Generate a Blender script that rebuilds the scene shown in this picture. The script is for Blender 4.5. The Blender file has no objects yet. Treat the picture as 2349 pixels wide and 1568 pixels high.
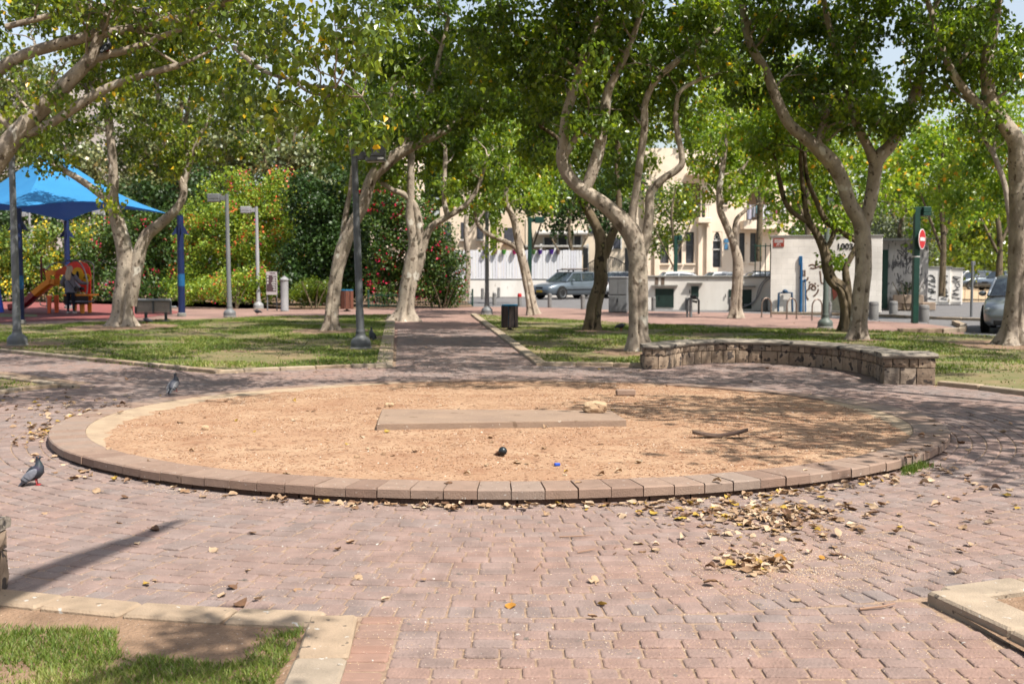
import bpy, bmesh, math, random
import numpy as np
from mathutils import Vector, Matrix, noise
random.seed(7)
RNG = np.random.default_rng(11)
PI = math.pi
sc = bpy.context.scene
COL = sc.collection
R = math.radians

# ---------------------------------------------------------------- camera
CAM_H = 1.6
F = 2670.0; CX = 1174.5; CY = 784.0; HOR = 616.6
PITCH = math.atan((CY - HOR) / F)
cp, sp = math.cos(PITCH), math.sin(PITCH)
def _dir(x, y):
    a = x - CX; b = -(y - CY)
    return Vector((a, F * cp + b * sp, -F * sp + b * cp))
def G(x, y, z=0.0):
    d = _dir(x, y); t = (z - CAM_H) / d.z
    return Vector((d.x * t, d.y * t, z))
def P(x, y, Y):
    d = _dir(x, y); t = Y / d.y
    return Vector((d.x * t, Y, CAM_H + d.z * t))
cam_data = bpy.data.cameras.new("camera")
cam = bpy.data.objects.new("camera", cam_data); COL.objects.link(cam)
cam.location = (0, 0, CAM_H); cam.rotation_euler = (PI / 2 - PITCH, 0, 0)
cam_data.sensor_width = 36; cam_data.lens = 36 * F / 2349.0
cam_data.clip_end = 1200; cam_data.clip_start = 0.05
cam_data.dof.use_dof = True; cam_data.dof.focus_distance = 7.8; cam_data.dof.aperture_fstop = 4.0
sc.camera = cam

# ---------------------------------------------------------------- light
SUN_EL = R(57); SUN_AZ = R(-42)          # azimuth measured from +X, negative = towards the viewer
sv = Vector((math.cos(SUN_AZ) * math.cos(SUN_EL), math.sin(SUN_AZ) * math.cos(SUN_EL), math.sin(SUN_EL)))
ld = bpy.data.lights.new("sun", 'SUN'); ld.energy = 4.8; ld.angle = R(0.53); ld.color = (1.0, 0.945, 0.86)
lo = bpy.data.objects.new("sun", ld); COL.objects.link(lo)
lo.rotation_euler = sv.to_track_quat('Z', 'Y').to_euler(); lo.location = (10, -5, 30)
w = bpy.data.worlds.new("World"); sc.world = w; w.use_nodes = True
nt = w.node_tree; bg = nt.nodes['Background']
sky = nt.nodes.new('ShaderNodeTexSky'); sky.sky_type = 'NISHITA'; sky.sun_disc = False
sky.sun_elevation = SUN_EL; sky.sun_rotation = PI / 2 - SUN_AZ
sky.air_density = 1.1; sky.dust_density = 2.2; sky.ozone_density = 1.0; sky.altitude = 20
hs_ = nt.nodes.new('ShaderNodeHueSaturation'); hs_.inputs['Saturation'].default_value = .62; hs_.inputs['Value'].default_value = 1.15
nt.links.new(sky.outputs[0], hs_.inputs['Color']); nt.links.new(hs_.outputs[0], bg.inputs[0]); bg.inputs[1].default_value = 0.092
sc.view_settings.view_transform = 'Standard'; sc.view_settings.look = 'None'
sc.view_settings.exposure = 0.92; sc.view_settings.gamma = 1
sc.render.engine = 'CYCLES'
cy = sc.cycles
cy.max_bounces = 6; cy.diffuse_bounces = 3; cy.glossy_bounces = 2; cy.transmission_bounces = 4
cy.transparent_max_bounces = 6; cy.caustics_reflective = False; cy.caustics_refractive = False
cy.sample_clamp_indirect = 6
cy.use_adaptive_sampling = True; cy.adaptive_threshold = 0.02
cy.use_denoising = True

# ---------------------------------------------------------------- materials
MATS = {}
KA = [.58]
def srgb(r, g, b):
    f = lambda c: ((c / 255.0 + 0.055) / 1.055) ** 2.4 if c > 10 else c / 255.0 / 12.92
    k = KA[0]; return (f(r) * k, f(g) * k, f(b) * k, 1)
def mat(name, col, col2=None, rough=.8, scale=6, bump=0.0, bscale=None, metal=0.0, spec=.4, spots=None, stretch=None, detail=6, coord='Object', coat=0):
    """noise-mixed two colour surface with optional bump and sparse spots (colour, scale, threshold)"""
    if name in MATS: return MATS[name]
    m = bpy.data.materials.new(name); m.use_nodes = True; MATS[name] = m
    t = m.node_tree; N = t.nodes; L = t.links; bs = N['Principled BSDF']
    bs.inputs['Roughness'].default_value = rough; bs.inputs['Metallic'].default_value = metal
    bs.inputs['Specular IOR Level'].default_value = spec; bs.inputs['Coat Weight'].default_value = coat
    if len(col) == 3: col = (*col, 1)
    if col2 is None: col2 = tuple(c * .72 for c in col[:3]) + (1,)
    if len(col2) == 3: col2 = (*col2, 1)
    tc = N.new('ShaderNodeTexCoord'); out = tc.outputs[coord]
    if stretch:
        mp = N.new('ShaderNodeMapping'); mp.inputs['Scale'].default_value = stretch; L.new(out, mp.inputs[0]); out = mp.outputs[0]
    n = N.new('ShaderNodeTexNoise'); n.inputs['Scale'].default_value = scale; n.inputs['Detail'].default_value = detail; n.inputs['Roughness'].default_value = .62
    L.new(out, n.inputs[0])
    cr = N.new('ShaderNodeValToRGB'); cr.color_ramp.elements[0].position = .34; cr.color_ramp.elements[1].position = .66
    cr.color_ramp.elements[0].color = col; cr.color_ramp.elements[1].color = col2
    L.new(n.outputs[0], cr.inputs[0]); cur = cr.outputs[0]
    for q_ in (spots or []):
        sc_, thr, scol = q_[:3]; wd_ = q_[3] if len(q_) > 3 else .03
        v = N.new('ShaderNodeTexNoise'); v.inputs['Scale'].default_value = sc_; v.inputs['Detail'].default_value = 2 if wd_ < .05 else 5
        L.new(out, v.inputs[0])
        r2 = N.new('ShaderNodeValToRGB'); r2.color_ramp.elements[0].position = thr; r2.color_ramp.elements[1].position = min(1, thr + wd_)
        L.new(v.outputs[0], r2.inputs[0])
        mx = N.new('ShaderNodeMix'); mx.data_type = 'RGBA'
        L.new(r2.outputs[0], mx.inputs[0]); L.new(cur, mx.inputs[6]); mx.inputs[7].default_value = scol if len(scol) == 4 else (*scol, 1)
        cur = mx.outputs[2]
    L.new(cur, bs.inputs['Base Color'])
    if bump:
        n2 = N.new('ShaderNodeTexNoise'); n2.inputs['Scale'].default_value = bscale or scale * 6; n2.inputs['Detail'].default_value = 5
        L.new(out, n2.inputs[0])
        b = N.new('ShaderNodeBump'); b.inputs['Strength'].default_value = bump; b.inputs['Distance'].default_value = .02
        L.new(n2.outputs[0], b.inputs['Height']); L.new(b.outputs[0], bs.inputs['Normal'])
    return m
def rnd_mat(name, stops, rough=.8, nscale=14, namt=.25, bump=.3, bscale=60, spots=None, translucent=0, tcol=1.6, spec=.4, attr='rnd'):
    """colour picked per piece by the face attribute 'rnd', broken up by noise"""
    if name in MATS: return MATS[name]
    m = bpy.data.materials.new(name); m.use_nodes = True; MATS[name] = m
    t = m.node_tree; N = t.nodes; L = t.links; bs = N['Principled BSDF']; bs.inputs['Roughness'].default_value = rough
    bs.inputs['Specular IOR Level'].default_value = spec
    at = N.new('ShaderNodeAttribute'); at.attribute_name = attr
    cr = N.new('ShaderNodeValToRGB'); e = cr.color_ramp.elements
    e[0].position = stops[0][0]; e[0].color = (*stops[0][1][:3], 1); e[1].position = stops[-1][0]; e[1].color = (*stops[-1][1][:3], 1)
    for p_, c_ in stops[1:-1]:
        q = e.new(p_); q.color = (*c_[:3], 1)
    L.new(at.outputs['Fac'], cr.inputs[0]); cur = cr.outputs[0]
    if namt:
        tc = N.new('ShaderNodeTexCoord')
        n = N.new('ShaderNodeTexNoise'); n.inputs['Scale'].default_value = nscale; n.inputs['Detail'].default_value = 6
        L.new(tc.outputs['Object'], n.inputs[0])
        mr = N.new('ShaderNodeMapRange'); mr.inputs[1].default_value = .25; mr.inputs[2].default_value = .75
        mr.inputs[3].default_value = 1 - namt; mr.inputs[4].default_value = 1 + namt
        L.new(n.outputs[0], mr.inputs[0])
        vm = N.new('ShaderNodeVectorMath'); vm.operation = 'SCALE'; L.new(cur, vm.inputs[0]); L.new(mr.outputs[0], vm.inputs['Scale']); cur = vm.outputs[0]
        for sc_, thr, scol in (spots or []):
            v = N.new('ShaderNodeTexNoise'); v.inputs['Scale'].default_value = sc_; v.inputs['Detail'].default_value = 2
            L.new(tc.outputs['Object'], v.inputs[0])
            r2 = N.new('ShaderNodeValToRGB'); r2.color_ramp.elements[0].position = thr; r2.color_ramp.elements[1].position = thr + .025
            L.new(v.outputs[0], r2.inputs[0])
            mx = N.new('ShaderNodeMix'); mx.data_type = 'RGBA'
            L.new(r2.outputs[0], mx.inputs[0]); L.new(cur, mx.inputs[6]); mx.inputs[7].default_value = (*scol[:3], 1); cur = mx.outputs[2]
        if bump:
            n2 = N.new('ShaderNodeTexNoise'); n2.inputs['Scale'].default_value = bscale; n2.inputs['Detail'].default_value = 4
            L.new(tc.outputs['Object'], n2.inputs[0])
            b = N.new('ShaderNodeBump'); b.inputs['Strength'].default_value = bump; b.inputs['Distance'].default_value = .01
            L.new(n2.outputs[0], b.inputs['Height']); L.new(b.outputs[0], bs.inputs['Normal'])
    L.new(cur, bs.inputs['Base Color'])
    if translucent:
        tr = N.new('ShaderNodeBsdfTranslucent'); vm = N.new('ShaderNodeVectorMath'); vm.operation = 'MULTIPLY'
        vm.inputs[1].default_value = (tcol * 1.05, tcol, tcol * .45)
        L.new(cur, vm.inputs[0]); L.new(vm.outputs[0], tr.inputs[0])
        ms = N.new('ShaderNodeMixShader'); ms.inputs[0].default_value = translucent
        L.new(bs.outputs[0], ms.inputs[1]); L.new(tr.outputs[0], ms.inputs[2]); L.new(ms.outputs[0], N['Material Output'].inputs[0])
    return m

# ---------------------------------------------------------------- mesh helpers
def arr_mesh(name, verts, facesets, rnd=None, smooth=False, matidx=None):
    """verts (N,3); facesets: list of int arrays (n,k); rnd: per-face floats in the same order"""
    me = bpy.data.meshes.new(name)
    verts = np.asarray(verts, dtype=np.float32)
    me.vertices.add(len(verts)); me.vertices.foreach_set('co', verts.ravel())
    li = np.concatenate([f.ravel() for f in facesets]).astype(np.int32)
    tot = np.concatenate([np.full(len(f), f.shape[1]) for f in facesets])
    st = np.concatenate([[0], np.cumsum(tot)[:-1]]).astype(np.int32)
    me.loops.add(len(li)); me.loops.foreach_set('vertex_index', li)
    me.polygons.add(len(st)); me.polygons.foreach_set('loop_start', st)
    if matidx is not None: me.polygons.foreach_set('material_index', np.asarray(matidx, dtype=np.int32))
    me.polygons.foreach_set('use_smooth', np.full(len(st), bool(smooth)))
    me.update(calc_edges=True)
    if rnd is not None:
        a = me.attributes.new('rnd', 'FLOAT', 'FACE'); a.data.foreach_set('value', np.asarray(rnd, dtype=np.float32))
    me.validate(verbose=False)
    return me
def link(name, me, mats, parent=None, loc=None, rotz=None):
    o = bpy.data.objects.new(name, me); COL.objects.link(o)
    if me is not None and not len(me.materials):
        for m in (mats if isinstance(mats, (list, tuple)) else [mats]): me.materials.append(m)
    if parent: o.parent = parent
    if loc is not None: o.location = loc
    if rotz is not None: o.rotation_euler = (0, 0, rotz)
    return o
def tag(o, label, cat, group=None, kind=None):
    o['label'] = label; o['category'] = cat
    if group: o['group'] = group
    if kind: o['kind'] = kind
    return o
def thing(name, label, cat, loc=(0, 0, 0), rotz=0, group=None):
    o = bpy.data.objects.new(name, None); COL.objects.link(o); o.location = loc; o.rotation_euler = (0, 0, rotz)
    o.empty_display_size = .1
    return tag(o, label, cat, group)
def struct(o): o['kind'] = 'structure'; return o
def copy_tree(o, parent=None):
    c = o.copy(); COL.objects.link(c); c.parent = parent
    if parent is not None: c.matrix_parent_inverse = o.matrix_parent_inverse.copy()
    for ch in list(o.children): copy_tree(ch, c)
    return c
class MB:
    def __init__(s): s.v = []; s.f = []; s.m = []; s.r = []
    def add(s, vs, fs, mi=0, rnd=0.5):
        b = len(s.v); s.v += [tuple(v) for v in vs]; s.f += [tuple(i + b for i in f) for f in fs]
        s.m += [mi] * len(fs); s.r += [rnd] * len(fs); return s
    def box(s, c, size, rz=0, mi=0, M=None, taper=1.0, rnd=.5, bev=0):
        x, y, z = size[0] / 2, size[1] / 2, size[2] / 2
        if bev:
            b = bev; rings = []
            for zz, ins in ((-z, b), (-z + b, 0), (z - b, 0), (z, b)):
                X = x - ins; Y = y - ins; c1 = b
                rings.append([(-X + c1, -Y, zz), (X - c1, -Y, zz), (X, -Y + c1, zz), (X, Y - c1, zz), (X - c1, Y, zz), (-X + c1, Y, zz), (-X, Y - c1, zz), (-X, -Y + c1, zz)])
            vs = [p for r_ in rings for p in r_]; fs = [tuple(range(7, -1, -1)), tuple(range(24, 32))]
            for k in range(3):
                for i in range(8): j = (i + 1) % 8; fs.append((k * 8 + i, k * 8 + j, k * 8 + 8 + j, k * 8 + 8 + i))
        else:
            vs = [(-x, -y, -z), (x, -y, -z), (x, y, -z), (-x, y, -z), (-x * taper, -y * taper, z), (x * taper, -y * taper, z), (x * taper, y * taper, z), (-x * taper, y * taper, z)]
            fs = [(3, 2, 1, 0), (4, 5, 6, 7), (0, 1, 5, 4), (1, 2, 6, 5), (2, 3, 7, 6), (3, 0, 4, 7)]
        T = Matrix.Translation(c) @ Matrix.Rotation(rz, 4, 'Z')
        if M is not None: T = T @ M
        return s.add([T @ Vector(v) for v in vs], fs, mi, rnd)
    def tube(s, pts, rad, n=8, mi=0, cap=True, rnd=.5, mod=None, squash=None):
        pts = [Vector(p) for p in pts]
        if not isinstance(rad, (list, tuple)): rad = [rad] * len(pts)
        vs = []; fs = []; up = Vector((0, 0, 1)); prev = None
        for i, p in enumerate(pts):
            d = (pts[min(i + 1, len(pts) - 1)] - pts[max(i - 1, 0)])
            if d.length < 1e-9: d = Vector((0, 0, 1))
            d.normalize()
            if prev is None:
                a = d.cross(Vector((0, 1, 0)) if abs(d.y) < .9 else Vector((1, 0, 0))).normalized()
            else: a = (prev - d * prev.dot(d)).normalized()
            prev = a; b = d.cross(a)
            for k in range(n):
                t = 2 * PI * k / n; r_ = rad[i]
                if mod: r_ *= mod(i, t, p)
                q = squash or (1, 1)
                vs.append(p + a * math.cos(t) * r_ * q[0] + b * math.sin(t) * r_ * q[1])
        for i in range(len(pts) - 1):
            for k in range(n):
                j = (k + 1) % n; fs.append((i * n + k, i * n + j, i * n + n + j, i * n + n + k))
        if cap: fs += [tuple(range(n - 1, -1, -1)), tuple(range((len(pts) - 1) * n, len(pts) * n))]
        return s.add(vs, fs, mi, rnd)
    def cyl(s, p0, p1, r0, r1=None, n=12, mi=0): return s.tube([p0, p1], [r0, r0 if r1 is None else r1], n, mi)
    def lathe(s, prof, c=(0, 0, 0), n=20, mi=0, M=None):
        vs = []; fs = []
        for r_, z in prof:
            for k in range(n): t = 2 * PI * k / n; vs.append(Vector((r_ * math.cos(t), r_ * math.sin(t), z)))
        for i in range(len(prof) - 1):
            for k in range(n): j = (k + 1) % n; fs.append((i * n + k, i * n + j, i * n + n + j, i * n + n + k))
        fs += [tuple(range(n - 1, -1, -1)), tuple(range((len(prof) - 1) * n, len(prof) * n))]
        T = Matrix.Translation(c) @ (M or Matrix())
        return s.add([T @ v for v in vs], fs, mi)
    def prism(s, outline, p0, ex, ey, depth, mi=0, rnd=.5):
        """outline [(u,v)] in the frame p0 + u*ex + v*ey, thickened by the vector depth"""
        p0 = Vector(p0); ex = Vector(ex); ey = Vector(ey); dp = Vector(depth); n = len(outline)
        a = [p0 + ex * u + ey * v for u, v in outline]
        vs = a + [q + dp for q in a]
        fs = [tuple(range(n - 1, -1, -1)), tuple(range(n, 2 * n))] + [(i, (i + 1) % n, n + (i + 1) % n, n + i) for i in range(n)]
        return s.add(vs, fs, mi, rnd)
    def ell(s, c, r, n=12, m=8, mi=0, M=None, jit=0, seed=0):
        vs = []; fs = []; T = Matrix.Translation(c) @ (M or Matrix())
        for i in range(m + 1):
            ph = PI * i / m
            for k in range(n):
                t = 2 * PI * k / n; q = Vector((math.sin(ph) * math.cos(t), math.sin(ph) * math.sin(t), math.cos(ph)))
                j = 1 + (jit * noise.noise(q * 1.7 + Vector((seed, seed, 0))) if jit else 0)
                vs.append(T @ Vector((q.x * r[0] * j, q.y * r[1] * j, q.z * r[2] * j)))
        for i in range(m):
            for k in range(n): j = (k + 1) % n; fs.append((i * n + k, i * n + n + k, i * n + n + j, i * n + j))
        return s.add(vs, fs, mi)
    def build(s, name, mats, parent=None, smooth=False, loc=None, rotz=None, auto=None):
        me = bpy.data.meshes.new(name); me.from_pydata(s.v, [], s.f)
        me.polygons.foreach_set('material_index', s.m)
        me.attributes.new('rnd', 'FLOAT', 'FACE').data.foreach_set('value', s.r)
        me.polygons.foreach_set('use_smooth', [bool(smooth)] * len(s.f)); me.update()
        bm = bmesh.new(); bm.from_mesh(me); bmesh.ops.remove_doubles(bm, verts=bm.verts, dist=1e-5)
        bmesh.ops.recalc_face_normals(bm, faces=bm.faces)
        bm.to_mesh(me); bm.free()
        if smooth and auto is not False:
            try: me.set_sharp_from_angle(angle=R(auto or 40))
            except Exception: pass
        return link(name, me, mats, parent, loc, rotz)
def catmull(pts, sub=5):
    """pts: list of tuples (any length); returns smoothed list"""
    A = [np.array(p, float) for p in pts]; out = []
    for i in range(len(A) - 1):
        p0 = A[max(i - 1, 0)]; p1 = A[i]; p2 = A[i + 1]; p3 = A[min(i + 2, len(A) - 1)]
        for k in range(sub):
            t = k / sub
            out.append(.5 * (2 * p1 + (p2 - p0) * t + (2 * p0 - 5 * p1 + 4 * p2 - p3) * t * t + (3 * p1 - p0 - 3 * p2 + p3) * t ** 3))
    out.append(A[-1]); return out
def in_poly(px, py, poly):
    c = np.zeros(np.shape(px), bool); n = len(poly)
    for i in range(n):
        x0, y0 = poly[i][0], poly[i][1]; x1, y1 = poly[(i + 1) % n][0], poly[(i + 1) % n][1]
        if y0 == y1: continue
        c ^= ((y0 > py) != (y1 > py)) & (px < (x1 - x0) * (py - y0) / (y1 - y0) + x0)
    return c
def text_obj(name, body, size, M, mt, parent, extrude=.002, offset=.0, align='CENTER'):
    cu = bpy.data.curves.new(name, 'FONT'); cu.body = body; cu.size = size; cu.extrude = extrude; cu.offset = offset
    cu.align_x = align; cu.align_y = 'CENTER'; cu.materials.append(mt)
    o = bpy.data.objects.new(name, cu); COL.objects.link(o)
    if parent: o.parent = parent
    o.matrix_local = M; dg = bpy.context.evaluated_depsgraph_get(); me = bpy.data.meshes.new_from_object(o.evaluated_get(dg)); me.name = name
    bpy.data.objects.remove(o); o = link(name, me, mt, parent); o.matrix_local = M
    return o
def skin_mesh(name, verts, edges, radii, mats, parent=None, sub=1, loc=None, rotz=None, root=0):
    me = bpy.data.meshes.new(name); me.from_pydata(verts, edges, []); me.update()
    o = bpy.data.objects.new(name, me); COL.objects.link(o)
    o.modifiers.new('s', 'SKIN'); o.modifiers['s'].use_smooth_shade = True
    for i, r_ in enumerate(radii):
        v = me.skin_vertices[0].data[i]; v.radius = (r_, r_) if not isinstance(r_, tuple) else r_; v.use_root = (i == root)
    m2 = o.modifiers.new('u', 'SUBSURF'); m2.levels = sub; m2.render_levels = sub
    dg = bpy.context.evaluated_depsgraph_get(); dg.update()
    nm = bpy.data.meshes.new_from_object(o.evaluated_get(dg)); nm.name = name
    bpy.data.objects.remove(o); bpy.data.meshes.remove(me)
    nm.polygons.foreach_set('use_smooth', [True] * len(nm.polygons))
    nm.materials.clear()
    return link(name, nm, mats, parent, loc, rotz)
# ================================================================ GROUND
C0 = Vector((-.12, 12.28)); RO = 4.47; RI = 4.14; RP = 7.0
def circ(r, a0, a1, n):   # degrees, about the planting circle's centre
    return [(C0.x + r * math.cos(R(a0 + (a1 - a0) * i / n)), C0.y + r * math.sin(R(a0 + (a1 - a0) * i / n))) for i in range(n + 1)]
def ang(p): return math.degrees(math.atan2(p[1] - C0.y, p[0] - C0.x))
def sheet(name, poly, z, mt, kind='structure', tess=None):
    me = bpy.data.meshes.new(name); bm = bmesh.new()
    f = bm.faces.new([bm.verts.new((p[0], p[1], z)) for p in poly])
    bmesh.ops.triangulate(bm, faces=[f]); bmesh.ops.recalc_face_normals(bm, faces=bm.faces)
    for q in bm.faces:
        if q.normal.z < 0: q.normal_flip()
    bm.to_mesh(me); bm.free()
    o = link(name, me, mt); o['kind'] = kind; return o
g = lambda x, y: tuple(G(x, y)[:2])
LAWN_L = circ(7.05, ang((-4.5, 17.7)), ang((-1.97, 18.75)), 8) + [g(905, 740), g(906, 722), g(600, 727), g(300, 736), g(0, 746), (-19, 31.5), g(-120, 797), g(0, 808)]
ALC = [(2.12, 18.75), (2.48, 18.8), (2.8, 19.5), (3.4, 19.95), (3.95, 20.05), (4.6, 19.75), (5.15, 19.1), (5.45, 18.3), (5.55, 17.4), (5.6, 16.35)]
LAWN_R = [(.47, 19.25)] + [g(1080, 722), g(1500, 744), g(2000, 758), g(2349, 775), (16, 26.5), (20, 12)] + circ(7.05, 0, ang((5.6, 16.35)), 14) + ALC[::-1] + circ(7.05, ang((2.12, 18.95)), ang((.47, 19.25)), 8)
LAWN_S = circ(7.05, ang((-5.75, 15.6)), 178, 10) + [(-14, 13), (-14, 23.2)]
LAWN_NL = [(-.72, 5.25), (-.92, 5.37)] + [] + circ(7.05, -97, -140, 16) + [(-7, 2.5), (-.66, 2.5)]
LAWN_NL = [(-.70, 5.22)] + circ(7.05, -96, -150, 20) + [(-9, 1.5), (-.64, 1.5)]
LAWN_NR = [(2.02, 5.5)] + circ(7.05, ang((2.1, 5.62)), -15, 20) + [(10, 1.5), (2.55, 1.5)]
# base ground: asphalt all the way out
asphalt = mat('asphalt', srgb(112, 110, 112), srgb(134, 131, 130), rough=.92, scale=1.4, bump=.35, bscale=120, spots=[(30, .68, srgb(150, 146, 140))])
soil_far = mat('dry_soil', srgb(172, 142, 108), srgb(128, 106, 78), rough=.95, scale=.6, bump=.4, bscale=30)
struct(sheet('ground', [(-500, -60), (500, -60), (500, 900), (-500, 900)], -.06, soil_far))
road_poly = [(-3.6, 50.3), g(1250, 704), g(1499, 713), g(1700, 716), g(1850, 722), g(1905, 729), g(2004, 735), g(2125, 741), g(2205, 752), g(2215, 768), (13.6, 27.5), (20, 25), (60, 30), (60, 96), (-4.2, 80)]
sheet('street', road_poly, -.02, asphalt)
# brick sheets for the promenade, far path and joints under the modelled pavers
def brick_mat(name, c1, c2, mortar, bw=.2, rh=.1, rot=0):
    m = bpy.data.materials.new(name); m.use_nodes = True; t = m.node_tree; N = t.nodes; L = t.links; bs = N['Principled BSDF']
    bs.inputs['Roughness'].default_value = .9
    tc = N.new('ShaderNodeTexCoord'); mp = N.new('ShaderNodeMapping'); mp.inputs['Rotation'].default_value = (0, 0, rot)
    L.new(tc.outputs['Object'], mp.inputs[0])
    b = N.new('ShaderNodeTexBrick'); b.inputs['Scale'].default_value = 1; b.inputs['Brick Width'].default_value = bw; b.inputs['Row Height'].default_value = rh
    b.inputs['Mortar Size'].default_value = .006; b.inputs['Color1'].default_value = c1; b.inputs['Color2'].default_value = c2; b.inputs['Mortar'].default_value = mortar
    L.new(mp.outputs[0], b.inputs[0])
    n = N.new('ShaderNodeTexNoise'); n.inputs['Scale'].default_value = .7; n.inputs['Detail'].default_value = 8; L.new(tc.outputs['Object'], n.inputs[0])
    mr = N.new('ShaderNodeMapRange'); mr.inputs[1].default_value = .3; mr.inputs[2].default_value = .7; mr.inputs[3].default_value = .75; mr.inputs[4].default_value = 1.2; L.new(n.outputs[0], mr.inputs[0])
    vm = N.new('ShaderNodeVectorMath'); vm.operation = 'SCALE'; L.new(b.outputs[0], vm.inputs[0]); L.new(mr.outputs[0], vm.inputs['Scale'])
    L.new(vm.outputs[0], bs.inputs['Base Color'])
    bp = N.new('ShaderNodeBump'); bp.inputs['Strength'].default_value = .5; bp.inputs['Distance'].default_value = .01
    iv = N.new('ShaderNodeMath'); iv.operation = 'SUBTRACT'; iv.inputs[0].default_value = 1; L.new(b.outputs['Fac'], iv.inputs[1])
    L.new(iv.outputs[0], bp.inputs['Height']); L.new(bp.outputs[0], bs.inputs['Normal'])
    MATS[name] = m; return m
prom_m = brick_mat('promenade_brick', srgb(176, 140, 126), srgb(158, 122, 110), srgb(160, 136, 118))
sheet('promenade', [(-60, 20), (-12, 20), (0, 17), (16, 20), (13.4, 27.5), g(2215, 768), g(2205, 752), g(2125, 741), g(2004, 735), g(1905, 729), g(1850, 722), g(1700, 716), g(1499, 713), g(1250, 704), (-3, 50.3), (-40, 46.5), (-60, 46.5)], -.015, prom_m)
joint_m = mat('joint_sand', srgb(196, 168, 142), srgb(160, 132, 110), rough=.95, scale=20, bump=.5, bscale=200)
sheet('paving_bed', [(-12, 3)] + [(12, 3), (12, 24), (-12, 24)], -.0075, joint_m)
# pavers -------------------------------------------------------------
def pavers(name, items, mt, oct_=True):
    it = np.array(items, float); n = len(it); x, y, th, l, wd, rn = it.T
    c = np.minimum(.013, wd * .15); gap = .0035; l = l - gap * 2; wd = wd - gap * 2
    jz = RNG.normal(0, .0021, n); gx = RNG.normal(0, .012, n); gy = RNG.normal(0, .012, n)
    def ring(ins, z):
        X = l / 2 - ins; Y = wd / 2 - ins
        if oct_: P_ = [(-X + c, -Y), (X - c, -Y), (X, -Y + c), (X, Y - c), (X - c, Y), (-X + c, Y), (-X, Y - c), (-X, -Y + c)]
        else: P_ = [(-X, -Y), (X, -Y), (X, Y), (-X, Y)]
        o = []
        for u, v in P_:
            o.append(np.stack([x + u * np.cos(th) - v * np.sin(th), y + u * np.sin(th) + v * np.cos(th), z + jz + u * gx + v * gy], 1))
        return np.stack(o, 1)
    rings = [ring(0, -.03), ring(0, -.009), ring(.003, -.003), ring(.010, 0.0)]
    V = np.concatenate(rings, 1); k = 8 if oct_ else 4; K = V.shape[1]
    base = (np.arange(n) * K)[:, None]
    fs = []; rr = []
    for a in range(3):
        for i in range(k):
            j = (i + 1) % k; fs.append(base + np.array([a * k + i, a * k + j, a * k + k + j, a * k + k + i])[None]); rr.append(rn)
    fq = [np.concatenate(fs)]; top = base + (3 * k + np.arange(k))[None]
    me = arr_mesh(name, V.reshape(-1, 3), fq + [top], rnd=np.concatenate(rr + [rn]), smooth=False)
    o = link(name, me, mt); o['kind'] = 'structure'; return o
def row_lengths(total, opts=(.12, .18, .18, .15)):
    out = []; s = 0
    while s < total:
        q = random.choice(opts) * random.uniform(.97, 1.03); out.append(q); s += q
    return out
paver_m = rnd_mat('paver', [(0, srgb(164, 134, 121)), (.3, srgb(160, 135, 125)), (.6, srgb(156, 136, 128)), (.85, srgb(152, 136, 130)), (1, srgb(140, 131, 128))], rough=.88, nscale=5, namt=.27, bump=.9, bscale=75,
                  spots=[(26, .715, srgb(212, 206, 198)), (9, .70, srgb(128, 116, 108)), (70, .70, srgb(186, 168, 150))])
paver_red = rnd_mat('paver_red', [(0, srgb(172, 134, 116)), (1, srgb(160, 132, 118))], rough=.86, nscale=9, namt=.14, bump=.5, bscale=190, spots=[(26, .72, srgb(212, 206, 198))])
near, far = [], []
r_ = RO - .06
r_ = RO - .06
def patch(x, y): return .5 + .5 * noise.noise(Vector((x * .55, y * .55, 3.1))) * 1.6
while r_ < RP - .18:
    wd = .122; rc = r_ + wd / 2; a = random.uniform(0, 360); s = 0; tot = 2 * PI * rc
    while s < tot:
        l = random.choice((.12, .18, .18, .15)) * random.uniform(.97, 1.03)
        t = a / 57.2958 + (s + l / 2) / rc; x = C0.x + rc * math.cos(t); y = C0.y + rc * math.sin(t)
        if abs(x) < .46 * y + 1.5:
            rn = min(1, max(0, .62 * patch(x, y) + random.uniform(-.05, .43)))
            (near if y < 11 else far).append((x, y, t + PI / 2, l, wd, rn))
        s += l
    r_ += wd
rc = RP - .085; n_ = int(2 * PI * rc / .122)
for k in range(n_):
    t = 2 * PI * k / n_; x = C0.x + rc * math.cos(t); y = C0.y + rc * math.sin(t)
    if abs(x) < .46 * y + 1.5: (near if y < 11 else far).append((x, y, t + PI / 2, 2 * PI * rc / n_, .17, random.uniform(.2, .9)))
# straight rows in front
y = 5.27
yy = 5.62
while yy > 3.9:
    x = -.503
    while x < 2.5:
        l = random.choice((.12, .18, .18, .15)); xc = x + l / 2
        xr = 1.97 + (5.55 - yy) * .2
        xf = max(abs(x - C0.x), abs(x + l - C0.x)); lim_ = C0.y - math.sqrt((RP + .006) ** 2 - min(xf, 6) ** 2) if False else C0.y - math.sqrt((RP + .006) ** 2 - min(abs(x - C0.x), abs(x + l - C0.x)) ** 2)
        t_ = min(yy + .06, lim_); dp_ = t_ - (yy - .06)
        if dp_ > .025 and xc < xr and xc > -.503:
            near.append((xc, yy - .06 + dp_ / 2, random.uniform(-.008, .008), l, dp_, min(1, max(0, .9 * patch(xc * 1.5, yy * 1.5) - .15 + random.uniform(-.2, .35)))))
        x += l
    yy -= .12
red = []
yy = 5.24
while yy > 3.9: red.append((-.6, yy, PI / 2 + PI / 2, .19, .104, random.random())); yy -= .104
pavers('paving', near, paver_m, True)
pavers('plaza_edge_bricks', red, paver_red, True)
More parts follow.
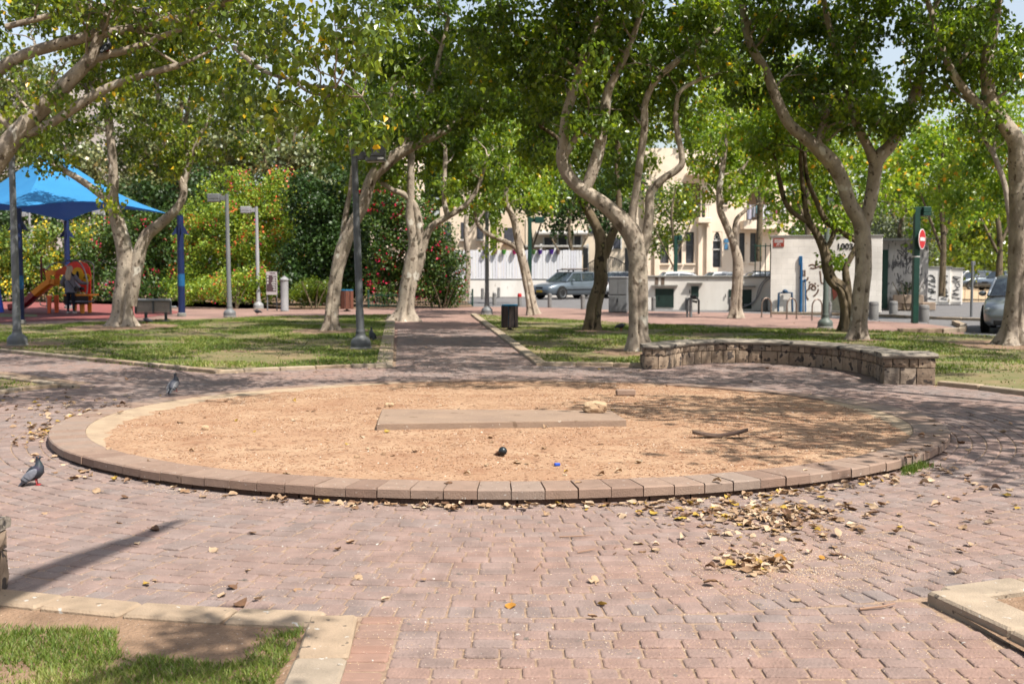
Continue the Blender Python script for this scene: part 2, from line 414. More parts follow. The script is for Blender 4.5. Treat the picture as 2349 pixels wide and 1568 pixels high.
# far centre path and left path rows
A0, A1 = Vector((-2.0, 18.9)), Vector(g(905, 740)); B0, B1 = Vector((.45, 19.3)), Vector(g(1080, 722))
Yc = 18.9
while Yc < 31:
    xl = A0.x + (A1.x - A0.x) * (Yc - A0.y) / (A1.y - A0.y) + .1; xr = B0.x + (B1.x - B0.x) * (Yc - B0.y) / (B1.y - B0.y) - .1
    x = xl
    while x < xr:
        l = random.choice((.18, .2, .24)) if Yc > 23 else random.choice((.12, .18, .15)); wd = .12
        if math.hypot(x - C0.x, Yc - C0.y) > RP + .06: far.append((x + l / 2, Yc, 0, l, wd, random.uniform(.1, .9)))
        x += l
    Yc += .12
Yc = 15.2
while Yc < 25:
    x0 = -4.4 - (Yc - 17.6) * 1.12 - 2.9; x = max(x0, -Yc * .46)
    x1 = -4.4 - (Yc - 17.6) * 1.12
    while x < x1:
        l = random.choice((.12, .18, .18, .15))
        if math.hypot(x + l / 2 - C0.x, Yc - C0.y) > RP + .06: far.append((x + l / 2, Yc, 0, l, .12, random.uniform(.1, .9)))
        x += l
    Yc += .12
rr_ = RP + .01
while rr_ < 9.2:
    s = 0; a0_ = 30
    while s < 60 / 57.3 * rr_:
        l = random.choice((.12, .18, .18, .15)); t = R(a0_) + (s + l / 2) / rr_; x = C0.x + rr_ * math.cos(t); y = C0.y + rr_ * math.sin(t)
        if in_poly(np.array([x]), np.array([y]), [(2.0, 18.4)] + ALC + [(5.5, 16.2), (3, 17)])[0]: far.append((x, y, t + PI / 2, l, .122, random.uniform(.1, .9)))
        s += l
    rr_ += .122
# kerbs ----------------------------------------------------------------
stone_m = rnd_mat('kerb_stone', [(0, srgb(176, 152, 126)), (.5, srgb(188, 168, 144)), (1, srgb(174, 158, 138))], rough=.9, nscale=7, namt=.22, bump=.5, bscale=90, spots=[(22, .70, srgb(210, 204, 194)), (12, .68, srgb(106, 94, 82))])
def kerb(name, pts, wd, z0, z1, L_=.5, side=0, gap=.008):
    """stones along a polyline"""
    mb = MB(); pts = [Vector((p[0], p[1])) for p in pts]; acc = 0
    dense = []
    for a, b in zip(pts[:-1], pts[1:]):
        n = max(1, int((b - a).length / .05))
        for i in range(n): dense.append(a.lerp(b, i / n))
    dense.append(pts[-1]); i = 0
    while i < len(dense) - 1:
        j = i; s = 0
        tgt = L_ * random.uniform(.9, 1.1)
        while j < len(dense) - 1 and s < tgt: s += (dense[j + 1] - dense[j]).length; j += 1
        a, b = dense[i], dense[j]; d = (b - a); l = d.length
        if l < .05: break
        c = (a + b) / 2; th = math.atan2(d.y, d.x); nn = Vector((-d.y, d.x)).normalized() * side * wd / 2
        c = c + nn; h = z1 - z0 + random.uniform(-.004, .004)
        mb.box((c.x, c.y, z0 + h / 2), (l - gap, wd, h), th, bev=min(.012, wd * .1), rnd=random.random(), M=Matrix.Rotation(random.gauss(0, .006), 4, 'Y') @ Matrix.Rotation(random.gauss(0, .01), 4, 'Z'))
        i = j
    o = mb.build(name, stone_m); o['kind'] = 'structure'; return o
kerb('kerb', circ(RP + .01, -96.0, -150, 54), .21, -.1, .022, .42, side=1)
kerb('kerb', [(-.70, 5.24), (-.64, 3.8)], .215, -.1, .02, .5, side=-1)
kerb('kerb', [(2.0, 5.53), (2.14, 4.85), (2.35, 3.8)], .24, -.1, .055, .6, side=1)
kerb('kerb', circ(RP + .02, ang((2.1, 5.6)), -35, 60), .2, -.1, .05, .42, side=-1)
kerb('kerb', circ(RP + .02, ang((-1.97, 18.75)), ang((-4.5, 17.7)), 12), .13, -.1, .05, .6, side=-1)
kerb('kerb', [(-4.5, 17.75), g(0, 808), g(-60, 802)], .15, -.1, .06, .8, side=-1)
kerb('kerb', [(-1.93, 18.75), g(907, 722)], .28, -.1, .03, .8, side=1)
kerb('kerb', [(.40, 19.25), g(1080, 722)], .2, -.1, .05, .7, side=-1)
kerb('kerb', circ(RP + .02, ang((.5, 19.3)), ang((2.1, 18.8)), 10), .13, -.1, .06, .6, side=1)
kerb('kerb', circ(RP + .02, ang((5.9, 16.0)), -5, 24), .14, -.1, .06, .7, side=1)
kerb('kerb', circ(RP - .06, ang((-5.75, 15.6)), 170, 10), .13, -.1, .05, .6, side=-1)
kerb('kerb', [(-5.8, 15.6), (-9, 18.5)], .13, -.1, .04, .6, side=1)
kerb('kerb', [g(2060, 762), g(2205, 762), g(2212, 752), g(2190, 742)], .18, -.1, .10, 1.0)
kerb('kerb', [g(1768, 719), g(1900, 722), g(2000, 724), g(2100, 729), g(2260, 735), (22, 34)], .15, -.1, .07, 1.0)
far_path = pavers('plaza_paving', far, paver_m, False)
# lawns ------------------------------------------------------------------
grass_base = mat('lawn_soil', srgb(112, 118, 66), srgb(158, 136, 100), rough=.95, scale=.9, bump=.5, bscale=60, spots=[(.5, .62, srgb(160, 132, 100))])
soil_near = mat('bare_soil', srgb(176, 144, 116), srgb(142, 114, 90), rough=.95, scale=4, bump=.9, bscale=50, spots=[(60, .69, srgb(208, 198, 186))])
sheet('lawn', LAWN_L, .004, grass_base); sheet('lawn', LAWN_R, .004, grass_base); sheet('lawn', LAWN_S, .004, grass_base)
sheet('lawn', LAWN_NL, -.003, soil_near); sheet('lawn', LAWN_NR, .02, soil_near)
grass_m = rnd_mat('grass_blade', [(0, srgb(82, 110, 42)), (.35, srgb(116, 140, 54)), (.65, srgb(152, 168, 76)), (1, srgb(206, 194, 136))], rough=.55, namt=0, translucent=.3, tcol=1.5)
def bare(x, y, s, o=0): return noise.noise(Vector((x * s, y * s * 1.0, o)))
def blades(name, poly, dens_fn, n, hgt, wid, z=0.0, ymax=99, lim=.47):
    poly = np.array(poly); x0, y0 = poly.min(0); x1, y1 = poly.max(0); y1 = min(y1, ymax)
    px = RNG.uniform(x0, x1, n * 3); py = y0 + (y1 - y0) * RNG.uniform(0, 1, n * 3)
    ok = in_poly(px, py, poly.tolist()) & (np.abs(px) < lim * py + 1.0) & (py > 4.0)
    px, py = px[ok], py[ok]
    dn = np.array([dens_fn(a, b) for a, b in zip(px, py)]); ok = RNG.uniform(0, 1, len(px)) < dn
    px, py, dn = px[ok][:n], py[ok][:n], dn[ok][:n]; m = len(px)
    sc_ = np.clip(py / 12, 1, 2.2) if wid < .01 else np.ones(m)
    h = hgt * RNG.uniform(.5, 1.2, m) * (.5 + .6 * dn); wd = wid * RNG.uniform(.7, 1.3, m); a = RNG.uniform(0, 2 * PI, m)
    lx = RNG.normal(0, .55, m) * h; ly = RNG.normal(0, .55, m) * h
    zz = np.full(m, z)
    v0 = np.stack([px - np.cos(a) * wd, py - np.sin(a) * wd, zz], 1); v1 = np.stack([px + np.cos(a) * wd, py + np.sin(a) * wd, zz], 1)
    v2 = np.stack([px + lx, py + ly, zz + h], 1)
    V = np.stack([v0, v1, v2], 1).reshape(-1, 3); Fc = np.arange(3 * m).reshape(-1, 3)
    rn = np.clip(.42 + np.array([.45 * noise.noise(Vector((q * .8, w_ * .8, 0))) + .25 * noise.noise(Vector((q * 4, w_ * 4, 5))) for q, w_ in zip(px, py)]) + RNG.normal(0, .16, m), 0, 1)
    me = arr_mesh(name, V, [Fc], rnd=rn)
    o = link(name, me, grass_m); o['kind'] = 'stuff'; return o
def d_near(x, y):
    r0 = math.hypot(x - C0.x, y - C0.y) - 7.25      # distance inside the kerb
    e = r0 - .07 - .11 * bare(x, y, 2.2, 1) - (.10 if x < -1.5 else .02)
    if x > -1.35: e = min(e, .02 + abs(x + 1.12) * .9 + .05 * bare(x, y, 6, 4) if y < 5.1 else e)
    s = -x - .87 - .05
    hole = .34 - math.hypot((x + 1.3) * .8, (y - 4.97) * 1.15) - .1 * bare(x, y, 5, 2)
    if r0 < 0 or s < 0: return 0
    k = 1 if e > 0 else 0
    if hole > 0: k = 0
    if x > -1.12 and y > 4.72: k = 1 if bare(x, y, 9, 3) > -.25 else .2
    return k * (.9 if bare(x, y, 3, 7) > -.12 else .25)
o = blades('grass', LAWN_NL, d_near, 150000, .034, .003, -.003, ymax=5.6); tag(o, 'short green grass of the corner lawn inside the concrete kerb', 'grass', kind='stuff')
o = blades('grass', LAWN_NR, lambda x, y: 1 if (x > 2.46 + .12 * bare(x, y, 4) and math.hypot(x - C0.x, y - C0.y) > 7.33) else 0, 12000, .034, .0026, .02, ymax=5.8); tag(o, 'small tuft of grass behind the raised kerb at the corner', 'grass', kind='stuff')
def d_far(x, y):
    b = bare(x, y, .55, 9) + .5 * bare(x, y, 1.7, 2)
    k = 1.0 if b > .02 else (.4 if b > -.2 else .08)
    for tx, ty, tr in BARE:
        if math.hypot(x - tx, (y - ty) * .8) < tr * (1 + .5 * bare(x, y, 2, 5)): return .06
    return k
BARE = [(*g(283, 750), 1.5), (*g(758, 759), 1.0), (*g(932, 737), 1.0), (*g(1465, 807), .9), (*g(1968, 780), .5), (*g(2325, 792), 1.3), (*g(1360, 760), .5), (*g(40, 792), .9), (*g(828, 799), .6), (*g(580, 815), 1.1), (*g(1230, 790), .8), (*g(1380, 815), .6), (*g(2330, 890), .7), (*g(880, 842), .5), (*g(1190, 760), .8)]
for po, nm, n, lb in ((LAWN_L, 'grass', 75000, 'sunlit dappled grass of the lawn beside the playground'), (LAWN_R, 'grass', 90000, 'dappled grass of the lawn behind the curved stone seat'), (LAWN_S, 'grass', 5000, 'small wedge of grass where the side path leaves the plaza')):
    o = blades(nm, po, d_far, n, .045, .011, .004, ymax=41); tag(o, lb, 'grass', kind='stuff')
for k_, (tx, ty, tr) in enumerate(BARE):
    if k_ in (9, 11, 12, 13): continue
    pl_ = [(tx + tr * 1.05 * (1 + .3 * noise.noise(Vector((math.cos(a) * 1.3, math.sin(a) * 1.3, k_)))) * math.cos(a), ty + tr * 1.25 * (1 + .3 * noise.noise(Vector((math.cos(a) * 1.3, math.sin(a) * 1.3, k_ + 9)))) * math.sin(a)) for a in [2 * PI * q / 28 for q in range(28)]]
    if all(in_poly(np.array([p[0]]), np.array([p[1]]), LAWN_L)[0] or in_poly(np.array([p[0]]), np.array([p[1]]), LAWN_R)[0] for p in pl_): sheet('bare_earth', pl_, .008, soil_near)
# ---------------------------------------------------------------- sand circle
def sand_z(x, y):
    t = (y - (C0.y - RI)) / (2 * RI); b = .088 - .075 * max(0, min(1, t)) ** .8
    return b + .016 * noise.noise(Vector((x * .9, y * .9, 0))) + .007 * noise.noise(Vector((x * 4, y * 4, 2))) + .004 * noise.noise(Vector((x * 11, y * 11, 2)))
NR, NA = 150, 420; V = []; Fq = []
for i in range(NR + 1):
    for k in range(NA):
        rr = (RI + .02) * i / NR; t = 2 * PI * k / NA; x = C0.x + rr * math.cos(t); y = C0.y + rr * math.sin(t)
        V.append((x, y, sand_z(x, y)))
for i in range(NR):
    for k in range(NA): j = (k + 1) % NA; Fq.append((i * NA + k, i * NA + NA + k, i * NA + NA + j, i * NA + j))
sand_m = mat('sandy_soil', srgb(208, 172, 138), srgb(182, 142, 110), rough=.95, scale=2.6, bump=.9, bscale=42, detail=12,
             spots=[(34, .63, srgb(160, 114, 80)), (11, .64, srgb(176, 130, 96)), (80, .69, srgb(228, 212, 190)), (60, .66, srgb(124, 88, 64)), (.75, .46, srgb(184, 142, 110), .30), (24, .60, srgb(132, 92, 66)), (2.6, .58, srgb(168, 124, 94), .16)])
me = arr_mesh('sand', V, [np.array(Fq)], smooth=True); struct(link('sand', me, sand_m))
# raised ring kerb of separate stones, flush on the far side
ring_m = rnd_mat('ring_stone', [(0, srgb(150, 123, 107)), (.5, srgb(168, 141, 123)), (1, srgb(164, 144, 130))], rough=.88, nscale=11, namt=.13, bump=.5, bscale=110, spots=[(34, .71, srgb(214, 206, 196)), (16, .72, srgb(120, 98, 82))])
def ring_top(t):  # t angle
    return .066 - .042 * math.sin(t)
mb = MB(); nst = 122
for k in range(nst):
    t0 = 2 * PI * (k + .012) / nst; t1 = 2 * PI * (k + random.choice((.97, .988, .988, .988))) / nst
    far_s = math.sin((t0 + t1) / 2) > .25
    if far_s: t0 = 2 * PI * k / nst + .0003; t1 = 2 * PI * (k + 1) / nst - .0003
    jr = random.uniform(-.006, .006); jz = random.uniform(-.003, .003) * (.3 if far_s else 1); q = .008
    vs = []
    ri, ro = RI, RO + jr
    if far_s: ro = RO - .1 * min(1, (math.sin((t0 + t1) / 2) - .25) * 4)
    zt = ring_top((t0 + t1) / 2) + jz; zb = zt - .068
    for (rr, zz, tt) in ((ri, zb, 0), (ri, zt - q * .5, 0), (ri + q, zt, q), (ro - q * 1.3, zt, q), (ro, zt - q * 1.3, 0), (ro, zb, 0)):
        for ta in (t0 + tt * .3 / RO, t1 - tt * .3 / RO): vs.append((C0.x + rr * math.cos(ta), C0.y + rr * math.sin(ta), zz))
    fs = [(0, 2, 3, 1), (2, 4, 5, 3), (4, 6, 7, 5), (6, 8, 9, 7), (8, 10, 11, 9), (10, 0, 1, 11), (0, 10, 8, 6, 4, 2), (1, 3, 5, 7, 9, 11)]
    mb.add(vs, fs, 0, random.random())
rk = thing('ring_kerb', 'large circular kerb of brown stones around the sandy circle', 'kerb', (C0.x, C0.y, 0))
o = mb.build('coping', ring_m); o.parent = rk; o.location = (-C0.x, -C0.y, 0)
# recessed footing under the coping
base_m = mat('footing', srgb(122, 94, 78), srgb(98, 78, 66), rough=.95, scale=9, bump=.6, bscale=70)
mb = MB()
for k in range(90):
    t0 = 2 * PI * (k + .02) / 90; t1 = 2 * PI * (k + .98) / 90; zt = ring_top((t0 + t1) / 2) - .066
    r0, r1 = RI - .02, RO - .035 - (.13 if math.sin(t0) > .2 else 0)
    c_ = lambda r, t, z: (C0.x + r * math.cos(t), C0.y + r * math.sin(t), z)
    vs = [c_(r0, t0, -.05), c_(r1, t0, -.05), c_(r1, t1, -.05), c_(r0, t1, -.05), c_(r0, t0, zt), c_(r1, t0, zt), c_(r1, t1, zt), c_(r0, t1, zt)]
    mb.add(vs, [(3, 2, 1, 0), (4, 5, 6, 7), (0, 1, 5, 4), (1, 2, 6, 5), (2, 3, 7, 6), (3, 0, 4, 7)])
o = mb.build('footing', base_m); o.parent = rk; o.location = (-C0.x, -C0.y, 0)
# cement apron inside the ring, left and right
apron_m = mat('cement', srgb(204, 180, 150), srgb(182, 158, 132), rough=.95, scale=4, bump=.5, bscale=60, spots=[(30, .68, srgb(150, 126, 104))])
def apron(a0, a1, wmax):
    V = []; Fq = []; n = 110
    for i in range(n + 1):
        t = R(a0 + (a1 - a0) * i / n); s = math.sin(PI * i / n) ** .6; wd = wmax * s * (.85 + .5 * noise.noise(Vector((i * .22, 0, a0))) + .35 * noise.noise(Vector((i * .9, 3, a0))))
        for q in range(5):
            rr = RI - .004 - wd * q / 4; x = C0.x + rr * math.cos(t); y = C0.y + rr * math.sin(t)
            V.append((x, y, max(sand_z(x, y) - .004, ring_top(t) - .012 - .024 * q / 4) + (.006 if q < 4 else -.012)))
    for i in range(n):
        for q in range(4): Fq.append((i * 5 + q, i * 5 + q + 1, i * 5 + q + 6, i * 5 + q + 5))
    o = link('cement_apron', arr_mesh('cement_apron', V, [np.array(Fq)], smooth=True), apron_m); o.parent = rk; o.location = (-C0.x, -C0.y, 0)
apron(110, 215, .5); apron(-22, 22, .3)
# ================================================================ TREES
DM = 1.3; BACK = 1.3
KA[0] = .72
bark_m = mat('bark', srgb(188, 174, 156), srgb(136, 122, 108), rough=.9, scale=3.4, bump=.9, bscale=20, stretch=(1, 1, .7), detail=9,
             spots=[(7, .63, srgb(108, 94, 80)), (17, .675, srgb(66, 54, 46)), (3.2, .64, srgb(206, 198, 184)), (38, .70, srgb(84, 70, 60))])
bark_dark = mat('bark_dark', srgb(128, 112, 90), srgb(84, 72, 54), rough=.95, scale=3, bump=.7, bscale=24, stretch=(1, 1, .6), detail=8,
                spots=[(7, .60, srgb(52, 44, 34)), (14, .66, srgb(118, 112, 72))])
KA[0] = 1.0
LEAF = {
 'mid': rnd_mat('leaf_mid', [(0, srgb(50, 68, 24)), (.4, srgb(82, 102, 30)), (.75, srgb(120, 136, 38)), (.93, srgb(158, 162, 50)), (.955, srgb(214, 186, 50)), (1, srgb(220, 180, 40))], rough=.33, namt=0, translucent=.40, tcol=1.9, spec=.6),
 'dark': rnd_mat('leaf_dark', [(0, srgb(48, 66, 26)), (.5, srgb(82, 106, 34)), (.9, srgb(128, 148, 42)), (.985, srgb(158, 164, 50)), (1, srgb(206, 170, 44))], rough=.32, namt=0, translucent=.5, tcol=1.8, spec=.6),
 'light': rnd_mat('leaf_light', [(0, srgb(66, 92, 30)), (.4, srgb(98, 126, 36)), (.85, srgb(142, 158, 48)), (.95, srgb(196, 172, 48)), (1, srgb(206, 150, 44))], rough=.4, namt=0, translucent=.42, tcol=2.1, spec=.5),
 'olive': rnd_mat('leaf_olive', [(0, srgb(66, 78, 50)), (.5, srgb(104, 114, 74)), (.85, srgb(142, 140, 92)), (1, srgb(172, 132, 84))], rough=.42, namt=0, translucent=.22, tcol=1.5, spec=.5),
 'deep': rnd_mat('leaf_deep', [(0, srgb(32, 50, 24)), (.6, srgb(54, 80, 32)), (1, srgb(88, 112, 44))], rough=.45, namt=0, translucent=.2, tcol=1.5),
 'silver': rnd_mat('leaf_silver', [(0, srgb(70, 80, 60)), (.6, srgb(104, 112, 88)), (1, srgb(140, 144, 116))], rough=.5, namt=0, translucent=.2, tcol=1.3),
 'flower': rnd_mat('leaf_flower', [(0, srgb(60, 86, 28)), (.35, srgb(104, 132, 40)), (.62, srgb(148, 164, 54)), (.8, srgb(168, 172, 66)), (.83, srgb(226, 96, 56)), (.95, srgb(236, 124, 76)), (.96, srgb(214, 34, 96)), (1, srgb(214, 34, 96))], rough=.45, namt=0, translucent=.3, tcol=1.6),
 'yellow': rnd_mat('leaf_yellow', [(0, srgb(48, 72, 28)), (.4, srgb(92, 116, 40)), (.68, srgb(128, 140, 50)), (.72, srgb(222, 190, 50)), (1, srgb(226, 196, 60))], rough=.5, namt=0, translucent=.25, tcol=1.4),
 'magenta': rnd_mat('leaf_magenta', [(0, srgb(36, 56, 24)), (.5, srgb(62, 88, 32)), (.78, srgb(100, 118, 42)), (.82, srgb(176, 20, 60)), (1, srgb(198, 30, 80))], rough=.5, namt=0, translucent=.25, tcol=1.4),
}
def leaf_mesh(name, cen, size, clr, fold=True, droop=.9):
    n = len(cen); d = RNG.normal(0, .55, (n, 3)); d[:, 2] -= droop; d /= np.linalg.norm(d, axis=1)[:, None]
    q = RNG.normal(0, 1, (n, 3)); s = np.cross(d, q); s /= np.linalg.norm(s, axis=1)[:, None]; nn = np.cross(s, d)
    S = size[:, None]
    if fold:
        P_ = [cen, cen + d * .18 * S - s * .40 * S + nn * .10 * S, cen + d * .55 * S - s * .36 * S + nn * .12 * S, cen + d * 1.12 * S - nn * .08 * S,
              cen + d * .55 * S + s * .36 * S + nn * .12 * S, cen + d * .18 * S + s * .40 * S + nn * .10 * S]
        V = np.stack(P_, 1).reshape(-1, 3); b = (np.arange(n) * 6)[:, None]
        Fq = np.concatenate([b + np.array([[0, 1, 2, 3]]), b + np.array([[0, 3, 4, 5]])]); rn = np.concatenate([clr, clr])
    else:
        P_ = [cen, cen + d * .42 * S - s * .42 * S, cen + d * 1.05 * S, cen + d * .42 * S + s * .42 * S]
        V = np.stack(P_, 1).reshape(-1, 3); Fq = (np.arange(n) * 4)[:, None] + np.array([[0, 1, 2, 3]]); rn = clr
    return arr_mesh(name, V, [Fq], rnd=rn, smooth=False)
def blob_points(blobs, Y, dens):
    pts = []
    for b in blobs:
        if b[0] == 'w':
            _, x, y, z, rx, ry, rz, d = b
            for _ in range(int((.9 if abs(x) > 5 else 1.45) * d * PI * rx * ry)):
                a = random.uniform(0, 6.28); q = math.sqrt(random.random()); pts.append(Vector((x + math.cos(a) * rx * q, y + math.sin(a) * ry * q, z + random.uniform(-rz, rz))))
            continue
        x, y, rx, ry = b[:4]; YY = b[4] if len(b) > 4 and b[4] else Y + BACK
        mult = b[5] if len(b) > 5 else 1.0
        c = P(x, y, YY); wx = rx / F * YY; wz = ry / F * YY; wy = min(2.6, max(.7, .8 * wx))
        if len(b) > 6: wy = b[6]
        n = max(3, int(dens * DM * mult * PI * wx * wz))
        for _ in range(n):
            v = Vector((random.gauss(0, 1), random.gauss(0, 1), random.gauss(0, 1))).normalized() * (random.random() ** .42)
            pts.append(Vector((c.x + v.x * wx, c.y + v.y * wy, c.z + v.z * wz)))
    return pts
def grow_twigs(mb, nodes, pts, n=5):
    """joins every clump to the nearest wood, so the crown hangs on real twigs"""
    npos = [tuple(v[0]) for v in nodes]; nr = [v[1] for v in nodes]
    A = np.array(npos)
    order = sorted(range(len(pts)), key=lambda i: float(np.min(np.sum((A - np.array(pts[i])) ** 2, 1))))
    buf = np.zeros((len(A) + len(pts) * 3, 3)); buf[:len(A)] = A; cnt = len(A); rr = list(nr)
    for i in order:
        p = np.array(pts[i]); k = int(np.argmin(np.sum((buf[:cnt] - p) ** 2, 1))); a = Vector(buf[k]); b = Vector(p); L_ = (b - a).length
        if L_ < .12: continue
        r0 = min(rr[k] * .7, .010 + .011 * L_); m1 = a.lerp(b, .33) + Vector((random.gauss(0, .08), random.gauss(0, .08), .10)) * L_
        m2 = a.lerp(b, .68) + Vector((random.gauss(0, .07), random.gauss(0, .07), .08)) * L_
        mb.tube([a, m1, m2, b], [r0, r0 * .8, r0 * .6, r0 * .35], n, 0, cap=False)
        for q, s in ((m1, .8), (m2, .6), (b, .45)):
            buf[cnt] = q; cnt += 1; rr.append(r0 * s)
FLARE = {4 * 3.1, 11 * 3.1, 2 * 3.1}
def limb_mesh(mb, path, Y, seed, trunk=False, n=12):
    W = []
    for p in path:
        p = (p[0], p[1], p[2] * .86) + tuple(p[3:])
        YY = Y + (p[3] if len(p) > 3 else 0); w_ = P(p[0], p[1], YY); W.append((w_.x, w_.y, w_.z, p[2] / F * YY))
    S = catmull(W, 6); pts = [Vector(s[:3]) for s in S]; rad = [max(.006, s[3]) for s in S]; out = []
    def mod(i, t, p):
        h = p.z; v = 1 + .10 * noise.noise(Vector((math.cos(t) * 1.1, math.sin(t) * 1.1, h * 1.6 + seed))) + .05 * noise.noise(Vector((math.cos(t) * 3, math.sin(t) * 3, h * 5 + seed)))
        if trunk:
            fl = max(0, 1 - h / 1.6)
            v *= 1 + fl * .16 * math.cos(3 * t + seed) + .10 * max(0, 1 - h / 2.6) * math.cos(2 * t + seed * 2) + max(0, 1 - h / .42) ** 1.7 * ((.5 if seed in FLARE else .22) + .34 * math.cos(5 * t + seed * 3))
            t0 = 1.65 + .22 * math.sin(h * 1.7 + seed); v -= .34 * math.exp(-((t - t0) / .15) ** 2) * max(0, min(1, 1.5 - h * .75)) + .12 * math.exp(-((t - t0 - 1.6) / .2) ** 2) * max(0, min(1, 1.3 - h * .8))
        return v
    mb.tube(pts, rad, 40 if trunk else n, 0, mod=mod)
    for p, r_ in zip(pts[2:], rad[2:]): out.append((p, r_))
    return out
TREES = []
TIPS = []
def side_branch(mb, nodes, p, r_, L_, depth):
    a = random.uniform(0, 6.28); d = Vector((math.cos(a), math.sin(a), random.uniform(.1, 1.1))).normalized(); pts = [Vector(p)]; n = 5; rad = [r_]
    for i in range(n):
        d = (d + Vector((random.gauss(0, .22), random.gauss(0, .22), random.gauss(.04, .18)))).normalized(); pts.append(pts[-1] + d * L_ / n); rad.append(r_ * (1 - .78 * (i + 1) / n))
    mb.tube(pts, rad, 6 if r_ < .03 else 8, 0, cap=False)
    for q, rr in zip(pts[1:], rad[1:]): nodes.append((q, rr))
    TIPS.append(pts[-1]); TIPS.append(pts[3])
    if depth > 1:
        for k in (2, 4): side_branch(mb, nodes, pts[k], rad[k] * .7, L_ * .6, depth - 1)
def tree(name, label, base, Y, limbs, blobs, leaf='mid', lsize=.10, per=46, dens=8, group='ficus trees around the plaza', bark=None, fold=True, crad=.36, droop=.9, twigs=True, seed=1, tips=.8):
    bx = P(base[0], base[1], Y); root = thing(name, label, 'tree', (bx.x, Y, 0), group=group)
    mb = MB(); nodes = []
    for i, l in enumerate(limbs):
        nodes += limb_mesh(mb, l, Y, seed * 3.1 + i * 1.7, trunk=(i == 0 and base[1] > 600))
    if twigs and Y < 45:
        for nd, r_ in list(nodes)[::3]:
            if nd.z < 4.1 or r_ < .02 or r_ > .3 or random.random() < .5: continue
            side_branch(mb, nodes, nd, min(.034, r_ * .4), random.uniform(.7, 1.6), 2)
        for l in limbs:
            e = l[-1]; w_ = P(e[0], e[1], Y + (e[3] if len(e) > 3 else 0)); 
            for _ in range(2): side_branch(mb, nodes, w_, max(.010, min(.04, e[2] / F * Y * .45)), random.uniform(.9, 1.8), 2)
    pts = blob_points(blobs, Y, dens) + [t_ for t_ in TIPS if random.random() < tips]; TIPS.clear()
    if twigs: grow_twigs(mb, nodes, pts)
    o = mb.build('trunk', bark or bark_m, root, smooth=True, auto=70); o.location = (-bx.x, -Y, 0)
    C_ = np.array([tuple(p) for p in pts]); n = len(C_)
    cr = RNG.uniform(.7, 1.3, n) * crad; cc = RNG.uniform(0, 1, n)
    m = per; off = RNG.normal(0, 1, (n, m, 3)); off /= np.linalg.norm(off, axis=2)[:, :, None]; off *= (RNG.uniform(0, 1, (n, m, 1)) ** .45)
    off = off * cr[:, None, None]; off[:, :, 2] = off[:, :, 2] * .8 - .1
    cen = (C_[:, None, :] + off).reshape(-1, 3); sz = lsize * RNG.uniform(.6, 1.25, n * m)
    clr = np.clip(np.repeat(cc, m) * .5 + RNG.uniform(0, .5, n * m), 0, .93); yl = RNG.uniform(0, 1, n * m) < ({'light': .012, 'mid': .010}.get(leaf, .004) + {'light': .04, 'mid': .05}.get(leaf, .01) * np.repeat(cc > .85, m)); clr[yl] = 1.0
    keep = cen[:, 2] > .3
    me = leaf_mesh('crown', cen[keep], sz[keep], clr[keep], fold, droop)
    o = link('crown', me, LEAF[leaf], root, (-bx.x, -Y, 0))
    TREES.append(root); return root
# near left tree whose limbs reach in from outside the frame
tree('ficus_tree', 'big pale limbed ficus reaching in from beyond the frame with pigeons perched on it', (-150, 830), 21.5,
     [[(-150, 830, 42), (-140, 700, 36), (-125, 560, 34), (-90, 460, 33), (-30, 395, 31), (20, 330, 27), (55, 290, 25), (120, 225, 22), (190, 155, 19), (212, 128, 19), (228, 85, 13), (250, 30, 12), (275, -20, 10), (300, -70, 8)],
      [(45, 305, 17), (80, 300, 13), (130, 275, 12), (190, 235, 13), (250, 200, 11), (320, 175, 9), (411, 150, 9)],
      [(205, 140, 12), (240, 128, 11), (300, 112, 10), (360, 88, 8), (430, 62, 6, -1)],
      [(-120, 560, 26), (-90, 330, 22), (-40, 220, 20), (0, 160, 17), (60, 125, 15), (140, 100, 15), (210, 82, 14), (290, 68, 12), (370, 50, 10), (430, 40, 13, -1), (510, 5, 14, -2), (600, -50, 11, -4)],
      [(14, 62, 8), (80, 45, 8), (150, 28, 8), (210, 16, 9), (290, 20, 9), (360, 35, 8), (430, 58, 7), (490, 78, 6, -1), (560, 105, 5, -2), (620, 135, 5, -4), (690, 190, 5, -6), (770, 200, 4, -7)],
      [(540, 110, 7, -3), (600, 160, 6, -5), (670, 185, 5, -6), (720, 215, 4, -6.5), (830, 222, 3, -7)],
      [(-20, 250, 9), (20, 290, 7), (35, 305, 6)]],
     [(60, 30, 150, 90), (200, 60, 150, 80), (330, 40, 150, 90), (90, 190, 90, 60, 21, .6), (420, 90, 120, 90), (300, 180, 130, 70, 22, .5), (60, 300, 60, 40, 21, .4), (500, 150, 100, 80, 19, .7), (470, 20, 120, 70, 19),
      (600, 40, 110, 80, 16), (710, 60, 110, 90, 14.5), (820, 90, 80, 80, 14.5), (640, 150, 110, 70, 15.5, .8), (760, 190, 90, 60, 14.5, .6), (690, 250, 90, 50, 15, .4), (850, 262, 34, 40, 14.5, .8), (560, 230, 80, 50, 16, .4),
      (250, -140, 330, 120, 21, .7), (700, -160, 260, 120, 15.5, .6), ('w', -3.2, 13.0, 7.2, 2.8, 2.0, .6, 7), ('w', -2.4, 11.4, 7.2, 2.6, 1.3, .5, 5), ('w', -5.5, 18, 7.8, 3.4, 2.6, .7, 5.5)], 'mid', .095, 46, 6.4, seed=1, tips=.3)
